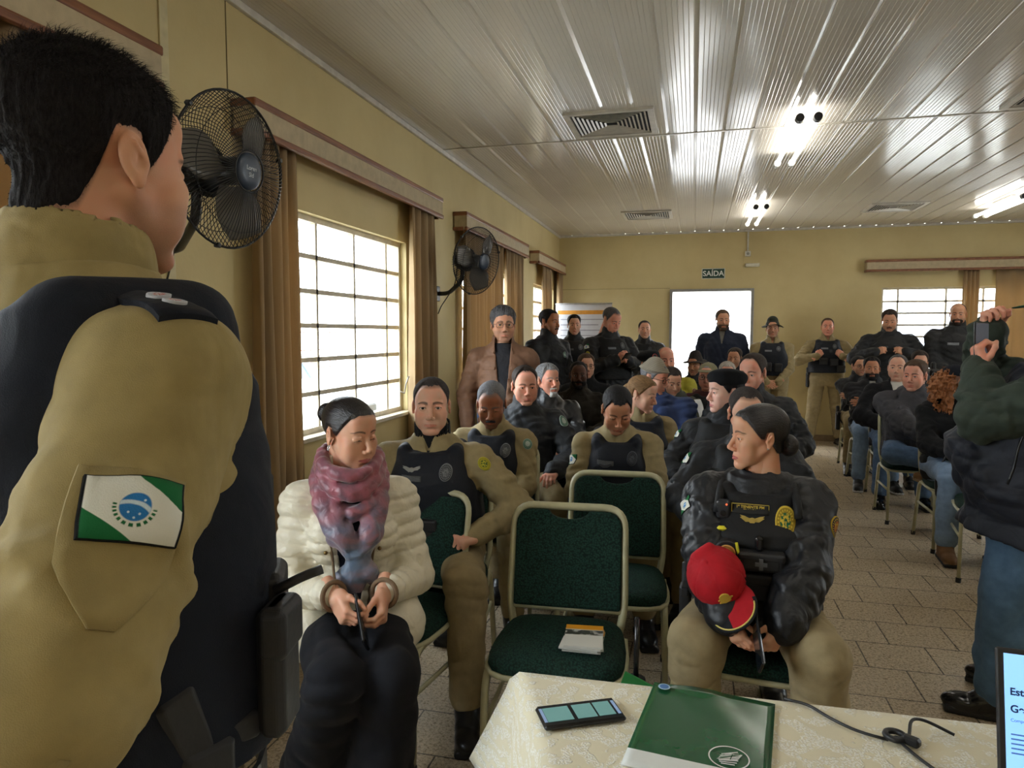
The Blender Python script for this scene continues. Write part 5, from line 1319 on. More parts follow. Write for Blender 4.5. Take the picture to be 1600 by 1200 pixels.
# cable with its clip
cb = mat('black cable rubber', (.012,.012,.013), .4)
o = thing('power_cable', 'thin black cable with a round clip lying across the lace cloth', 'cable', (0, 0, TT))
mb = MB(); pts = [onz(*q, TZ+.008)*np.array([1, 1, 0])+V3(0, 0, .0035) for q in ((1225, 1092), (1262, 1100), (1296, 1122), (1340, 1143), (1388, 1156))]
mb.tube(round_path(pts, .03, 5), .003, 8)
p0 = onz(1398, 1160, TZ)*np.array([1, 1, 0])+V3(0, 0, .006)
p1 = onz(1430, 1188, TZ)*np.array([1, 1, 0])+V3(0, 0, .004)
mb.tube(round_path([p0, p0+V3(.02, -.012, .004), p0+V3(.035, .035, .022), p0+V3(.065, .055, .012), p0+V3(.11, .035, .0)], .03, 6), .003, 8)
mb.tube(round_path([p0, p1, p1+V3(.05, -.09, 0), p1+V3(.16, -.12, 0)], .03, 6), .003, 8); mb.build('cord', cb, o)
mb = MB(); mb.tube([p0+V3(.016*math.cos(a), .016*math.sin(a), .003) for a in np.linspace(0, 2*math.pi, 21)[:-1]], .006, 8, closed=True); mb.box(p0+V3(.024, -.014, .004), (.03, .018, .016), 0, rotz(rad(-35)), .004); mb.build('cable_clip', cb, o)
# ------------------------------------------------------------------ outside, seen through the panes
gm = mat('pale concrete yard', S((190,186,178)), .8, bump=.1, bs=8)
mb = MB(); mb.box((-22, 4, -.22), (39, 90, .2)); mb.box((4, 34, -.22), (13+13, 46, .2)); struct(mb.build('ground_outside', gm))
def car(x, y, rz, body, label, kk=1.0, pick=False):
    o = thing('parked_car', label, 'car', (x, y, -.12), rz); 
    sec = [(-2.2, .55, .78, .62), (-2.1, .35, .95, .80), (-1.3, .30, 1.0, .88), (-.9, .28, 1.02, .90), (.8, .28, 1.02, .90), (1.6, .30, 1.0, .88), (2.15, .38, .92, .80), (2.25, .55, .75, .65)]
    n = 14; V = []
    for X, z0, z1, hw in sec:
        for i in range(n):
            a = 2*math.pi*i/n+.2; ca, sa = math.cos(a), math.sin(a); q = (abs(ca)**4+abs(sa)**4)**(-.25); V.append((hw*ca*q, X, (z0+z1)/2+(z1-z0)/2*sa*q))
    mb = MB(); mb.add(V, [(i*n+k, (i+1)*n+k, (i+1)*n+(k+1) % n, i*n+(k+1) % n) for i in range(len(sec)-1) for k in range(n)]+[tuple(range(n)), tuple(range((len(sec)-1)*n, len(sec)*n))[::-1]], 0, True); mb.build('body', body, o)
    cab = [(-1.25, .80, 1.0), (-.45, .72, 1.62), (1.0 if not pick else .55, .72, 1.66), (1.95 if not pick else .95, .78, 1.0)]
    def cabin(g, s=1.0):
        V = []
        for X, hw, z in cab: V += [(-hw*s-.04*(z < 1.3), X*s, z*s+.0), (hw*s+.04*(z < 1.3), X*s, z*s)]
        return V
    V = [(-.84, -1.25, 1.0), (.84, -1.25, 1.0), (-.70, -.45, 1.60), (.70, -.45, 1.60), (-.70, cab[2][0], 1.64), (.70, cab[2][0], 1.64), (-.82, cab[3][0], 1.0), (.82, cab[3][0], 1.0)]
    mb = MB(); mb.add(V, [(0, 1, 3, 2), (2, 3, 5, 4), (4, 5, 7, 6), (0, 2, 4, 6), (1, 7, 5, 3)]); mb.build('window_glass', mat('dark car glass', S((60,72,84)), .08), o)
    mb = MB(); mb.box((0, (cab[1][0]+cab[2][0])/2, 1.66), (1.40, cab[2][0]-cab[1][0]+.1, .06), bev=.025)
    for a, c2 in ((0, 2), (1, 3), (4, 6), (5, 7)): mb.bar(V[a], V[c2], (.07, .07))
    mb.build('roof', body, o)
    for sx in (-1, 1):
        for wy in (-1.4, 1.4):
            w = MB(); w.tube([(sx*.70, wy, .34), (sx*.92, wy, .34)], .34, 20, smooth=False); wh = w.build('wheel', mat('tyre rubber', (.02,.02,.02), .8), o)
            w = MB(); w.tube([(sx*.915, wy, .34), (sx*.935, wy, .34)], .21, 16, smooth=False); w.build('hub', mat('alloy', S((170,170,172)), .3, .8), wh)
        l = MB(); l.box((sx*.62, 2.2, .80), (.30, .14, .16), bev=.03); l.build('headlight', mat('headlamp glass', S((220,220,224)), .1), o)
        l = MB(); l.box((sx*.66, -2.16, .82), (.24, .1, .2), bev=.03); l.build('tail_light', mat('red lamp glass', S((180,30,30)), .2), o)
        l = MB(); l.box((sx*.93, -.75, 1.08), (.16, .1, .12), bev=.03); l.build('mirror', body, o)
    l = MB(); l.box((0, 2.24, .62), (.9, .06, .2), bev=.02); l.build('grille', mat('black grille', (.03,.03,.03), .5), o)
    return o
car(-6.4, 8.6, rad(-98), mat('white car paint', S((226,228,232)), .2, coat=.6), 'white pickup parked outside the large left window', pick=True)
car(-11.5, 14.2, rad(-100), mat('red car paint', S((190,40,40)), .2, coat=.6), 'red car parked farther off outside the left windows')
car(-8.6, 2.2, rad(-95), mat('silver car paint', S((178,182,188)), .25, .4, coat=.5), 'silver car parked outside, nearest the room front')
bw = mat('white painted outside wall', S((226,222,214)), .8, bump=.1)
def building(x, y, w, d_, h, label, rows, cols, face):
    o = thing('building', label, 'building', (x, y, -.12))
    mb = MB(); mb.box((0, 0, h/2), (w, d_, h)); mb.build('wall', bw, o); mb = MB(); mb.box((0, 0, h+.12), (w+.6, d_+.6, .24)); mb.build('roof', mat('clay roof', S((170,110,84)), .8), o)
    for r_ in range(rows):
        for c2 in range(cols):
            if face == 'y': p, s_ = (-w/2+w*(c2+.5)/cols, -d_/2-.02, 1.2+r_*2.7+.6), (w/cols*.5, .06, 1.2)
            else: p, s_ = (w/2+.02, -d_/2+d_*(c2+.5)/cols, 1.2+r_*2.7+.6), (.06, d_/cols*.5, 1.2)
            mb = MB(); mb.box(p, s_); mb.build('window', mat('building window', S((170,176,182)), .7), o)
    return o
building(-24, 8, 6, 26, 6, 'pale two storey building across the yard, left of the hall', 2, 7, 'x')
building(1.5, 26, 26, 6, 6, 'pale building behind the hall, seen through the doorway', 2, 8, 'y')
def tree(x, y, h, label):
    o = thing('bare_tree', label, 'tree', (x, y, -.12)); rg = np.random.RandomState(int(x*7) % 99); mb = MB(); bk = mat('pinkish bark', S((150,120,108)), .9)
    mb.tube([(0, 0, 0), (.06, .03, h*.3), (0, .1, h*.55)], [.16, .12, .09], 8); mb.build('trunk', bk, o); b2 = MB()
    for i in range(26):
        a, z = rg.uniform(0, 6.3), h*rg.uniform(.28, .6); l = h*rg.uniform(.25, .5); d_ = V3(math.cos(a), math.sin(a), rg.uniform(.6, 1.6)); d_ = nrm(d_)
        p = V3(.03, .06, z); q = p+d_*l*.5+V3(*rg.normal(0, .1, 3)); b2.tube([p, q, p+d_*l+V3(*rg.normal(0, .25, 3))], [.05, .03, .008], 5)
        for k in range(3): e = q+nrm(d_+rg.normal(0, .6, 3))*l*.5; b2.tube([q, (q+e)/2+rg.normal(0, .05, 3), e], [.02, .012, .004], 4)
    b2.build('branches', bk, o)
tree(-9.5, 12.0, 6.5, 'bare tree with thin branches outside the large left window'); tree(-13, 18.5, 7, 'bare tree farther along the yard, outside the left windows')
# red railing fence beyond the yard
o = thing('railing_fence', 'thin reddish railing fence beyond the parked cars', 'fence', (-14.5, 16, -.12)); mb = MB()
for z in (.3, 1.0, 1.7): mb.box((0, 0, z), (.05, 22, .05))
for i in range(45): mb.box((0, -11+i*.5, .9), (.03, .03, 1.8))
mb.build('railing', mat('faded red steel', S((170,84,74)), .6), o)
# ------------------------------------------------------------------ who is here
KH, KT = cloth('khaki shirt', S((152,136,100)), fold=.55, fs=7), cloth('khaki trousers', S((150,134,100)), fold=.55, fs=6)
BK = cloth('black jacket', S((24,26,30)), rough=.62, fold=.6, fs=8, spec=.4, sheen=.05); BKM = cloth('matte black cloth', S((26,27,30)), fold=.5); NV = cloth('navy vest nylon', S((19,23,33)), rough=.7, fold=.25, fs=14, spec=.35)
BLV = cloth('black vest nylon', S((19,20,22)), rough=.68, fold=.25, fs=14, spec=.35); BT, SOLE = mat('black boot leather', (.010,.010,.011), .32, bump=.15, bs=40), mat('black rubber sole', (.014,.014,.014), .7)
SUEDE = mat('tan suede boot', S((120,86,52)), .8, bump=.2, bs=30); SH = mat('polished black shoe', (.008,.008,.009), .15)
JEAN, JEAN2 = cloth('blue jeans', S((86,112,146)), fold=.55, fs=6, var=.16), cloth('light blue jeans', S((132,156,186)), fold=.5, fs=6, var=.14)
NAVYC = cloth('navy quilt cloth', S((26,31,44)), rough=.6, fold=.5, fs=8, spec=.4); GREY = cloth('dark grey jacket', S((66,67,72)), fold=.55, fs=8); BROWN = cloth('brown jacket', S((118,86,66)), rough=.6, fold=.5, fs=7)
CHAR = cloth('charcoal shirt', S((42,42,46))); WHT = cloth('white shirt', S((206,204,196))); BLUEJ = cloth('blue padded jacket', S((58,74,116)), fold=.5, fs=7); MAROON = cloth('maroon wool', S((84,48,50))); YEL = cloth('yellow green shirt', S((168,160,58)))
OLV = cloth('dark olive sleeve', S((56,66,58)), fold=.5, fs=7); BEIGE = cloth('beige wool', S((150,142,128))); GRN2 = cloth('dark grey green coat', S((62,64,54)), fold=.5); SUIT = cloth('black suit', S((24,24,28)), fold=.35)
FLAG = flag_mat()
SILV, GOLD, DIM = badge_mat('silver badge', S((120,122,124)), S((66,68,70)), S((92,94,96))), badge_mat('gold green badge', S((206,178,66)), S((150,126,40)), S((28,94,66)), S((214,186,70))), badge_mat('dark grey badge', S((84,86,92)), S((44,46,52)), S((60,62,68)))
ROUNDW = badge_mat('white green round patch', S((170,190,180)), S((60,110,90)), S((190,200,194))); YB = badge_mat('yellow round patch', S((190,180,60)), S((150,140,40)), S((60,90,50)))
TAPE = mat('dark name tape', S((70,72,74)), .7, var=.35, vs=160, stretch=(1,1,3)); TAPEY = mat('black tape', S((22,22,20)), .7); STRIPE = mat('grey stripe patch', S((120,124,130)), .7)
FRM, LENS = mat('dark spectacle frame', (.012,.011,.01), .25), glassmat()
def sk(n, c, stub=0, lip=None, red=.12, hc=(.03,.025,.02), brow=(.03,.02,.015)): return skin(n, S(c), lip and S(lip), brow, stub, hc, red)
S_OL, S_FAIR, S_TAN, S_PINK, S_BRN, S_DK, S_PG, S_BG = sk('olive skin', (202,152,122), .35), sk('fair skin', (222,176,150), .15, red=.16), sk('tan skin', (186,132,100), .3), sk('pink skin', (220,164,140), .12, red=.2), sk('brown skin', (158,106,78), .45), sk('deep brown skin', (96,64,50), .5), sk('pink skin grey brow', (220,164,140), .12, red=.2, brow=(.2,.19,.19)), sk('brown skin grey hair', (158,106,78), .45, brow=(.13,.125,.125))
S_W1, S_W2 = sk('woman skin', (216,166,138), 0, (170,92,92)), sk('made-up skin', (212,162,130), 0, (178,96,92), brow=(.02,.014,.01))
H_BK, H_DK, H_GR, H_BR, H_BL, H_SL = hairmat('black hair', S((26,24,26))), hairmat('dark brown hair', S((48,38,32))), hairmat('grey hair', S((128,128,130)), .5), hairmat('brown hair', S((76,58,44))), hairmat('blond brown hair', S((128,98,66))), hairmat('salt and pepper hair', S((74,72,74)), .5)
H_BZ = hairmat('cropped dark hair', S((66,61,60)), .9, (8, 8, 8), .12)
def arms(kind, pz=.56):
    z = pz
    A = {'lap': {1: dict(w=(.07,-.30,z+.115), hint=(.7,.5,-.2), pose='relax', palm=(-.7,.1,-.7), dir=(-.75,-.6,-.25)), -1: dict(w=(-.07,-.31,z+.12), hint=(-.7,.5,-.2), pose='relax', palm=(.6,.1,-.7), dir=(.75,-.6,-.25))},
         'thigh': {1: dict(w=(.15,-.30,z+.11), hint=(.8,.4,-.1), pose='relax', palm=(0,0,-1), dir=(-.25,-1,-.2)), -1: dict(w=(-.15,-.30,z+.11), hint=(-.8,.4,-.1), pose='relax', palm=(0,0,-1), dir=(.25,-1,-.2))},
         'low': {1: dict(w=(.04,-.30,z+.06), hint=(.8,.4,-.1), pose='grip', palm=(-.8,.2,-.4), dir=(-.5,-.8,-.4)), -1: dict(w=(-.04,-.31,z+.06), hint=(-.8,.4,-.1), pose='grip', palm=(.8,.2,-.4), dir=(.5,-.8,-.4))},
         'cross': {1: dict(w=(-.09,-.235,z+.235), hint=(.75,-.2,-.7), pose='relax', palm=(0,1,-.2), dir=(-1,-.1,.1)), -1: dict(w=(.09,-.275,z+.245), hint=(-.75,-.2,-.7), pose='relax', palm=(0,1,-.2), dir=(1,-.1,.12))},
         'side': {1: dict(w=(.27,-.03,z-.10), hint=(.5,.8,0), pose='relax', palm=(-1,0,0), dir=(0,-.15,-1)), -1: dict(w=(-.27,-.03,z-.10), hint=(-.5,.8,0), pose='relax', palm=(1,0,0), dir=(0,-.15,-1))},
         'front': {1: dict(w=(.075,-.225,z-.03), hint=(.9,.4,-.1), pose='relax', palm=(0,1,-.1), dir=(-.85,-.1,-.5)), -1: dict(w=(-.075,-.24,z-.03), hint=(-.9,.4,-.1), pose='relax', palm=(0,1,-.1), dir=(.85,-.1,-.5))},
         'vest': {1: dict(w=(.165,-.235,z+.27), hint=(.9,.2,-.5), pose='grip', palm=(-.3,1,.1), dir=(-.6,.15,.55)), -1: dict(w=(-.165,-.235,z+.27), hint=(-.9,.2,-.5), pose='grip', palm=(.3,1,.1), dir=(.6,.15,.55))},
         'text': {1: dict(w=(.06,-.30,z+.27), hint=(.8,.2,-.6), pose='hold', palm=(-.8,.5,.3), dir=(-.5,-.75,.3)), -1: dict(w=(-.06,-.31,z+.27), hint=(-.8,.2,-.6), pose='hold', palm=(.8,.5,.3), dir=(.5,-.75,.3))},
         'chest': {1: dict(w=(.17,-.24,z+.30), hint=(.9,.2,-.5), pose='pinch', palm=(-.2,.9,-.3), dir=(-.8,-.25,.25)), -1: dict(w=(-.17,-.24,z+.30), hint=(-.9,.2,-.5), pose='pinch', palm=(.2,.9,-.3), dir=(.8,-.25,.25))},
         'back': {1: dict(w=(.05,.20,z-.03), hint=(.8,.3,-.2), pose='relax', hide=True), -1: dict(w=(-.05,.23,z-.03), hint=(-.8,.3,-.2), pose='relax', hide=True)}}
    return A[kind]
def vary(a, **kw):
    for k, d in kw.items(): a[{'l': 1, 'r': -1}[k]].update(d)
    return a
GRP_S, GRP_T = 'audience seated on chairs', 'people standing along the walls'
CH_USED = []
def put(label, px, py, d, by, hy, hp=0, pose='sit', arm='thigh', lean=0, twist=0, side=0, build=1.0, fem=False, skinm=S_OL, hk=None, hr=0, res=None, legs=None, belly=0, eyes='dark', k=None, hs=1.0, chair_=None, gaze=(0,0), group=None, hres=None, choff=.0, seat=.598, nk=.9):
    """stand or seat a figure so that its head is where the sight line says; returns (object, Body)"""
    t = at(px, py, d); res = res or min(.011, max(.005, d*.0017)); hres = hres or min(4.2, max(2.3, d*.75))
    kk = 1.0
    for _ in range(4):
        pz = seat if pose == 'sit' else .935*kk
        a = arms(arm, pz) if isinstance(arm, str) else arm(pz)
        B = Body(pose, kk, build, lean, twist, side, hy-by, hp, hr, fem, a, legs, belly, seat, hs, nk)
        if k: 
            if kk == k: break
            kk = k; continue
        kk = max(.86, min(1.14, kk*((t[2]-(seat if pose == 'sit' else 0))/(B.Hc[2]-(seat if pose == 'sit' else 0)))))
    R = rotz(rad(by)); root = t-R @ B.Hc; root[2] = 0
    o = make_person(label, B, root, rad(by), skinm, hk or {}, res=res, hres=hres, eyes=eyes, group=group or (GRP_S if pose == 'sit' else GRP_T), gaze=gaze)
    B.o, B.root, B.res, B.by, B.Rz = o, root, res, by, R
    if chair_:
        c = root+R @ V3(0, -choff, 0); chair(c[0], c[1], rad(by if not isinstance(chair_, tuple) else chair_[1]), chair_ if isinstance(chair_, str) else chair_[0])
    return o, B
def arm_patch(o, B, tree, sd, frac, w, h, m, name, ang=0, shape='rect', label=None, roll=0, t=.003):
    d = nrm(B.E[sd]-B.S[sd]); out = V3(sd, 0, 0); out = nrm(out-d*(out@d)); fr = np.cross(d, out)*sd; n = out*math.cos(rad(ang))+(-fr if fr[1] > 0 else fr)*math.sin(rad(ang))
    return decal(o, tree, name, B.S[sd]+(B.E[sd]-B.S[sd])*frac, np.cross(-d, n), -d, n, w, h, m, shape=shape, label=label, roll=roll, clip=.010, t=t)
def chest_patch(o, B, tree, x, h, w, hh, m, name, shape='rect', label=None, nx=8, ny=6):
    return decal(o, tree, name, B.tp(x, -.15, h), B.R[:, 0], B.R[:, 2], -B.R[:, 1], w, hh, m, shape=shape, nx=nx, ny=ny, label=label)
def pouch(o, B, tree, x, h, size, m, name='vest_pouch', label=None, flap=True):
    n = -B.R[:, 1]; p, u, v = bplace(tree, B.tp(x, -.15, h), n, B.R[:, 2])
    mb = MB(); R = np.stack([u, -n, v], 1); mb.box(p+n*size[1]*.42, size, 0, R, .008)
    if flap: mb.box(p+n*(size[1]*.45)+v*size[2]*.30, (size[0]*1.04, size[1]*1.08, size[2]*.42), 0, R, .006)
    q = mb.build(name, m, o, bevel=.003)
    if label: q['label'] = label
    return q, p+n*size[1]*.95, u, v, n
def wings(o, B, tree, x, h, w, m):
    n = -B.R[:, 1]; p, u, v = bplace(tree, B.tp(x, -.15, h), n, B.R[:, 2]); mb = MB()
    for s in (-1, 1):
        P = [(0, -.10), (.15, -.16), (.5, .12), (.42, .14), (.5, .22), (.3, .18), (.12, .10), (0, .12)]
        P = [(s*a*w, b*w) for a, b in (P if s > 0 else P[::-1])]; mb.prism(P, 0, .0025, 0, m4(u, v, n, p+n*.002))
    mb.disc(p+n*.005, n, w*.13, .005, 14); return mb.build('wing_badge', m, o)
def collar_ring(o, B, m, name='undershirt', r=.06, res=.006, h=.02):
    nv = nrm(B.Hc-B.N); f = Fld(B.N-.13, B.N+.13, res); f.cone(B.N-nv*.05, B.N+nv*h, r*B.k*(.92 if B.fem else 1), r*.98*B.k*(.92 if B.fem else 1), .01); f.cone(B.N-nv*.02, B.N+nv*.2, r*.9*B.k*(.92 if B.fem else 1), r*.95*B.k, .004, 's')
    V, Q = f.net(); return raw_mesh(name, V, Q, m, o)
def under(o, B, m, name='shirt', res=.009, th=.004):
    f = torso_field(B, res, th, -.10, sleeves=False); nv = nrm(B.Hc-B.N); f.cone(B.N-B.up*.03, B.N+nv*.012, .064*B.k, .06*B.k, .012); f.cone(B.N-B.up*.03, B.N+nv*.15, .054*B.k, .06*B.k, .006, 's')
    V, Q = f.net(); raw_mesh(name, V, Q, m, o); return bvh_of(V, Q)
def belt(o, B, m, h=-.01, th=.028, buckle=True, w=.024):
    pr = [p for p in B.prof()]; hs = [p[0] for p in pr]; f = lambda i, hh: float(np.interp(hh*B.k, hs, [p[i] for p in pr])); P = []
    for a in np.linspace(0, 2*math.pi, 33)[:-1]:
        ca, sa = math.cos(a), math.sin(a); q = (abs(ca)**2.2+abs(sa)**2.2)**(-1/2.2); P.append(B.tp((f(1, h)+th)*ca*q, (f(2, h)+th)*sa*q+f(3, h), h))
    mb = MB(); n = len(P); V = []
    for p in P: c = B.tp(0, 0, h); d = nrm(p-c); V += [p-B.R[:, 2]*w, p+B.R[:, 2]*w, p+B.R[:, 2]*w+d*.006, p-B.R[:, 2]*w+d*.006]
    mb.add(V, [(4*i+k, 4*((i+1) % n)+k, 4*((i+1) % n)+(k+1) % 4, 4*i+(k+1) % 4) for i in range(n) for k in range(4)]); ob = mb.build('belt', m, o); 
    return ob, lambda a, e=0: B.tp((f(1, h)+th+e)*math.cos(a), (f(2, h)+th+e)*math.sin(a)+f(3, h), h)
def holster(o, B, sd, m, fwd=-.03):
    mb = MB(); c = B.P+V3(sd*(.20*B.b), fwd, -.06); R = B.R
    mb.box(c, (.045, .075, .20), 0, R, .012); mb.box(c+R @ V3(0, .02, .12), (.034, .05, .10), 0, R @ rotx(rad(-18)), .008); mb.box(c+R @ V3(0, -.02, .09), (.03, .10, .035), 0, R, .005)
    return mb.build('holster', m, o, bevel=.002)
def khaki(o, B, vm=NV, ww=.007, seed=1, boots=True, trs=True, vst=True, shirt=KH, under_=False, low=.05, col='stand'):
    t, tt = top(o, B, shirt, 'shirt', .012, B.res, -.12, col, ww, .085, seed, cuffband=.002, ch=.035, notch=True); collar_ring(o, B, BKM, 'undershirt', .064, B.res, .012)
    vt = None
    if vst: v, vt = vest(o, B, vm, B.res, seed=seed, low=low)
    if trs: trousers(o, B, KT, res=B.res*1.15, seed=seed+3)
    if boots: shoes(o, B, BT, SOLE, 'boot', max(.007, B.res))
    if under_: collar_ring(o, B, BKM, 'neck_gaiter', .082, B.res, .06)
    return tt, vt
def black(o, B, seed=1, vst=True, m=BK, trs=KT, th=.020, col='stand', boots=True, low=.06, wr=.009, quilt=0):
    t, tt = top(o, B, m, 'jacket', th, B.res, -.10, col, wr, .075, seed, cuffband=.001, quilt=quilt); vt = None
    if vst: v, vt = vest(o, B, BLV, B.res, .058, seed=seed, low=low)
    if trs: trousers(o, B, trs, res=B.res*1.15, seed=seed+3)
    if boots: shoes(o, B, BT, SOLE, 'boot', max(.007, B.res))
    return tt, vt
def hair_on(o, B, m, *a, name='hair', **kw):
    kw.setdefault('res', 3.2 if B.res < .0075 else 4.2); return on_head(o, B, name, hair(*a, **kw), m)
def kit(o, B, vt, badge=SILV, tape=TAPE, x=.07, win=None):
    chest_patch(o, B, vt, x, .395, .052, .066, badge, 'badge', 'oval'); chest_patch(o, B, vt, -.055, .37, .085, .022, tape, 'name_tape')
    if win: wings(o, B, vt, -.055, .405, .075, win)
# ================================================================== the nearest figures
# --- officer in the left foreground, seen from behind
legs0 = {1: dict(), -1: dict()}
A0 = lambda pz: {1: dict(w=(.02, .20, pz+.0), hint=(.8, .5, -.2), pose='relax', hide=False, palm=(.2, -.9, 0), dir=(-.8, .1, -.5)), -1: dict(w=(-.12, .245, pz-.02), hint=(-.75, .25, -.2), pose='relax', palm=(-.2, -.9, 0), dir=(.75, .1, -.6))}
o, B = put('person in khaki uniform and black tactical vest standing in the left foreground, seen from behind', 148, 254, .865, 158, 171, 3, 'stand', A0, skinm=sk('warm skin', (210,158,126), .25), hk=dict(w=1.02, jaw=1.06, scalp='nape'), res=.0042, hres=2.0, hs=1.05, build=.97, nk=.80, group='officers at the front')
P1o, P1B = o, B
t_, tt = top(o, B, cloth('near khaki shirt', S((156,138,92)), fold=1.0, fs=5, weave=900), 'shirt', .016, .0045, -.06, 'none', .005, .10, 21, cuffband=.002, arm=1.12, folds=13, fsize=1.15,
  extra=lambda f: [f.cone(B.S[-1]+(B.E[-1]-B.S[-1])*.80, B.S[-1]+(B.E[-1]-B.S[-1])*.84, .071, .073, .02), f.cone(B.E[-1]+(B.W[-1]-B.E[-1])*.08, B.E[-1]+(B.W[-1]-B.E[-1])*.40, .062, .056, .02)])
nv = nrm(B.Hc-B.N); f = Fld(B.N-.16, B.N+.16, .0045)              # turned-up stand collar with a fold
f.cone(B.N-nv*.035+V3(0,.006,0), B.N+nv*.022+V3(0,.012,0), .098, .086, .01); f.cone(B.N+nv*.010+V3(0,.012,0), B.N+nv*.022+V3(0,.012,0), .088, .087, .006); f.cone(B.N-nv*.05+V3(0,.006,0), B.N+nv*.12+V3(0,.012,0), .072, .069, .004, 's'); f.wrinkle(.003, .06, 8)
V, Q = f.net(); raw_mesh('collar', V, Q, MATS['near khaki shirt'], o)
v_, vt = vest(o, B, cloth('near navy vest', S((17,22,34)), rough=.75, fold=.3, fs=10, weave=700), .0055, .048, low=-.01, strap=.150, wide=1.0, seed=3, sr=.056, sx=.112)
# raised webbing across the vest back and side
mb = MB()
trousers(o, B, KT, res=.008, seed=5); shoes(o, B, BT, SOLE, 'boot', .008)
arm_patch(o, B, tt, -1, .52, .080, .057, FLAG, 'flag_patch', -20, label='green and white state flag patch with blue globe', roll=rad(10), t=.009)
# angular stitched panel of the sleeve pocket below the flag: a thin raised flap
arm_patch(o, B, tt, -1, .62, .092, .135, MATS['near khaki shirt'], 'sleeve_pocket', -20, 'shield', roll=rad(6))
decal(o, tt, 'elbow_panel', B.E[-1]+(B.W[-1]-B.E[-1])*.20, np.cross(-nrm(B.W[-1]-B.E[-1]), V3(-.8, .6, 0)), -nrm(B.W[-1]-B.E[-1]), V3(-.8, .6, .1), .080, .12, MATS['near khaki shirt'], t=.0022, nx=12, ny=12, clip=.010)
# epaulette slide with two pips on the right shoulder
sh = B.S[-1]+V3(.0, .0, .06); up_ = nrm(V3(-.35, 0, 1))
bn = bvh_of(*join((np.array([v.co for v in t_.data.vertices]), np.array([list(p.vertices) for p in t_.data.polygons]))))
ep = decal(o, bn, 'epaulette', sh, V3(0, 1, 0), V3(1, 0, .3), up_, .062, .105, MATS['near navy vest'], t=.006, nx=8, ny=8, label='dark shoulder slide with two red and white pips')
pm = badge_mat('pip emblem', S((200,200,204)), S((176,178,186)), S((170,60,58)), S((210,206,206)))
for q in (-.022, .012): decal(ep, bn, 'rank_pip', sh+V3(q, .0, 0)+nrm(V3(1, 0, .35))*0, V3(0, 1, 0), V3(1, 0, .3), up_, .024, .024, pm, t=.0085, nx=8, ny=8, shape='oval')
hm_ = hairmat('near black hair', S((30,27,27)), .8, (9, 9, 3), .12)
HV, HQ = hair('nape', 12, 5, w=1.02, res=2.4, seed=4, tuft=1.2, jit=0); ho = on_head(o, B, 'hair', (HV, HQ), hm_)
def strands(parent, V, Q, m, n, ln, comb, seed, w=.0005, lift=.35, name='hair_strands'):
    """many thin tapering hairs rooted on the hair surface"""
    rg = np.random.RandomState(seed); A, B_, C_, D_ = [V[Q[:, i]] for i in range(4)]
    N = np.cross(C_-A, D_-B_); ar = np.linalg.norm(N, axis=1); N /= ar[:, None]+1e-12
    cen = V.mean(0); s_ = np.sign(((A-cen)*N).sum(1)); ok = np.where((s_ > 0) | True)[0]
    pk = rg.choice(ok, n, p=ar[ok]/ar[ok].sum()); a, b = rg.rand(n, 1), rg.rand(n, 1)
    P = A[pk]*(1-a)*(1-b)+B_[pk]*a*(1-b)+C_[pk]*a*b+D_[pk]*(1-a)*b; n_ = N[pk]
    d = comb(P)+rg.normal(0, .28, (n, 3)); d -= n_*(d*n_).sum(1)[:, None]; d /= np.linalg.norm(d, axis=1)[:, None]+1e-9
    L_ = ln(P)[:, None]*rg.uniform(.6, 1.25, (n, 1)); sd_ = np.cross(d, n_)*w
    p1 = P+(d*.55+n_*lift)*L_*.55; p2 = p1+(d*.95+n_*lift*.25)*L_*.45
    VV = np.stack([P-sd_, P+sd_, p1+sd_*.8, p1-sd_*.8, p2+sd_*.15, p2-sd_*.15], 1).reshape(-1, 3); i = np.arange(n)[:, None]*6
    QQ = np.concatenate([i+np.array([[0, 1, 2, 3]]), i+np.array([[3, 2, 4, 5]])]); return raw_mesh(name, VV, QQ, m, parent, smooth=False)
zc = lambda P: sst(P[:, 2]*1000, 20, 90)
strands(ho, HV, HQ, hm_, 16000, lambda P: .003+.016*zc(P), lambda P: np.stack([P[:, 0]*4, -.6*zc(P)+P[:, 1]*2.5, -1+.9*zc(P)], 1), 3, .00035, .55)['kind'] = 'stuff'
# gear on belt and vest: pouches, belt, holster, radio
mbk = mat('matte black gear', (.012,.012,.014), .55, bump=.1)
b_, bp_ = belt(o, B, BT, h=-.055, th=.040, w=.028)
for x, h, s_ in ((.0, .19, (.085, .05, .16)), (.10, .2, (.08, .05, .15))): pouch(o, B, vt, x, h, s_, mbk)
n = -B.R[:, 1]
def sidebox(a, h, size, name='gear_pouch', e=.03, mt=None):
    c = bp_(a, e); c = V3(c[0], c[1], B.P[2]+h); R = rotz(a+math.pi/2); mb = MB(); mb.box(c, size, 0, R, .01); mb.box(c+R @ V3(0, -size[1]*.1, size[2]*.3), (size[0]*1.05, size[1]*1.05, size[2]*.4), 0, R, .008); return mb.build(name, mt or mbk, o, bevel=.003)
sidebox(rad(215), .09, (.07, .035, .16), e=.035); sidebox(rad(230), .10, (.08, .045, .19), e=.012)
mb = MB(); c0 = bp_(rad(208), .03)+V3(0, 0, -.02)
ring_ = [c0+rotz(rad(50)) @ V3(.042*math.cos(a), 0, .042*math.sin(a)) for a in np.linspace(0, 2*math.pi, 25)[:-1]]
mb.tube(ring_, .010, 8, closed=True); mb.box(c0+V3(0, 0, -.05), (.05, .035, .06), 0, rotz(rad(45)), .008); mb.build('baton_ring', mat('glossy black plastic', (.01,.01,.011), .18), o)
holster(o, B, -1, mbk, -.02)
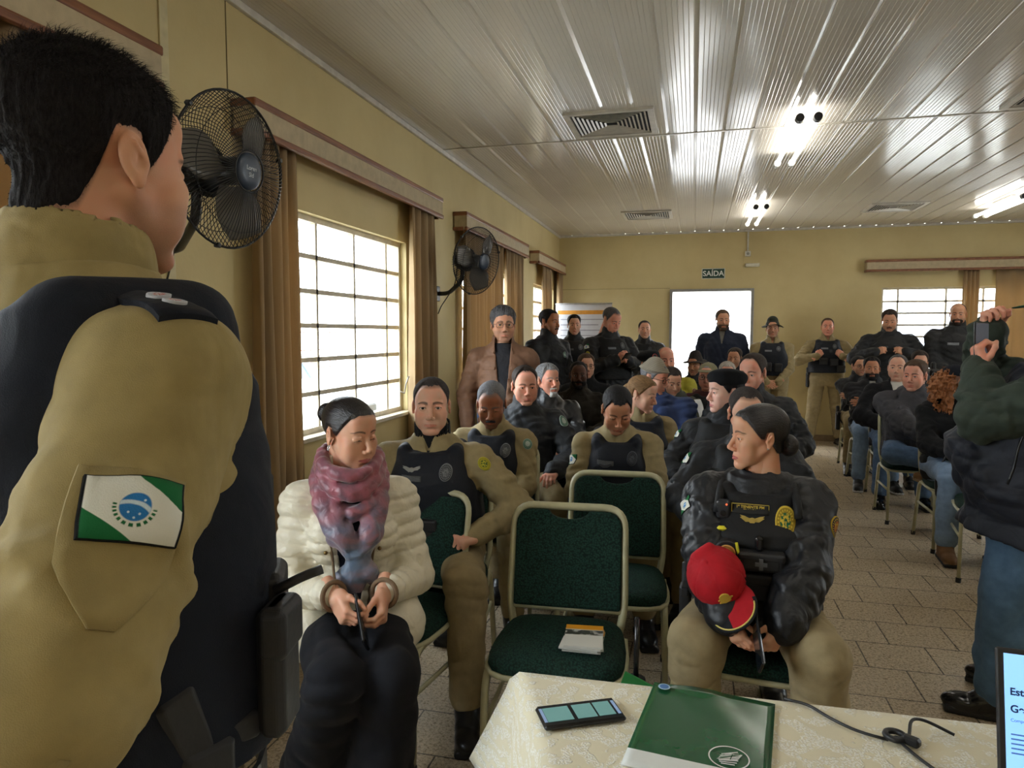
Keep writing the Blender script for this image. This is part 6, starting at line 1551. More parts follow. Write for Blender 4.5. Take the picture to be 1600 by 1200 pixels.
mb = MB(); s0 = bp_(rad(216), .03)+V3(0, 0, .24); mb.tube(round_path([s0, s0+V3(-.02, -.03, .015), s0+V3(-.03, -.05, .02)], .02, 5), .006, 6); mb.build('loose_strap', mbk, o)

# --- woman in the white quilted jacket
LW = {1: dict(k=(.09, -.44, .545), a=(.04, -.40, .10), toe=6), -1: dict(k=(-.07, -.46, .56), a=(-.14, -.18, .10), toe=-4)}
AW = lambda pz: {1: dict(w=(.085, -.275, pz+.135), hint=(.5, .75, -.15), pose='hold', palm=(-.9, .1, -.1), dir=(-.15, -.75, -.55)), -1: dict(w=(-.06, -.285, pz+.145), hint=(-.5, .7, -.15), pose='hold', palm=(.9, .1, -.2), dir=(.35, -.75, -.5))}
o, B = put('person in white quilted jacket and mauve scarf, eyes lowered, holding a phone', 546, 676, 2.28, 30, 66, 9, 'sit', AW, lean=7, fem=True, build=1.02, belly=.02, skinm=S_W1, hk=dict(closed=.93, lip=1.12, jaw=.98, fat=.35, nose=.9, nosew=.95, scalp='sleek'), res=.0055, hres=1.9, legs=LW, hs=1.03, group='people seated in the front row')
P2o, P2B = o, B
qm = cloth('ivory quilted nylon', S((226,218,196)), rough=.42, fold=.45, fs=16, spec=.45, var=.04)
t_, tt = top(o, B, qm, 'jacket', .018, .0052, -.13, 'stand', .003, .06, 5, open_=(.012, .075, .02), quilt=.010, ch=.03, arm=1.06, cuff=.84, cuffband=0)
brn = cloth('brown piping', S((120,98,76)))
for sd in (1, -1):
    e = B.E[sd]+(B.W[sd]-B.E[sd])*.84; d = nrm(B.W[sd]-B.E[sd]); mb = MB(); R = frame(d)
    mb.tube([e+d*.034+R @ V3(.041*math.cos(a), .041*math.sin(a), 0) for a in np.linspace(0, 2*math.pi, 25)[:-1]], .0075, 8, closed=True); mb.build('cuff_trim', brn, o)
# jacket skirt over the thighs, with piping
f = Fld(B.P-.42, B.P+.36, .006); f.loft(B.P, B.R, [(-.10, .215, .17, -.02), (-.02, .21, .165, -.01), (.10, .185, .15, 0)], .02)
for sd in (1, -1): f.cone(B.hip[sd]+V3(sd*.03, 0, 0), B.hip[sd]+(B.K[sd]-B.hip[sd])*.34+V3(sd*.045, 0, .012), .105, .098, .03)
X, Y, Z = f.g((slice(None),)*3); f.F += (.006*(1-np.abs(np.sin((Z-.35*Y)*np.pi/.045))**.5)).astype(np.float32)
f.cone(B.P+V3(0, -.30, -.02), B.P+V3(.005, -.20, .18), .075, .03, .03, 's'); f.rbox(B.P+V3(0, 0, -.29), (.5, .5, .16), .01, .02, 's')
V, Q = f.net(); raw_mesh('jacket_skirt', V, Q, qm, o); st = bvh_of(V, Q)
under(o, B, cloth('navy striped blouse', S((26,32,52)), rough=.5), 'blouse', .007, .008)
mb = MB()
for sd, x0, x1 in ((1, .080, .045), (-1, -.080, -.045)):
    pts = []
    for t in np.linspace(0, 1, 12):
        p, u, v = bplace(tt, B.tp(x0*(1-t)+x1*t, -.12, .47-.40*t), -B.R[:, 1], B.R[:, 2]); pts.append(p)
    mb = MB(); mb.tube(pts, .0042, 6); mb.build('piping', brn, o)
    for t in (2, 5, 8):
        b1 = MB(); b1.add(*ball(.0065, pts[t]+V3(sd*.018, -.004, 0), sc=(1, 1, 1)), smooth=True); b1.build('snap_button', mat('aged brass', S((130,104,60)), .35, .8), o)
trousers(o, B, cloth('black crepe', S((17,18,24)), fold=.45, fs=5), res=.007, th=.022, flare=.040, hem=1.0, seed=9, wr=.008, tight=1.0)
shoes(o, B, SH, SOLE, 'shoe', .006)
hv = hair('sleek', 7, 6, res=2.2, extra='bun', seed=2); hh = on_head(o, B, 'hair', hv, hairmat('sleek dark hair', S((30,26,28)), .30, (7, .8, 7), .6))
strands(hh, hv[0], hv[1], MATS['sleek dark hair'], 5000, lambda P: np.full(len(P), .016), lambda P: V3(0, .116, .03)-P, 5, .00035, .05)['kind'] = 'stuff'
earring(o, B, mat('silver', S((200,200,200)), .2, .9))
# scarf: two wraps round the neck, a knot and two falling ends
scm, nt, b = nodes_of('mauve silk scarf'); co = obj_co(nt); n1 = nd(nt, 'ShaderNodeTexNoise', i_Scale=7.0, i_Detail=3.0, i_Distortion=1.5); nt.links.new(co, n1.inputs['Vector'])
sx_ = nd(nt, 'ShaderNodeSeparateXYZ'); nt.links.new(co, sx_.inputs[0])
zz = mathn(nt, 'ADD', sx_.outputs[2], mathn(nt, 'MULTIPLY', n1.outputs['Fac'], .16)); zr = nd(nt, 'ShaderNodeMapRange'); zr.inputs[1].default_value = .92; zr.inputs[2].default_value = 1.10; nt.links.new(zz, zr.inputs[0])
nt.links.new(mixc(nt, zr.outputs[0], ramp2(nt, n1.outputs['Fac'], S((86,104,128)), S((128,104,112)), .42, .6), ramp2(nt, n1.outputs['Fac'], S((110,70,82)), S((160,86,100)), .4, .62)), b.inputs['Base Color'])
b.inputs['Roughness'].default_value = .42; b.inputs['Sheen Weight'].default_value = .4
nb2 = nd(nt, 'ShaderNodeTexNoise', i_Scale=26.0, i_Detail=2.0, i_Distortion=2.0); nt.links.new(co, nb2.inputs['Vector']); bp = nd(nt, 'ShaderNodeBump', i_Strength=.3, i_Distance=.01); nt.links.new(nb2.outputs['Fac'], bp.inputs['Height']); nt.links.new(bp.outputs['Normal'], b.inputs['Normal'])
f = Fld(B.N-.34, B.N+.20, .0048); nv = nrm(B.Hc-B.N); F0 = lambda x, y, h: B.tp(x, y, h)
for k, (rx, ry, dz, rr, sag) in enumerate(((.085, .082, .022, .026, .05), (.098, .092, -.008, .027, .085), (.088, .085, .05, .018, .02))):
    P = [B.N+B.Rs @ V3(rx*math.sin(a), ry*(-math.cos(a))-.012-(.5+.5*math.cos(a))**2*.02, dz-sag*(.5+.5*math.cos(a))**2+.03*(.5-.5*math.cos(a))) for a in np.linspace(0, 2*math.pi, 21)]
    for a, c2 in zip(P[:-1], P[1:]): f.cone(a, c2, rr, rr, .008)
kn = F0(.015, -.175, .275)
for sd in (1, -1): f.cone(F0(sd*.085, -.085, .43), F0(sd*.045+.01, -.155, .345), .034, .038, .012); f.cone(F0(sd*.045+.01, -.155, .345), kn, .036, .026, .012); f.cone(F0(sd*.05, -.10, .44), F0(sd*.03+.01, -.15, .34), .022, .026, .006)
f.ell(kn, (.036, .030, .036), .01)
f.cone(kn, F0(.005, -.185, .20), .026, .032, .01); f.cone(F0(.005, -.185, .20), F0(-.015, -.205, .055), .030, .027, .012); f.cone(kn, F0(.045, -.19, .225), .024, .030, .01); f.cone(F0(.045, -.19, .225), F0(.062, -.18, .19), .026, .016, .01)
f.cone(kn, F0(-.03, -.18, .21), .022, .024, .008); f.cone(F0(-.03, -.18, .21), F0(-.045, -.185, .15), .022, .015, .008)
f.wrinkle(.006, .05, 4, (1.8, 1, .5)); f.cone(B.N-B.up*.06, B.N+nv*.2, .058, .064, .006, 's')
V, Q = f.net(); raw_mesh('scarf', V, Q, scm, o)
frn = MB(); e0 = F0(-.015, -.205, .04); rg = np.random.RandomState(2)
for i in range(26): p = e0+B.R @ V3((i-13)*.0019, rg.uniform(-.01, .01), .0); frn.tube([p, p+V3(rg.normal(0, .003), rg.normal(0, .003), -.02), p+V3(rg.normal(0, .006), rg.normal(0, .005), -.045)], .0007, 4, caps=False)
frn.build('scarf_fringe', scm, o)
pc = (B.W[1]+B.W[-1])/2+V3(.0, -.085, -.048); M = m4(*(B.Rz @ np.stack([nrm(V3(.1, -.5, .85)), nrm(V3(0, -.86, -.51)), V3(0, 0, 0)], 1)).T, B.Rz @ pc+B.root)
xx = B.Rz @ nrm(V3(.25, .65, -.7)); yy = B.Rz @ nrm(V3(.1, -.75, -.65)); yy = nrm(yy-xx*(xx@yy)); phone('smartphone', 'black phone in the hands of the person in white quilted jacket', m4(np.cross(yy, np.cross(xx, yy)), yy, np.cross(np.cross(yy, np.cross(xx, yy)), yy), B.Rz @ pc+B.root), mat('dark phone glass', (0,0,0)))
chair(-1.10, 2.45, rad(-8), 'green banquet chair under the person in white quilted jacket')

# --- lieutenant in black jacket with red cap, front row right
LT = {1: dict(spread=14, ax=.015, ay=.06, toe=14), -1: dict(spread=12, ax=-.01, ay=.06, toe=10)}
AT = lambda pz: {1: dict(w=(.075, -.395, pz+.035), hint=(.85, .25, -.2), pose='hold', palm=(-.8, .3, -.3), dir=(-.5, -.45, -.7)), -1: dict(w=(-.075, -.405, pz+.05), hint=(-.85, .25, -.2), pose='relax', palm=(.6, .65, -.1), dir=(.55, -.4, -.75))}
o, B = put('person in black jacket and tactical vest, looking sideways, red cap on arm', 1186, 690, 2.40, -5, -74, 2, 'sit', AT, lean=3, fem=True, build=1.16, belly=.02, skinm=S_W2, hk=dict(lip=1.2, jaw=.95, nose=.95, closed=.12, brow=1.35, fat=.2, scalp='sleek'), res=.0055, hres=1.9, legs=LT, hs=1.0, nk=1.0, group='people seated in the front row', gaze=(0, 4))
P3o, P3B = o, B
t_, tt = top(o, B, cloth('glossy black bomber nylon', S((21,23,28)), rough=.48, fold=.75, fs=9, spec=.5, sheen=0), 'jacket', .034, .0052, -.08, 'stand', .006, .085, 12, ch=-.012, folds=12, fsize=1.2, arm=1.18, cuffband=-.004)
v_, vt = vest(o, B, BLV, .0055, .062, low=.03, seed=4, wide=1.06)
collar_ring(o, B, KH, 'khaki_shirt_collar', .066, .005, .012); collar_ring(o, B, BKM, 'undershirt', .061, .005, .022)
trousers(o, B, cloth('near khaki trousers', S((158,142,108)), fold=.5, fs=5), res=.0065, seed=8, th=.024, wr=.006, tight=1.0); shoes(o, B, BT, SOLE, 'boot', .007)
hv = hair('sleek', 8, 7, res=2.2, extra='lowbun', seed=3); hh = on_head(o, B, 'hair', hv, MATS['sleek dark hair'])
strands(hh, hv[0], hv[1], MATS['sleek dark hair'], 5000, lambda P: np.full(len(P), .016), lambda P: V3(0, .11, -.03)-P, 7, .00035, .05)['kind'] = 'stuff'
earring(o, B, mat('silver', (0,0,0)), False)
gy = mat('yellow embroidery', S((206,180,70)), .6)
n = -B.R[:, 1]; up = B.R[:, 2]
chest_patch(o, B, vt, .085, .392, .062, .086, GOLD, 'police_badge', 'oval', 'gold and green oval badge', 10, 10)
tp_ = chest_patch(o, B, vt, -.022, .425, .115, .030, TAPEY, 'name_tape', label='black name tape with yellow lettering')
p, u, v = bplace(vt, B.tp(-.022, -.15, .425), n, up)
mb = MB()
for a, b2 in ((-1, 0), (1, 0), (0, -1), (0, 1)): mb.box(p+u*a*.057+v*b2*.0145+n*.0035, (.0016 if a else .115, .0016 if b2 else .03, .001), 0, np.stack([u, v, n], 1))
mb.build('tape_border', gy, tp_)
for s_, y in (('1º TENENTE PM', .0055), ('THAISA', -.0065)): text_mesh('tape_lettering', s_, .0125, gy, m4(u, v, n, p+n*.0045+v*y), tp_, .0006, .0003)
wings(o, B, vt, -.015, .388, .075, mat('gold wing thread', S((186,160,80)), .5))
pouch(o, B, vt, .015, .262, (.135, .05, .062), mbk, 'first_aid_pouch', 'black pouch with grey cross'); q, pp, u, v, nn = pouch(o, B, vt, .015, .2621, (.12, .052, .055), mbk, 'first_aid_pouch_cover', flap=False)
crs = MB(); gr_ = mat('grey print cross', S((96,98,100)), .6); R_ = np.stack([u, v, nn], 1); crs.box(pp+nn*.004, (.036, .012, .004), 0, R_); crs.box(pp+nn*.004, (.012, .036, .0041), 0, R_); crs.build('cross_print', gr_, q)
pouch(o, B, vt, .02, .165, (.13, .055, .085), mbk); pouch(o, B, vt, .115, .15, (.07, .05, .12), mbk)
q, pp, u, v, nn = pouch(o, B, vt, .008, .325, (.026, .03, .05), mat('glossy black plastic', (0,0,0)), 'flashlight', flap=False)
q, pp, u, v, nn = pouch(o, B, vt, -.105, .415, (.045, .035, .062), mat('grey camera shell', S((46,48,52)), .3), 'body_camera', 'grey body camera with small red light', flap=False)
mb = MB(); mb.disc(pp+v*-.01, nn, .009, .004, 16); mb.build('camera_lens', mat('glossy black plastic', (0,0,0)), q); mb = MB(); mb.disc(pp+v*.02+u*.01, nn, .003, .003, 10); mb.build('status_light', emit('red status light', (1, .12, .04), 1.5), q)
q, pp, u, v, nn = pouch(o, B, vt, -.108, .355, (.032, .02, .016), mat('yellow plastic tag', S((214,206,40)), .4), 'yellow_tag', flap=False)
p, u, v = bplace(vt, B.tp(-.088, -.15, .285), n, up); mb = MB(); mb.disc(p+n*.018, n, .040, .036, 28); tq = mb.build('tourniquet_case', mbk, o, bevel=.004)
mb = MB(); mb.tube([p+n*.038+u*.024*math.cos(a)+v*.024*math.sin(a) for a in np.linspace(0, math.pi, 13)], .004, 6); mb.prism([(.026*math.cos(a), .026*math.sin(a)) for a in np.linspace(0, math.pi, 13)], 0, .003, 0, m4(u, v, n, p+n*.0365)); mb.build('orange_half_label', mat('pale orange label', S((214,160,84)), .5), tq)
mb = MB(); mb.tube(round_path([p+n*.03+u*.028+v*.035, p+n*.045+u*.034+v*.01, p+n*.042+u*.05-v*.035], .02, 5), .005, 6); mb.build('yellow_strap', mat('yellow plastic tag', (0,0,0)), tq)
for h in (.285, .255): chest_patch(o, B, vt, .03, h, .17, .012, NV, 'webbing', nx=12, ny=2)
arm_patch(o, B, tt, -1, .24, .062, .05, FLAG, 'flag_patch', 25, label='green and white flag patch'); arm_patch(o, B, tt, 1, .34, .055, .075, badge_mat('crest patch', S((190,160,60)), S((40,44,60)), S((150,60,50))), 'sleeve_crest', 15, 'oval')
for sd in (1, -1):
    mb = MB(); mb.tube(round_path([B.tp(sd*.125, -.15, .40), B.tp(sd*.12, -.13, .45), B.tp(sd*.115, -.02, .495), B.tp(sd*.11, .1, .46)], .05, 6), .014, 8); mb.build('vest_buckle_strap', BLV, o)
holster(o, B, -1, mbk, -.02)
pc = V3(.01, -.455, .635); pz_ = nrm(V3(-1, -.22, 0)); py_ = nrm(V3(.05, -.72, -.69)); py_ = nrm(py_-pz_*(py_@pz_)); phone('smartphone', 'black phone held between the knees of the person in black jacket', m4(B.Rz @ np.cross(py_, pz_), B.Rz @ py_, B.Rz @ pz_, B.Rz @ pc+B.root), mat('dark phone glass', (0,0,0)))
c = B.root+B.Rz @ V3(0, -.05, 0); chair(c[0], c[1], rad(-6), 'green banquet chair under the person in black jacket with red cap')
# red cap resting on her arm
rc = thing('red_cap', 'bright red cap with black brim edge, on the forearm of person in black', 'cap', B.Rz @ V3(-.115, -.335, .775)+B.root)
red = cloth('bright red cotton', S((176,22,34)), rough=.7, fold=.3, fs=12)

zc_, yc_ = nrm(V3(-.42, -.62, .66)), V3(.42, -.62, -.66)              # crown axis, brim direction
yc_ = nrm(yc_-zc_*(yc_@zc_)); Rc = np.stack([np.cross(yc_, zc_), yc_, zc_], 1)
f = Fld((-.17, -.17, -.17), (.17, .22, .17), .0036)
f.ell((0, 0, 0), (.088, .098, .088), .01); f.ell((0, 0, -.012), (.083, .093, .086), .003, 's'); f.rbox((0, 0, -.14), (.2, .2, .115), .005, .004, 's')
X, Y, Z = f.g((slice(None),)*3); a_ = np.arctan2(X, Y); f.F += (.0022*np.exp(-(np.sin(a_*3)/.09)**2)*(Z > -.02)).astype(np.float32)
f.cone((.02, -.04, .072), (-.03, -.055, .07), .016, .013, .02); f.ell((0, 0, .088), (.009, .009, .005), .003)
V, Q = f.net(); raw_mesh('crown', V @ Rc.T, Q, red, rc)
f = Fld((-.13, .03, -.06), (.13, .23, .04), .0032); f.ell((0, .10, -.008), (.076, .092, .0045), .003)

f = Fld((-.13, .02, -.06), (.13, .23, .04), .0032)
f.op(lambda X, Y, Z: np.maximum(np.sqrt((X/.078)**2+((Y-.10)/.088)**2)*.08-.08, np.abs(Z+.012+2.6*X**2)-.0028), (-.09, .02, -.05), (.09, .20, .02), .003); f.ell((0, 0, 0), (.084, .094, .086), .002, 's')
V, Q = f.net(); ed = (np.sqrt((V[:, 0]/.078)**2+((V[:, 1]-.10)/.088)**2)[Q].mean(1) > .86) & (V[:, 1][Q].mean(1) > .10); bo = raw_mesh('brim', V @ Rc.T, Q, [red, BKM], rc, mi=((V[:, 0][Q].mean(1) > .02) | ed).astype(np.int32))
mb = MB(); mb.tube([Rc @ V3(.070*math.sin(t), .10+.079*math.cos(t), -.0085-2.6*(.070*math.sin(t))**2) for t in np.linspace(-1.35, 1.35, 20)], .0024, 6); mb.build('brim_piping', mat('yellow piping', S((216,200,110)), .5), bo)
mb = MB(); cn = Rc @ nrm(V3(0, 1, .28)); cp = Rc @ V3(0, .092, .022); cu_ = Rc @ V3(1, 0, 0); cv_ = np.cross(cn, cu_); mb.disc(cp+cn*.003, cn, .016, .006, 20); mb.prism([(.024*math.cos(a)*(1 if i % 2 else .6), .012*math.sin(a)+.006) for i, a in enumerate(np.linspace(0, 2*math.pi, 15)[:-1])], 0, .004, 0, m4(cu_, cv_, cn, cp)); mb.build('crest', badge_mat('cap crest', S((200,170,70)), S((120,40,40)), S((90,90,110)), S((220,190,90))), rc)
# folded umbrella with a green strap by her chair
uo = thing('folded_umbrella', 'folded black umbrella with green strap leaning by the chair leg, behind the green folder', 'umbrella', (-.155, 2.03, 0))
mb = MB(); mb.tube([(0, 0, .05), (0, 0, .28), (.01, .0, .52)], [.012, .045, .028], 12); mb.build('canopy', BKM, uo); mb = MB(); mb.tube([(.01, 0, .5), (.012, 0, .70)], .008, 8); mb.build('shaft', mat('glossy black plastic', (0,0,0)), uo)
mb = MB(); mb.box((.035, -.03, .505), (.13, .006, .045), 0, rotz(rad(-10)) @ roty(rad(18)), .002); mb.build('strap', mat('green nylon strap', S((24,110,50)), .4), uo); mb = MB(); mb.tube([(.0, -.047, .40), (0, -.047, .46)], .007, 8); mb.build('wood_tip', mat('varnished brown wood', (0,0,0)), uo)

# --- empty chairs of the front rows, brochures
chair(-.425, 2.33, rad(3), 'empty green banquet chair in the centre with brochures on its seat'); chair(-.315, 3.0, rad(3), 'empty green banquet chair behind the one with brochures, in front of the bowed officer')
bm2, nt, b = nodes_of('brochure cover print'); co = obj_co(nt); sx_ = nd(nt, 'ShaderNodeSeparateXYZ'); nt.links.new(co, sx_.inputs[0]); y_ = sx_.outputs[1]
n1 = nd(nt, 'ShaderNodeTexNoise', i_Scale=40.0, i_Detail=3.0); nt.links.new(co, n1.inputs['Vector'])
c_ = mixc(nt, step(nt, y_, .048, .004), S((224,222,212)), S((232,160,40))); dk_ = mathn(nt, 'MULTIPLY', step(nt, y_, .005, .004), mathn(nt, 'SUBTRACT', 1.0, step(nt, y_, .044, .004)))
c_ = mixc(nt, mathn(nt, 'MULTIPLY', dk_, step(nt, n1.outputs['Fac'], .42, .2)), c_, S((70,72,62))); nt.links.new(c_, b.inputs['Base Color']); b.inputs['Roughness'].default_value = .35
rg = np.random.RandomState(3)
for i in range(5):
    o = thing('brochure', ['lowest brochure of the pile on the empty chair seat, edges showing', 'second lowest brochure of the pile on the empty chair seat', 'middle brochure of the pile on the empty chair seat', 'second brochure from the top on the empty chair seat', 'top brochure with orange band and dark photo on the empty chair seat'][i], 'brochure', (-.335+rg.uniform(-.006, .006), 2.28+rg.uniform(-.008, .008)-i*.002, .497+i*.0058), rad(4)+rg.uniform(-.1, .1), 'brochures on the empty chair')
    mb = MB(); mb.box((0, 0, .0015), (.125, .168, .0025)); mb.box((0, .002, .0038), (.123, .165, .0015)); mb.build('pages', mat('white paper', S((222,222,216)), .6, var=.03), o); mb = MB(); mb.box((0, 0, .0049), (.125, .168, .0008)); mb.build('cover', bm2, o)
# ================================================================== the audience, row by row
# second row
o, B = put('person in khaki shirt and black vest behind the white jacket, fist on thigh', 674, 633, 3.0, 8, 18, 2, 'sit', lambda pz: {1: dict(w=(.215, -.225, pz+.115), hint=(.9, .6, .05), pose='fist', palm=(-.2, .2, -1), dir=(-.75, -.65, -.1)), -1: dict(w=(-.13, -.30, pz+.1), hint=(-.8, .4, -.1), pose='relax', palm=(0, 0, -1), dir=(.2, -1, -.2))}, lean=6, build=1.14, skinm=S_FAIR, hk=dict(jaw=1.04, chin=1.05, w=1.0, brow=1.2, nosew=1.0), res=.006, hres=2.2, hs=1.06, legs={1: dict(spread=14, ay=-.02), -1: dict(spread=10)}, chair_='green banquet chair under the person with fist on thigh in second row', gaze=(0, 0), choff=.0)
tt, vt = khaki(o, B, NV, seed=31, shirt=KH, under_=True); hair_on(o, B, H_BZ, 'buzz', 5, 3, seed=3, res=2.6)
kit(o, B, vt, SILV, TAPE, .085, mat('silver wing', S((168,170,168)), .35, .5)); chest_patch(o, B, vt, -.09, .355, .052, .03, DIM, 'oval_badge', 'oval'); arm_patch(o, B, tt, 1, .12, .05, .06, YB, 'round_patch', 75, 'oval')
for x, h in ((.02, .14), (.10, .13), (-.07, .13)): pouch(o, B, vt, x, h, (.07, .045, .12), mbk)
o, B = put('person in khaki shirt with dark tactical vest, head bowed, behind the empty chair pair', 964, 641, 3.66, 4, 14, 31, 'sit', 'low', lean=16, build=1.12, skinm=S_TAN, hk=dict(closed=.75, jaw=1.02), res=.0062, hres=2.4, hs=1.05, chair_='green banquet chair under the bowed person in khaki behind two empty chairs', choff=.0)
tt, vt = khaki(o, B, NV, seed=33); hair_on(o, B, H_BK, 'short', 9, 4, seed=5, res=2.6); kit(o, B, vt, DIM, TAPE, .08); wings(o, B, vt, -.055, .355, .07, DIM); arm_patch(o, B, tt, -1, .42, .07, .055, FLAG, 'flag_patch', 35, label='green and white flag patch')
o, B = put('person in khaki with dark vest, moustache and grey cropped hair, looking down, in third row', 768, 630, 3.75, 6, 10, 23, 'sit', 'low', lean=8, build=1.08, skinm=S_BG, hk=dict(closed=.8, nosew=1.2, lip=1.15), hs=1.06, chair_='green banquet chair under the moustached person looking down')
tt, vt = khaki(o, B, NV, seed=35); hair_on(o, B, hairmat('cropped grey hair', S((112,112,116)), .8, (8, 8, 8), .2), 'buzz', 5, 3); on_head(o, B, 'moustache', beard('mous', th=5), H_BK); kit(o, B, vt, SILV, STRIPE, .085); arm_patch(o, B, tt, 1, .15, .05, .06, ROUNDW, 'round_patch', 70, 'oval')
o, B = put('person in black jacket over khaki collar with high forehead, third row', 820, 602, 4.4, 16, 24, 6, 'sit', 'thigh', lean=3, build=1.12, skinm=S_PINK, hk=dict(fat=.4, w=1.03, scalp='reced'), hs=1.08, chair_='green banquet chair under the person in black jacket with high forehead')
tt, vt = black(o, B, 37, vst=False); collar_ring(o, B, KH, 'khaki_collar', .072, .007, .03); hair_on(o, B, H_DK, 'reced', 12, 5); arm_patch(o, B, tt, 1, .18, .06, .075, ROUNDW, 'round_patch', 62, 'oval')
o, B = put('person with grey hair and white goatee in black leather jacket, fourth row', 856, 594, 5.15, 22, 42, 0, 'sit', 'lap', build=1.08, skinm=S_PG, hk=dict(nosew=1.1, scalp='short'), hs=1.04, chair_='green banquet chair under the grey haired person with white goatee')
black(o, B, 39, vst=False, m=mat('black leather', (.012,.012,.013), .35, bump=.3, bs=30), trs=JEAN); hair_on(o, B, H_GR, 'short', 20, 6, tuft=2); on_head(o, B, 'goatee', beard('goatee', th=7), hairmat('white beard', S((196,194,190)), .7))
o, B = put('person with dark skin, short beard and dark brown jacket seated in the fifth row', 904, 586, 5.9, 10, 12, 0, 'sit', 'lap', build=1.1, skinm=S_DK, hk=dict(nosew=1.25, lip=1.25), hs=1.05, chair_='cream framed chair under the bearded person in dark brown jacket')
top(o, B, cloth('dark brown coat', S((46,42,36))), 'jacket', .02, B.res, -.1, 'shirt', .009, .08, 41); trousers(o, B, JEAN, res=.011); shoes(o, B, SH, SOLE, 'shoe', .009); hair_on(o, B, H_BK, 'buzz', 6, 4); on_head(o, B, 'beard', beard('full', th=5), H_BK)
o, B = put('person with brown hair and glasses seated behind the bearded person in dark brown', 916, 572, 6.6, 14, 20, 0, 'sit', 'lap', skinm=S_FAIR, hs=1.0, chair_='cream framed chair under the person with brown hair and glasses')
top(o, B, BKM, 'jacket', .02, B.res, -.1, 'stand', .009, .08, 43); trousers(o, B, JEAN, res=.011); shoes(o, B, SH, SOLE, 'shoe', .009); hair_on(o, B, H_BR, 'short', 16, 7); glasses(o, B, FRM, LENS)
o, B = put('person with blond brown ponytail in khaki and dark vest, turned sideways', 1003, 620, 4.35, 8, 68, 14, 'sit', 'low', lean=8, fem=True, build=1.12, skinm=S_FAIR, hk=dict(jaw=.95), hs=1.0, chair_='green banquet chair under the person with blond brown ponytail')
khaki(o, B, NV, seed=45); hair_on(o, B, H_BL, 'sleek', 8, 7, extra='pony'); earring(o, B, mat('silver', (0,0,0)), False)
o, B = put('person wearing a beige knitted cap with glasses and a blue padded jacket', 1022, 590, 5.05, 6, 70, 12, 'sit', 'lap', lean=6, build=1.18, skinm=S_PINK, hk=dict(fat=.3), hs=1.06, chair_='green banquet chair under the person in blue padded jacket')
top(o, B, BLUEJ, 'jacket', .034, B.res, -.1, 'stand', .016, .09, 47); trousers(o, B, GREY, res=.01); shoes(o, B, SH, SOLE, 'shoe', .009); hair_on(o, B, H_GR, 'short', 8, 5)
kn_, nt, b = nodes_of('beige ribbed knit'); co = obj_co(nt); w_ = nd(nt, 'ShaderNodeTexWave', bands_direction='Z', i_Scale=55.0, i_Distortion=1.0); nt.links.new(co, w_.inputs['Vector']); nt.links.new(ramp2(nt, w_.outputs['Fac'], S((138,130,116)), S((182,174,156))), b.inputs['Base Color']); b.inputs['Roughness'].default_value = .95; bp = nd(nt, 'ShaderNodeBump', i_Strength=.6, i_Distance=.006); nt.links.new(w_.outputs['Fac'], bp.inputs['Height']); nt.links.new(bp.outputs['Normal'], b.inputs['Normal'])
on_head(o, B, 'knitted_cap', hat('knit'), kn_); glasses(o, B, FRM, LENS)
o, B = put('person with cropped hair mostly hidden behind the figure with red cap', 1166, 645, 3.2, -8, 6, 10, 'sit', 'thigh', lean=4, build=1.1, skinm=S_FAIR, hs=1.06, chair_='green banquet chair hidden behind the front row figure with red cap')
tt, vt = black(o, B, 49); hair_on(o, B, H_BZ, 'buzz', 6, 4, seed=6); chest_patch(o, B, vt, -.10, .37, .10, .026, TAPEY, 'name_tape'); arm_patch(o, B, tt, -1, .28, .07, .055, FLAG, 'flag_patch', 30, label='green and white flag patch')
o, B = put('person in black beret and black uniform, pale profile turned to the left', 1134, 612, 3.95, -8, -66, 2, 'sit', 'thigh', fem=True, build=1.14, skinm=sk('pale skin', (232,190,172), 0, (196,110,110)), hk=dict(lip=1.15, jaw=.95), hs=1.05, chair_='green banquet chair under the person in black beret')
tt, vt = black(o, B, 51); hair_on(o, B, H_BK, 'sleek', 7, 6, extra='lowbun'); on_head(o, B, 'beret', hat('beret'), cloth('black wool felt', S((20,21,24)), rough=.95)); arm_patch(o, B, tt, -1, .30, .07, .055, FLAG, 'flag_patch', 30, label='green and white flag patch')
o, B = put('person with dark receding hair in black jacket, right behind the black beret', 1176, 582, 4.9, -4, -28, 8, 'sit', 'thigh', lean=3, build=1.18, skinm=S_PINK, hk=dict(w=1.02, scalp='reced'), hs=1.1, chair_='green banquet chair under the person with receding hair behind the beret')
black(o, B, 53, vst=False); hair_on(o, B, H_DK, 'reced', 10, 6)
o, B = put('person with khaki cap, dark glasses and maroon sleeves, seated in the middle rows', 1106, 594, 5.95, 6, -12, 0, 'sit', 'cross', build=1.1, skinm=S_PINK, hk=dict(fat=.3), hs=1.04, chair_='cream framed chair under the person in khaki cap')
top(o, B, MAROON, 'sweater', .018, B.res, -.1, 'round', .008, .08, 55)
v_, _ = vest(o, B, cloth('black padded gilet', S((30,31,33)), fold=.4), B.res, .045, name='gilet', strap=.15, wide=1.1); trousers(o, B, JEAN, res=.011); shoes(o, B, SH, SOLE, 'shoe', .009); hair_on(o, B, H_GR, 'short', 6, 5); on_head(o, B, 'cap', hat('cap'), cloth('khaki cap cotton', S((128,122,96)))); glasses(o, B, FRM, LENS)
o, B = put('person in dark bucket hat seated in front of the bright doorway', 1086, 570, 7.6, 4, -20, 6, 'sit', 'thigh', build=1.05, skinm=S_OL, hs=1.0, chair_='cream framed chair under the person in dark bucket hat')
black(o, B, 57); hair_on(o, B, H_BK, 'short', 5, 4); on_head(o, B, 'bucket_hat', hat('boonie', 4), cloth('dark brown hat cotton', S((54,48,46))))
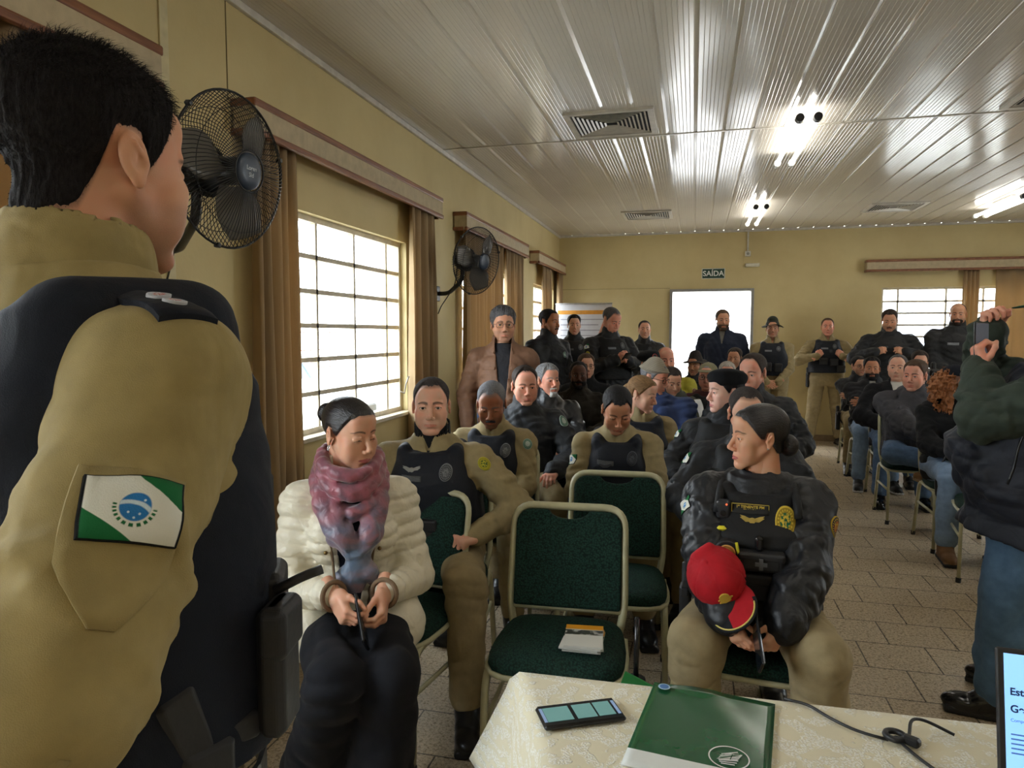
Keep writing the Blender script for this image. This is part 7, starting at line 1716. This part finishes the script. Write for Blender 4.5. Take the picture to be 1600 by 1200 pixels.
o, B = put('bald person in yellow green shirt seated near the doorway', 1040, 562, 6.9, 2, 16, 6, 'sit', 'lap', build=1.15, skinm=S_PINK, hk=dict(fat=.5, scalp='bald'), hs=1.06, chair_='cream framed chair under the bald person in yellow green shirt')
_, tt = top(o, B, YEL, 'shirt', .02, B.res, -.1, 'shirt', .01, .08, 59); trousers(o, B, KT, res=.011); shoes(o, B, SH, SOLE, 'shoe', .009); arm_patch(o, B, tt, 1, .30, .08, .09, badge_mat('maroon crest', S((190,170,120)), S((90,40,40)), S((40,40,60))), 'sleeve_patch', 40, 'oval')
o, B = put('person in black beret with red emblem, seated between the knitted cap and the bald head', 1016, 570, 6.3, 4, 25, 4, 'sit', 'thigh', build=1.05, skinm=S_PINK, hs=1.02, chair_='cream framed chair under the person in beret with red emblem')
khaki(o, B, NV, seed=61); hair_on(o, B, H_BZ, 'buzz', 5, 3); bo = on_head(o, B, 'beret', hat('beret'), MATS['black wool felt']); mb = MB(); mb.disc((0.0, -.094, .085), (0, -1, .35), .021, .008, 18); e_ = head_tf(mb.build('emblem', mat('red emblem', S((176,60,54)), .6), o), B); mb = MB(); mb.disc((0.0, -.0985, .0865), (0, -1, .35), .016, .004, 18); head_tf(mb.build('emblem_centre', mat('black emblem centre', S((24,24,26)), .6), o), B)
o, B = put('person in grey green jacket with white shoulder stripe, behind the blue padded jacket', 1050, 612, 5.65, 4, 20, 20, 'sit', 'lap', lean=12, build=1.1, skinm=S_OL, hs=.98, chair_='cream framed chair under the person with white shoulder stripe')
_, tt = top(o, B, GRN2, 'jacket', .022, B.res, -.1, 'hood', .010, .08, 63); trousers(o, B, JEAN, res=.011); shoes(o, B, SH, SOLE, 'shoe', .009); hair_on(o, B, H_DK, 'short', 10, 5); arm_patch(o, B, tt, 1, .18, .07, .16, mat('white stripe cloth', S((206,206,204)), .8), 'white_stripe', 50)
o, B = put('person with combed brown hair, only the upper face showing below the standing figure in doorway', 1148, 560, 8.1, -4, -16, 2, 'sit', 'thigh', skinm=S_OL, hs=1.02, chair_='cream framed chair under the person with combed brown hair')
black(o, B, 65); hair_on(o, B, H_DK, 'short', 14, 5)
o, B = put('person with short grey hair almost hidden behind the black beret', 1136, 588, 6.4, -4, 0, 6, 'sit', 'thigh', skinm=S_PINK, hs=1.0, chair_='cream framed chair under the almost hidden grey haired person')
top(o, B, GREY, 'jacket', .02, B.res, -.1, 'stand', .01, .08, 67); trousers(o, B, JEAN, res=.011); shoes(o, B, SH, SOLE, 'shoe', .009); hair_on(o, B, hairmat('pale grey hair', S((168,160,150)), .6), 'short', 10, 6)
# right block along the aisle
RCH = ['last chair of the aisle column on the right, nearest the back wall', 'second farthest chair of the right aisle column, under the bearded person', 'chair under the person in black suit and red tie', 'chair under the person in padded dark grey jacket', 'chair under the person with long red curls', 'nearest chair of the right aisle column, green back beside the standing jeans']
for (x, y, a), l in zip(((1.90, 8.70, 0), (1.85, 7.90, 4), (1.84, 7.11, -3), (1.755, 6.37, -2), (1.86, 5.62, -1), (1.855, 4.98, -10)), RCH): chair(x, y, rad(a), 'green cream-framed banquet '+l)
o, B = put('person with glasses in black jacket at the far end of right aisle column', 1341, 584, 7.95, 0, 14, 0, 'sit', 'cross', skinm=S_OL, hs=1.0, choff=.1)
_, tt = black(o, B, 71, vst=False, wr=.012); hair_on(o, B, H_BK, 'short', 12, 5); glasses(o, B, FRM, LENS); holster(o, B, -1, mbk)
o, B = put('bearded person with arms crossed, charcoal jacket over white shirt, blue jeans', 1362, 576, 7.15, -2, -8, -2, 'sit', 'cross', build=1.08, skinm=S_TAN, hk=dict(w=1.02), hs=1.04)
_, tt = top(o, B, cloth('charcoal hooded jacket', S((44,44,47))), 'jacket', .03, B.res, -.02, 'hood', .012, .09, 73, open_=(.0, .03, .3)); under(o, B, WHT, 'shirt', .01, .016); trousers(o, B, JEAN2, res=.011); shoes(o, B, mat('black sneaker', (.014,.014,.015), .5), mat('white rubber sole', S((200,200,198)), .6), 'shoe', .009); hair_on(o, B, H_BK, 'short', 18, 6, tuft=1); on_head(o, B, 'beard', beard('full', th=8), H_BK)
o, B = put('balding person in black suit, white shirt and dark red tie', 1403, 574, 6.5, -4, -22, 0, 'sit', 'thigh', build=1.18, skinm=S_FAIR, hk=dict(fat=.6, w=1.04, scalp='reced'), hs=1.08, belly=.04)
top(o, B, SUIT, 'suit_jacket', .026, B.res, -.12, 'lapel', .008, .1, 75, open_=(.0, .06, .22)); under(o, B, WHT, 'shirt', .01, .014); hair_on(o, B, H_SL, 'reced', 5, 5); trousers(o, B, JEAN, res=.011); shoes(o, B, SH, SOLE, 'shoe', .009)
mb = MB(); mb.prism([(-.016, .02), (.016, .02), (.030, -.16), (0, -.19), (-.030, -.16)], 0, .008, 0, m4(B.R[:, 0], B.R[:, 2], -B.R[:, 1], B.tp(0, -.145, .42))); mb.build('tie', cloth('dark red silk', S((96,24,34)), rough=.5), o)
AG = lambda pz: {1: dict(w=(.14, -.30, pz+.11), hint=(.8, .4, -.1), pose='relax', palm=(0, 0, -1), dir=(-.2, -1, -.2)), -1: dict(w=(-.02, -.44, pz+.15), hint=(-.8, .1, -.5), pose='hold', palm=(.3, .1, -1), dir=(.45, -.8, -.25))}
o, B = put('person in padded dark grey jacket, head turned left, ankle on knee', 1430, 587, 5.7, -3, -36, 2, 'sit', AG, lean=4, build=1.22, skinm=S_PINK, hk=dict(fat=.5, w=1.03, nosew=1.1), hs=1.12, legs={-1: dict(k=(-.20, -.40, .60), a=(.10, -.52, .56), toe=-80), 1: dict()}, belly=.04)
top(o, B, cloth('padded dark grey jacket', S((70,70,75)), fold=.55, fs=8), 'jacket', .036, B.res, -.1, 'hood', .014, .09, 77, cuffband=.002); under(o, B, BKM, 'shirt', .01, .008); hair_on(o, B, H_BR, 'short', 16, 6); trousers(o, B, JEAN, res=.009)
for sd in (1,): 
    q = shoes(o, B, SUEDE, mat('pale boot sole', S((150,130,104)), .7), 'boot', .008); 
q[1].location = (0, 0, .42) if len(q) > 1 else (0, 0, 0)
o, B = put('person with long curly red hair and dark cap, black coat and light jeans', 1494, 596, 5.0, 4, 60, 4, 'sit', 'lap', fem=True, build=1.12, skinm=S_FAIR, hs=1.02)
top(o, B, BKM, 'coat', .026, B.res, -.12, 'stand', .010, .09, 79); trousers(o, B, JEAN2, res=.009, th=.02); shoes(o, B, SUEDE, SOLE, 'boot', .008)
cp_ = on_head(o, B, 'cap', hat('cap'), cloth('navy cap cotton', S((24,28,38)))); tx_ = text_mesh('cap_lettering', 'Polícia', .034, mat('white lettering', (0,0,0)), m4(V3(0, -1, 0), V3(-.35, 0, 1), V3(1, 0, .3), (.079, -.01, .082)), o, .002, .001); head_tf(tx_, B)
f = Fld((-.15, -.03, -.36), (.13, .21, .12), .0048); rg = np.random.RandomState(8)
f.ell((0, .045, .01), (.086, .082, .085), .03); f.cone((-.05, .06, -.02), (-.05, .05, -.26), .070, .062, .03); f.cone((.02, .09, -.02), (.0, .09, -.28), .072, .055, .03); f.cone((-.085, .0, -.02), (-.085, -.005, -.24), .035, .045, .02); f.ell((0, -.02, 0), (.072, .075, .10), .01, 's')
for i in range(90):
    a = rg.uniform(1.2, 5.6); r_ = rg.uniform(.07, .10); z = rg.uniform(-.31, .0); p = V3(-.02+r_*math.sin(a), .06+r_*.8*math.cos(a-math.pi), z); f.cone(p, p+V3(rg.uniform(-.02, .02), rg.uniform(-.02, .02), -.02), .017, .014, .006)
f.wrinkle(.020, .03, 6, (1, 1, .8)); V, Q = f.net(); on_head(o, B, 'curly_hair', (V, Q), hairmat('copper curls', S((140,82,44)), .45, (5, 5, 5), .5, S((190,124,72))))
bg = thing('shoulder_bag', 'small black shoulder bag with strap on the lap of the person with red curls', 'bag', B.root+B.Rz @ V3(.10, -.26, .72)); mb = MB(); mb.box((0, 0, 0), (.20, .09, .12), 0, rotz(rad(20)), .03); mb.build('bag_body', mat('black leather', (0,0,0)), bg, bevel=.01)
mb = MB(); mb.tube(round_path([(-.09, .02, .05), (-.22, -.05, .04), (-.30, -.02, -.16), (-.27, .04, -.34), (-.20, .02, -.26), (-.08, -.03, -.02)], .09, 6), .008, 6); mb.build('strap', mat('black leather', (0,0,0)), bg); mb = MB(); mb.tube([(.02+.02*math.cos(a), -.052, .01+.014*math.sin(a)) for a in np.linspace(0, 2*math.pi, 13)[:-1]], .004, 6, closed=True); mb.build('buckle', mat('aged brass', (0,0,0)), bg)
o, B = put('person in pale grey trousers, mostly hidden behind the standing figure in jeans', 1650, 640, 4.3, -4, 10, 0, 'sit', 'lap', build=1.1, skinm=S_OL, hs=1.02, k=1.0, legs={-1: dict(spread=12)})
top(o, B, GREY, 'jacket', .022, B.res, -.1, 'stand', .010, .09, 81); trousers(o, B, cloth('pale grey trousers', S((178,172,162)), fold=.5), res=.009); shoes(o, B, mat('black sneaker', (0,0,0)), mat('gum sole', S((96,66,52)), .6), 'shoe', .008); hair_on(o, B, H_DK, 'short', 12, 5)
o, B = put('person whose forehead shows between the suit and the raised phone, back rows on the right', 1437, 566, 7.3, 0, -6, 4, 'sit', 'lap', skinm=S_FAIR, hs=1.0, chair_='cream framed chair far right, behind the person in dark grey jacket')
black(o, B, 83, vst=False, trs=JEAN); hair_on(o, B, H_DK, 'short', 16, 7)
o, B = put('person with thin hair whose head top shows right of the navy cap', 1566, 578, 6.2, 0, 0, 10, 'sit', 'lap', skinm=S_PINK, hk=dict(scalp='bald'), hs=1.02, chair_='cream framed chair far right, behind the navy cap')
top(o, B, GREY, 'jacket', .022, B.res, -.1, 'stand', .010, .09, 85); trousers(o, B, JEAN, res=.011); shoes(o, B, SH, SOLE, 'shoe', .009); hair_on(o, B, H_SL, 'bald', 4, 4)
# ================================================================== people standing along the walls
o, B = put('person with grey hair and glasses in brown jacket standing by the pleated curtains', 786, 507, 5.25, 14, 22, 2, 'stand', 'side', build=1.0, skinm=S_OL, hk=dict(fat=.5, w=1.03), hs=1.10, belly=.04)
_, tt = top(o, B, BROWN, 'jacket', .022, B.res, -.14, 'shirt', .010, .10, 91, open_=(.012, .06, .02)); under(o, B, CHAR, 't_shirt', .008, .010); trousers(o, B, JEAN, res=.010); shoes(o, B, SH, SOLE, 'shoe', .008); hair_on(o, B, hairmat('dark grey hair', S((84,82,84)), .5), 'full', 22, 14, tuft=2.0, fringe=10, res=3); glasses(o, B, mat('thin brown frame', S((92,60,50)), .3), LENS)
for sd in (1, -1): decal(o, tt, 'pocket_flap', B.tp(sd*.105, -.15, .335), B.R[:, 0], B.R[:, 2], -B.R[:, 1], .10, .022, BROWN, t=.005)
o, B = put('person in black uniform with moustache standing in profile, facing right by the left curtains', 858, 503, 7.3, 58, 66, 2, 'stand', 'front', build=1.14, skinm=S_TAN, hk=dict(nosew=1.05), hs=1.08)
tt, vt = black(o, B, 93, vst=False, trs=BKM); hair_on(o, B, H_BK, 'short', 8, 4); on_head(o, B, 'moustache', beard('mous', th=5), H_BK); belt(o, B, BT, -.03, .03); arm_patch(o, B, tt, -1, .26, .075, .085, ROUNDW, 'round_patch', 0, 'oval')
mb = MB(); p = B.S[-1]+(B.E[-1]-B.S[-1])*.62+V3(-.082, 0, 0); mb.prism([(-.035, -.03), (0, .0), (.035, -.03), (.035, -.008), (0, .024), (-.035, -.008)], 0, .005, 0, m4(V3(0, -1, 0), V3(0, 0, 1), V3(-1, 0, 0), p)); mb.build('chevron', mat('yellow embroidery', (0,0,0)), o); chest_patch(o, B, tt, .07, .33, .05, .06, ROUNDW, 'badge', 'oval')
o, B = put('young person in black vest standing in front of the banner', 897, 508, 8.6, 12, 16, 0, 'stand', 'front', skinm=S_FAIR, hs=1.0); tt, vt = black(o, B, 95, trs=BKM); hair_on(o, B, H_BK, 'short', 18, 4); kit(o, B, vt)
o, B = put('person in black jacket and khaki trousers standing and looking down at a phone', 955, 500, 7.5, 32, 48, 24, 'stand', 'text', build=1.1, skinm=S_PINK, hs=1.08); tt, vt = black(o, B, 97); hair_on(o, B, H_SL, 'buzz', 6, 4); belt(o, B, BT, -.03, .03); holster(o, B, -1, mbk); arm_patch(o, B, tt, -1, .24, .07, .055, FLAG, 'flag_patch', 30); arm_patch(o, B, tt, -1, .55, .06, .07, YB, 'yellow_patch', 30, 'oval'); kit(o, B, vt, SILV, STRIPE)
pc = (B.W[1]+B.W[-1])/2+V3(0, -.10, .03); phone('smartphone', 'phone in the hands of the person standing and looking down', m4(B.Rz @ V3(1, 0, 0), B.Rz @ nrm(V3(0, -.8, .6)), B.Rz @ nrm(V3(0, .6, .8)), B.Rz @ pc+B.root), mat('dark phone glass', (0,0,0)))
o, B = put('short haired person in black vest standing left of the doorway', 1007, 515, 9.3, 4, 10, -2, 'stand', 'front', build=1.1, skinm=S_FAIR, hs=1.04); tt, vt = black(o, B, 99); hair_on(o, B, H_BZ, 'buzz', 5, 3); kit(o, B, vt, DIM)
o, B = put('bearded person in navy jacket standing in the bright doorway', 1129, 500, 9.5, -4, 8, 4, 'stand', 'side', build=1.14, skinm=S_OL, hk=dict(w=1.02, fat=.3), hs=1.12); top(o, B, cloth('navy wool jacket', S((34,40,56))), 'jacket', .030, B.res, -.14, 'shirt', .008, .1, 101, open_=(.0, .035, .36)); under(o, B, cloth('grey sweater', S((120,116,108))), 'sweater', .01, .01); trousers(o, B, BKM, res=.011); shoes(o, B, SH, SOLE, 'shoe', .009); hair_on(o, B, H_BR, 'short', 10, 5); on_head(o, B, 'beard', beard('full', th=5), H_BR)
o, B = put('person in bucket hat, khaki uniform and dark vest standing right of the doorway', 1207, 514, 9.3, -2, -4, -4, 'stand', 'front', build=1.12, skinm=S_OL, hs=1.02); tt, vt = khaki(o, B, NV, seed=103); hair_on(o, B, H_BK, 'short', 5, 4); on_head(o, B, 'bucket_hat', hat('boonie', 4), cloth('dark green hat cotton', S((46,50,42)))); kit(o, B, vt, SILV, STRIPE)
for x, h in ((-.06, .16), (.07, .15)): pouch(o, B, vt, x, h, (.09, .05, .11), mbk)
o, B = put('person in khaki uniform gripping the dark vest with both hands by back wall', 1293, 511, 9.65, 0, -6, -2, 'stand', 'vest', build=1.16, skinm=S_PINK, hk=dict(jaw=1.05), hs=1.04, legs={1: dict(spread=.05), -1: dict(spread=.05)}); tt, vt = khaki(o, B, NV, seed=105); hair_on(o, B, H_BR, 'buzz', 6, 4); kit(o, B, vt, SILV, STRIPE); chest_patch(o, B, vt, .02, .335, .04, .045, DIM, 'round_badge', 'oval'); holster(o, B, -1, mbk, -.01)
for x, h in ((-.07, .20), (.06, .19), (.15, .10)): pouch(o, B, vt, x, h, (.10, .05, .09), mbk)
o, B = put('moustached person in black jacket standing before the back window, both hands raised to chest', 1390, 501, 9.0, -8, -14, 12, 'stand', 'chest', build=1.24, skinm=S_OL, hk=dict(fat=.3, w=1.02), hs=1.10); tt, vt = black(o, B, 107, vst=False, th=.028); hair_on(o, B, H_DK, 'short', 16, 6); on_head(o, B, 'moustache', beard('mous', th=5), H_BK); chest_patch(o, B, tt, .09, .33, .05, .05, DIM, 'badge', 'oval'); chest_patch(o, B, tt, -.07, .34, .10, .022, TAPE, 'name_tape')
o, B = put('bald person in black jacket standing at the right of back window, beside the narrow curtain', 1497, 491, 8.6, -10, -20, 4, 'stand', 'front', build=1.24, skinm=S_OL, hk=dict(fat=.4, w=1.02, scalp='bald'), hs=1.08); tt, vt = black(o, B, 109, vst=False, th=.028); hair_on(o, B, H_DK, 'bald', 4, 4); chest_patch(o, B, tt, -.06, .33, .12, .03, STRIPE, 'stripe_patch'); on_head(o, B, 'stubble_beard', beard('full', th=2.5), H_DK)
# video camera on a tripod between the seated figures on the right
o = thing('video_camera', 'black video camera on tripod in the right block, in front of the bald standing person', 'camera', at(1457, 585, 7.6)*np.array([1, 1, 0])); zc_ = at(1457, 585, 7.6)[2]
mb = MB(); mb.box((0, 0, zc_), (.11, .22, .12), bev=.02); mb.tube([(0, -.11, zc_), (0, -.17, zc_)], .042, 14); mb.build('camera_body', mbk, o); mb = MB(); mb.box((0, -.02, zc_+.09), (.05, .05, .09), bev=.015); mb.build('microphone', mbk, o)
mb = MB(); mb.tube([(0, 0, zc_-.06), (0, 0, .5)], .016, 8); [mb.tube([(0, 0, .85), (.32*math.cos(a), .32*math.sin(a), .01)], .010, 6) for a in (.5, 2.6, 4.7)]; mb.build('tripod', mbk, o)
# --- standing figure with a raised phone at the right edge
AP = lambda pz: {1: dict(w=(.085, -.20, pz+.45), hint=(.75, .2, -.9), pose='grip', palm=(-.25, .5, .2), dir=(-.05, -.12, 1)), -1: dict(w=(-.13, -.19, pz+.60), hint=(-.7, -.2, -.8), pose='grip', palm=(.2, .4, -.6), dir=(.3, .1, .9))}
o, B = put('person in green cap and navy quilted vest filming with a raised phone', 1672, 500, 2.72, -112, -108, 0, 'stand', AP, lean=-9, build=1.26, skinm=S_PINK, hs=1.06, belly=.07, res=.006, hres=2.6, legs={1: dict(ay=-.10), -1: dict(ay=-.04)})
t_, tt = top(o, B, OLV, 'jacket_sleeves', .026, .006, .16, 'stand', .014, .09, 111, cuffband=.003)
f = Fld(B.P+V3(-.42, -.46, -.33), B.N+V3(.42, .36, .12), .006); pr = [(h, w+.042, d_+.05, s_) for h, w, d_, s_ in B.prof(-.13, .46)]; pr = [(-.21, pr[0][1]+.035, pr[0][2]+.035, pr[0][3])]+[(h, w+.02*(h < .02), d_+.02*(h < .02), s_) for h, w, d_, s_ in pr]; f.loft(B.P, B.R, pr, .02)
for sd in (1, -1): f.cone(B.P+B.Rs @ V3(sd*.06, .01, .46*B.k), B.S[sd]-V3(sd*.05, 0, 0), .075, .082, .03)
X, Y, Z = f.g((slice(None),)*3); f.F += (.006*(1-np.abs(np.sin((Z+.10*X)*np.pi/.075))**.4)).astype(np.float32); f.wrinkle(.010, .10, 7); f.cone(B.N-B.up*.05, B.N+V3(0, 0, .2), .07, .075, .006, 's')
V, Q = f.net(); raw_mesh('quilted_vest', V, Q, NAVYC, o); qt = bvh_of(V, Q)
trousers(o, B, cloth('washed blue jeans', S((92,124,158)), fold=.6, fs=5, var=.14), res=.007, th=.026, seed=13, wr=.010, tight=1.06); shoes(o, B, SH, SOLE, 'shoe', .007)
collar_ring(o, B, mat('teal polo collar', S((24,84,72)), .7), 'polo_collar', .07, .006, .05); hair_on(o, B, H_SL, 'short', 8, 5); on_head(o, B, 'cap', hat('cap'), cloth('dark green cap cotton', S((30,72,54))))
mb = MB(); zz_ = [bplace(qt, B.tp(.20, -.06, h), nrm(V3(.9, -.45, 0)), B.R[:, 2])[0] for h in np.linspace(.02, .24, 8)]; mb.tube(zz_, .005, 6); mb.build('pocket_zip', BT, o)
pc = B.W[1]+V3(-.025, .0, .105); pz_ = nrm(V3(.62, .95, .06)); py_ = nrm(V3(.0, .05, 1)); py_ = nrm(py_-pz_*(py_@pz_)); phone('smartphone', 'phone held up by the person at the right edge, screen showing a picture', m4(B.Rz @ np.cross(py_, pz_), B.Rz @ py_, B.Rz @ pz_, B.Rz @ pc+B.root), emit('camera screen picture', S((74,80,92)), .25), (.078, .162, .010))
# ------------------------------------------------------------------ light: overcast sky through windows, lit tubes
w = bpy.data.worlds.new('overcast_sky'); SC.world = w; w.use_nodes = True; nt = w.node_tree; bg = nt.nodes['Background']
tc = nd(nt, 'ShaderNodeTexCoord'); sx = nd(nt, 'ShaderNodeSeparateXYZ'); nt.links.new(tc.outputs['Generated'], sx.inputs[0])
nt.links.new(ramp2(nt, sx.outputs[2], (.92, .95, 1.0), (.80, .88, 1.0), .0, .6), bg.inputs['Color']); bg.inputs['Strength'].default_value = SKY
def portal(c, rot, sx_, sy_):
    l = bpy.data.lights.new('window_daylight', 'AREA'); l.shape = 'RECTANGLE'; l.size, l.size_y = sx_, sy_; l.energy = 1; l.cycles.is_portal = True
    o = bpy.data.objects.new('window_daylight', l); COL.objects.link(o); o.location = c; o.rotation_euler = rot
zc, zh = (WZ[0]+WZ[1])/2, WZ[1]-WZ[0]
for a, b2 in WIN: portal((L-T-.02, (a+b2)/2, zc), (0, rad(-90), 0), zh, b2-a)
for a, b2 in RW_ADDED: portal((RX+T+.02, (a+b2)/2, zc), (0, rad(90), 0), zh, b2-a)
portal(((DOOR[0]+DOOR[1])/2, D+T+.02, 1.08), (rad(-90), 0, 0), DOOR[1]-DOOR[0], 2.17); portal(((BWIN[0]+BWIN[1])/2, D+T+.02, zc), (rad(-90), 0, 0), BWIN[1]-BWIN[0], zh)
cam = bpy.data.cameras.new('camera'); co_ = bpy.data.objects.new('camera', cam); COL.objects.link(co_)
co_.matrix_world = Matrix(m4(_cr, _cu, -_cf, CAMP).tolist()); cam.sensor_fit = 'HORIZONTAL'; cam.sensor_width = 36.0; cam.lens = FPX*36/1600; cam.clip_start = .02; cam.clip_end = 300
SC.camera = co_
vs = SC.view_settings; vs.view_transform = 'Standard'; vs.look = 'None'; vs.gamma = 1; vs.use_curve_mapping = False; vs.exposure = EXPO
cy = SC.cycles; cy.use_denoising = True; cy.max_bounces = 8; cy.diffuse_bounces = 4; cy.glossy_bounces = 3; cy.transmission_bounces = 4; cy.transparent_max_bounces = 8; cy.sample_clamp_indirect = 6.0; cy.caustics_reflective = False; cy.caustics_refractive = False
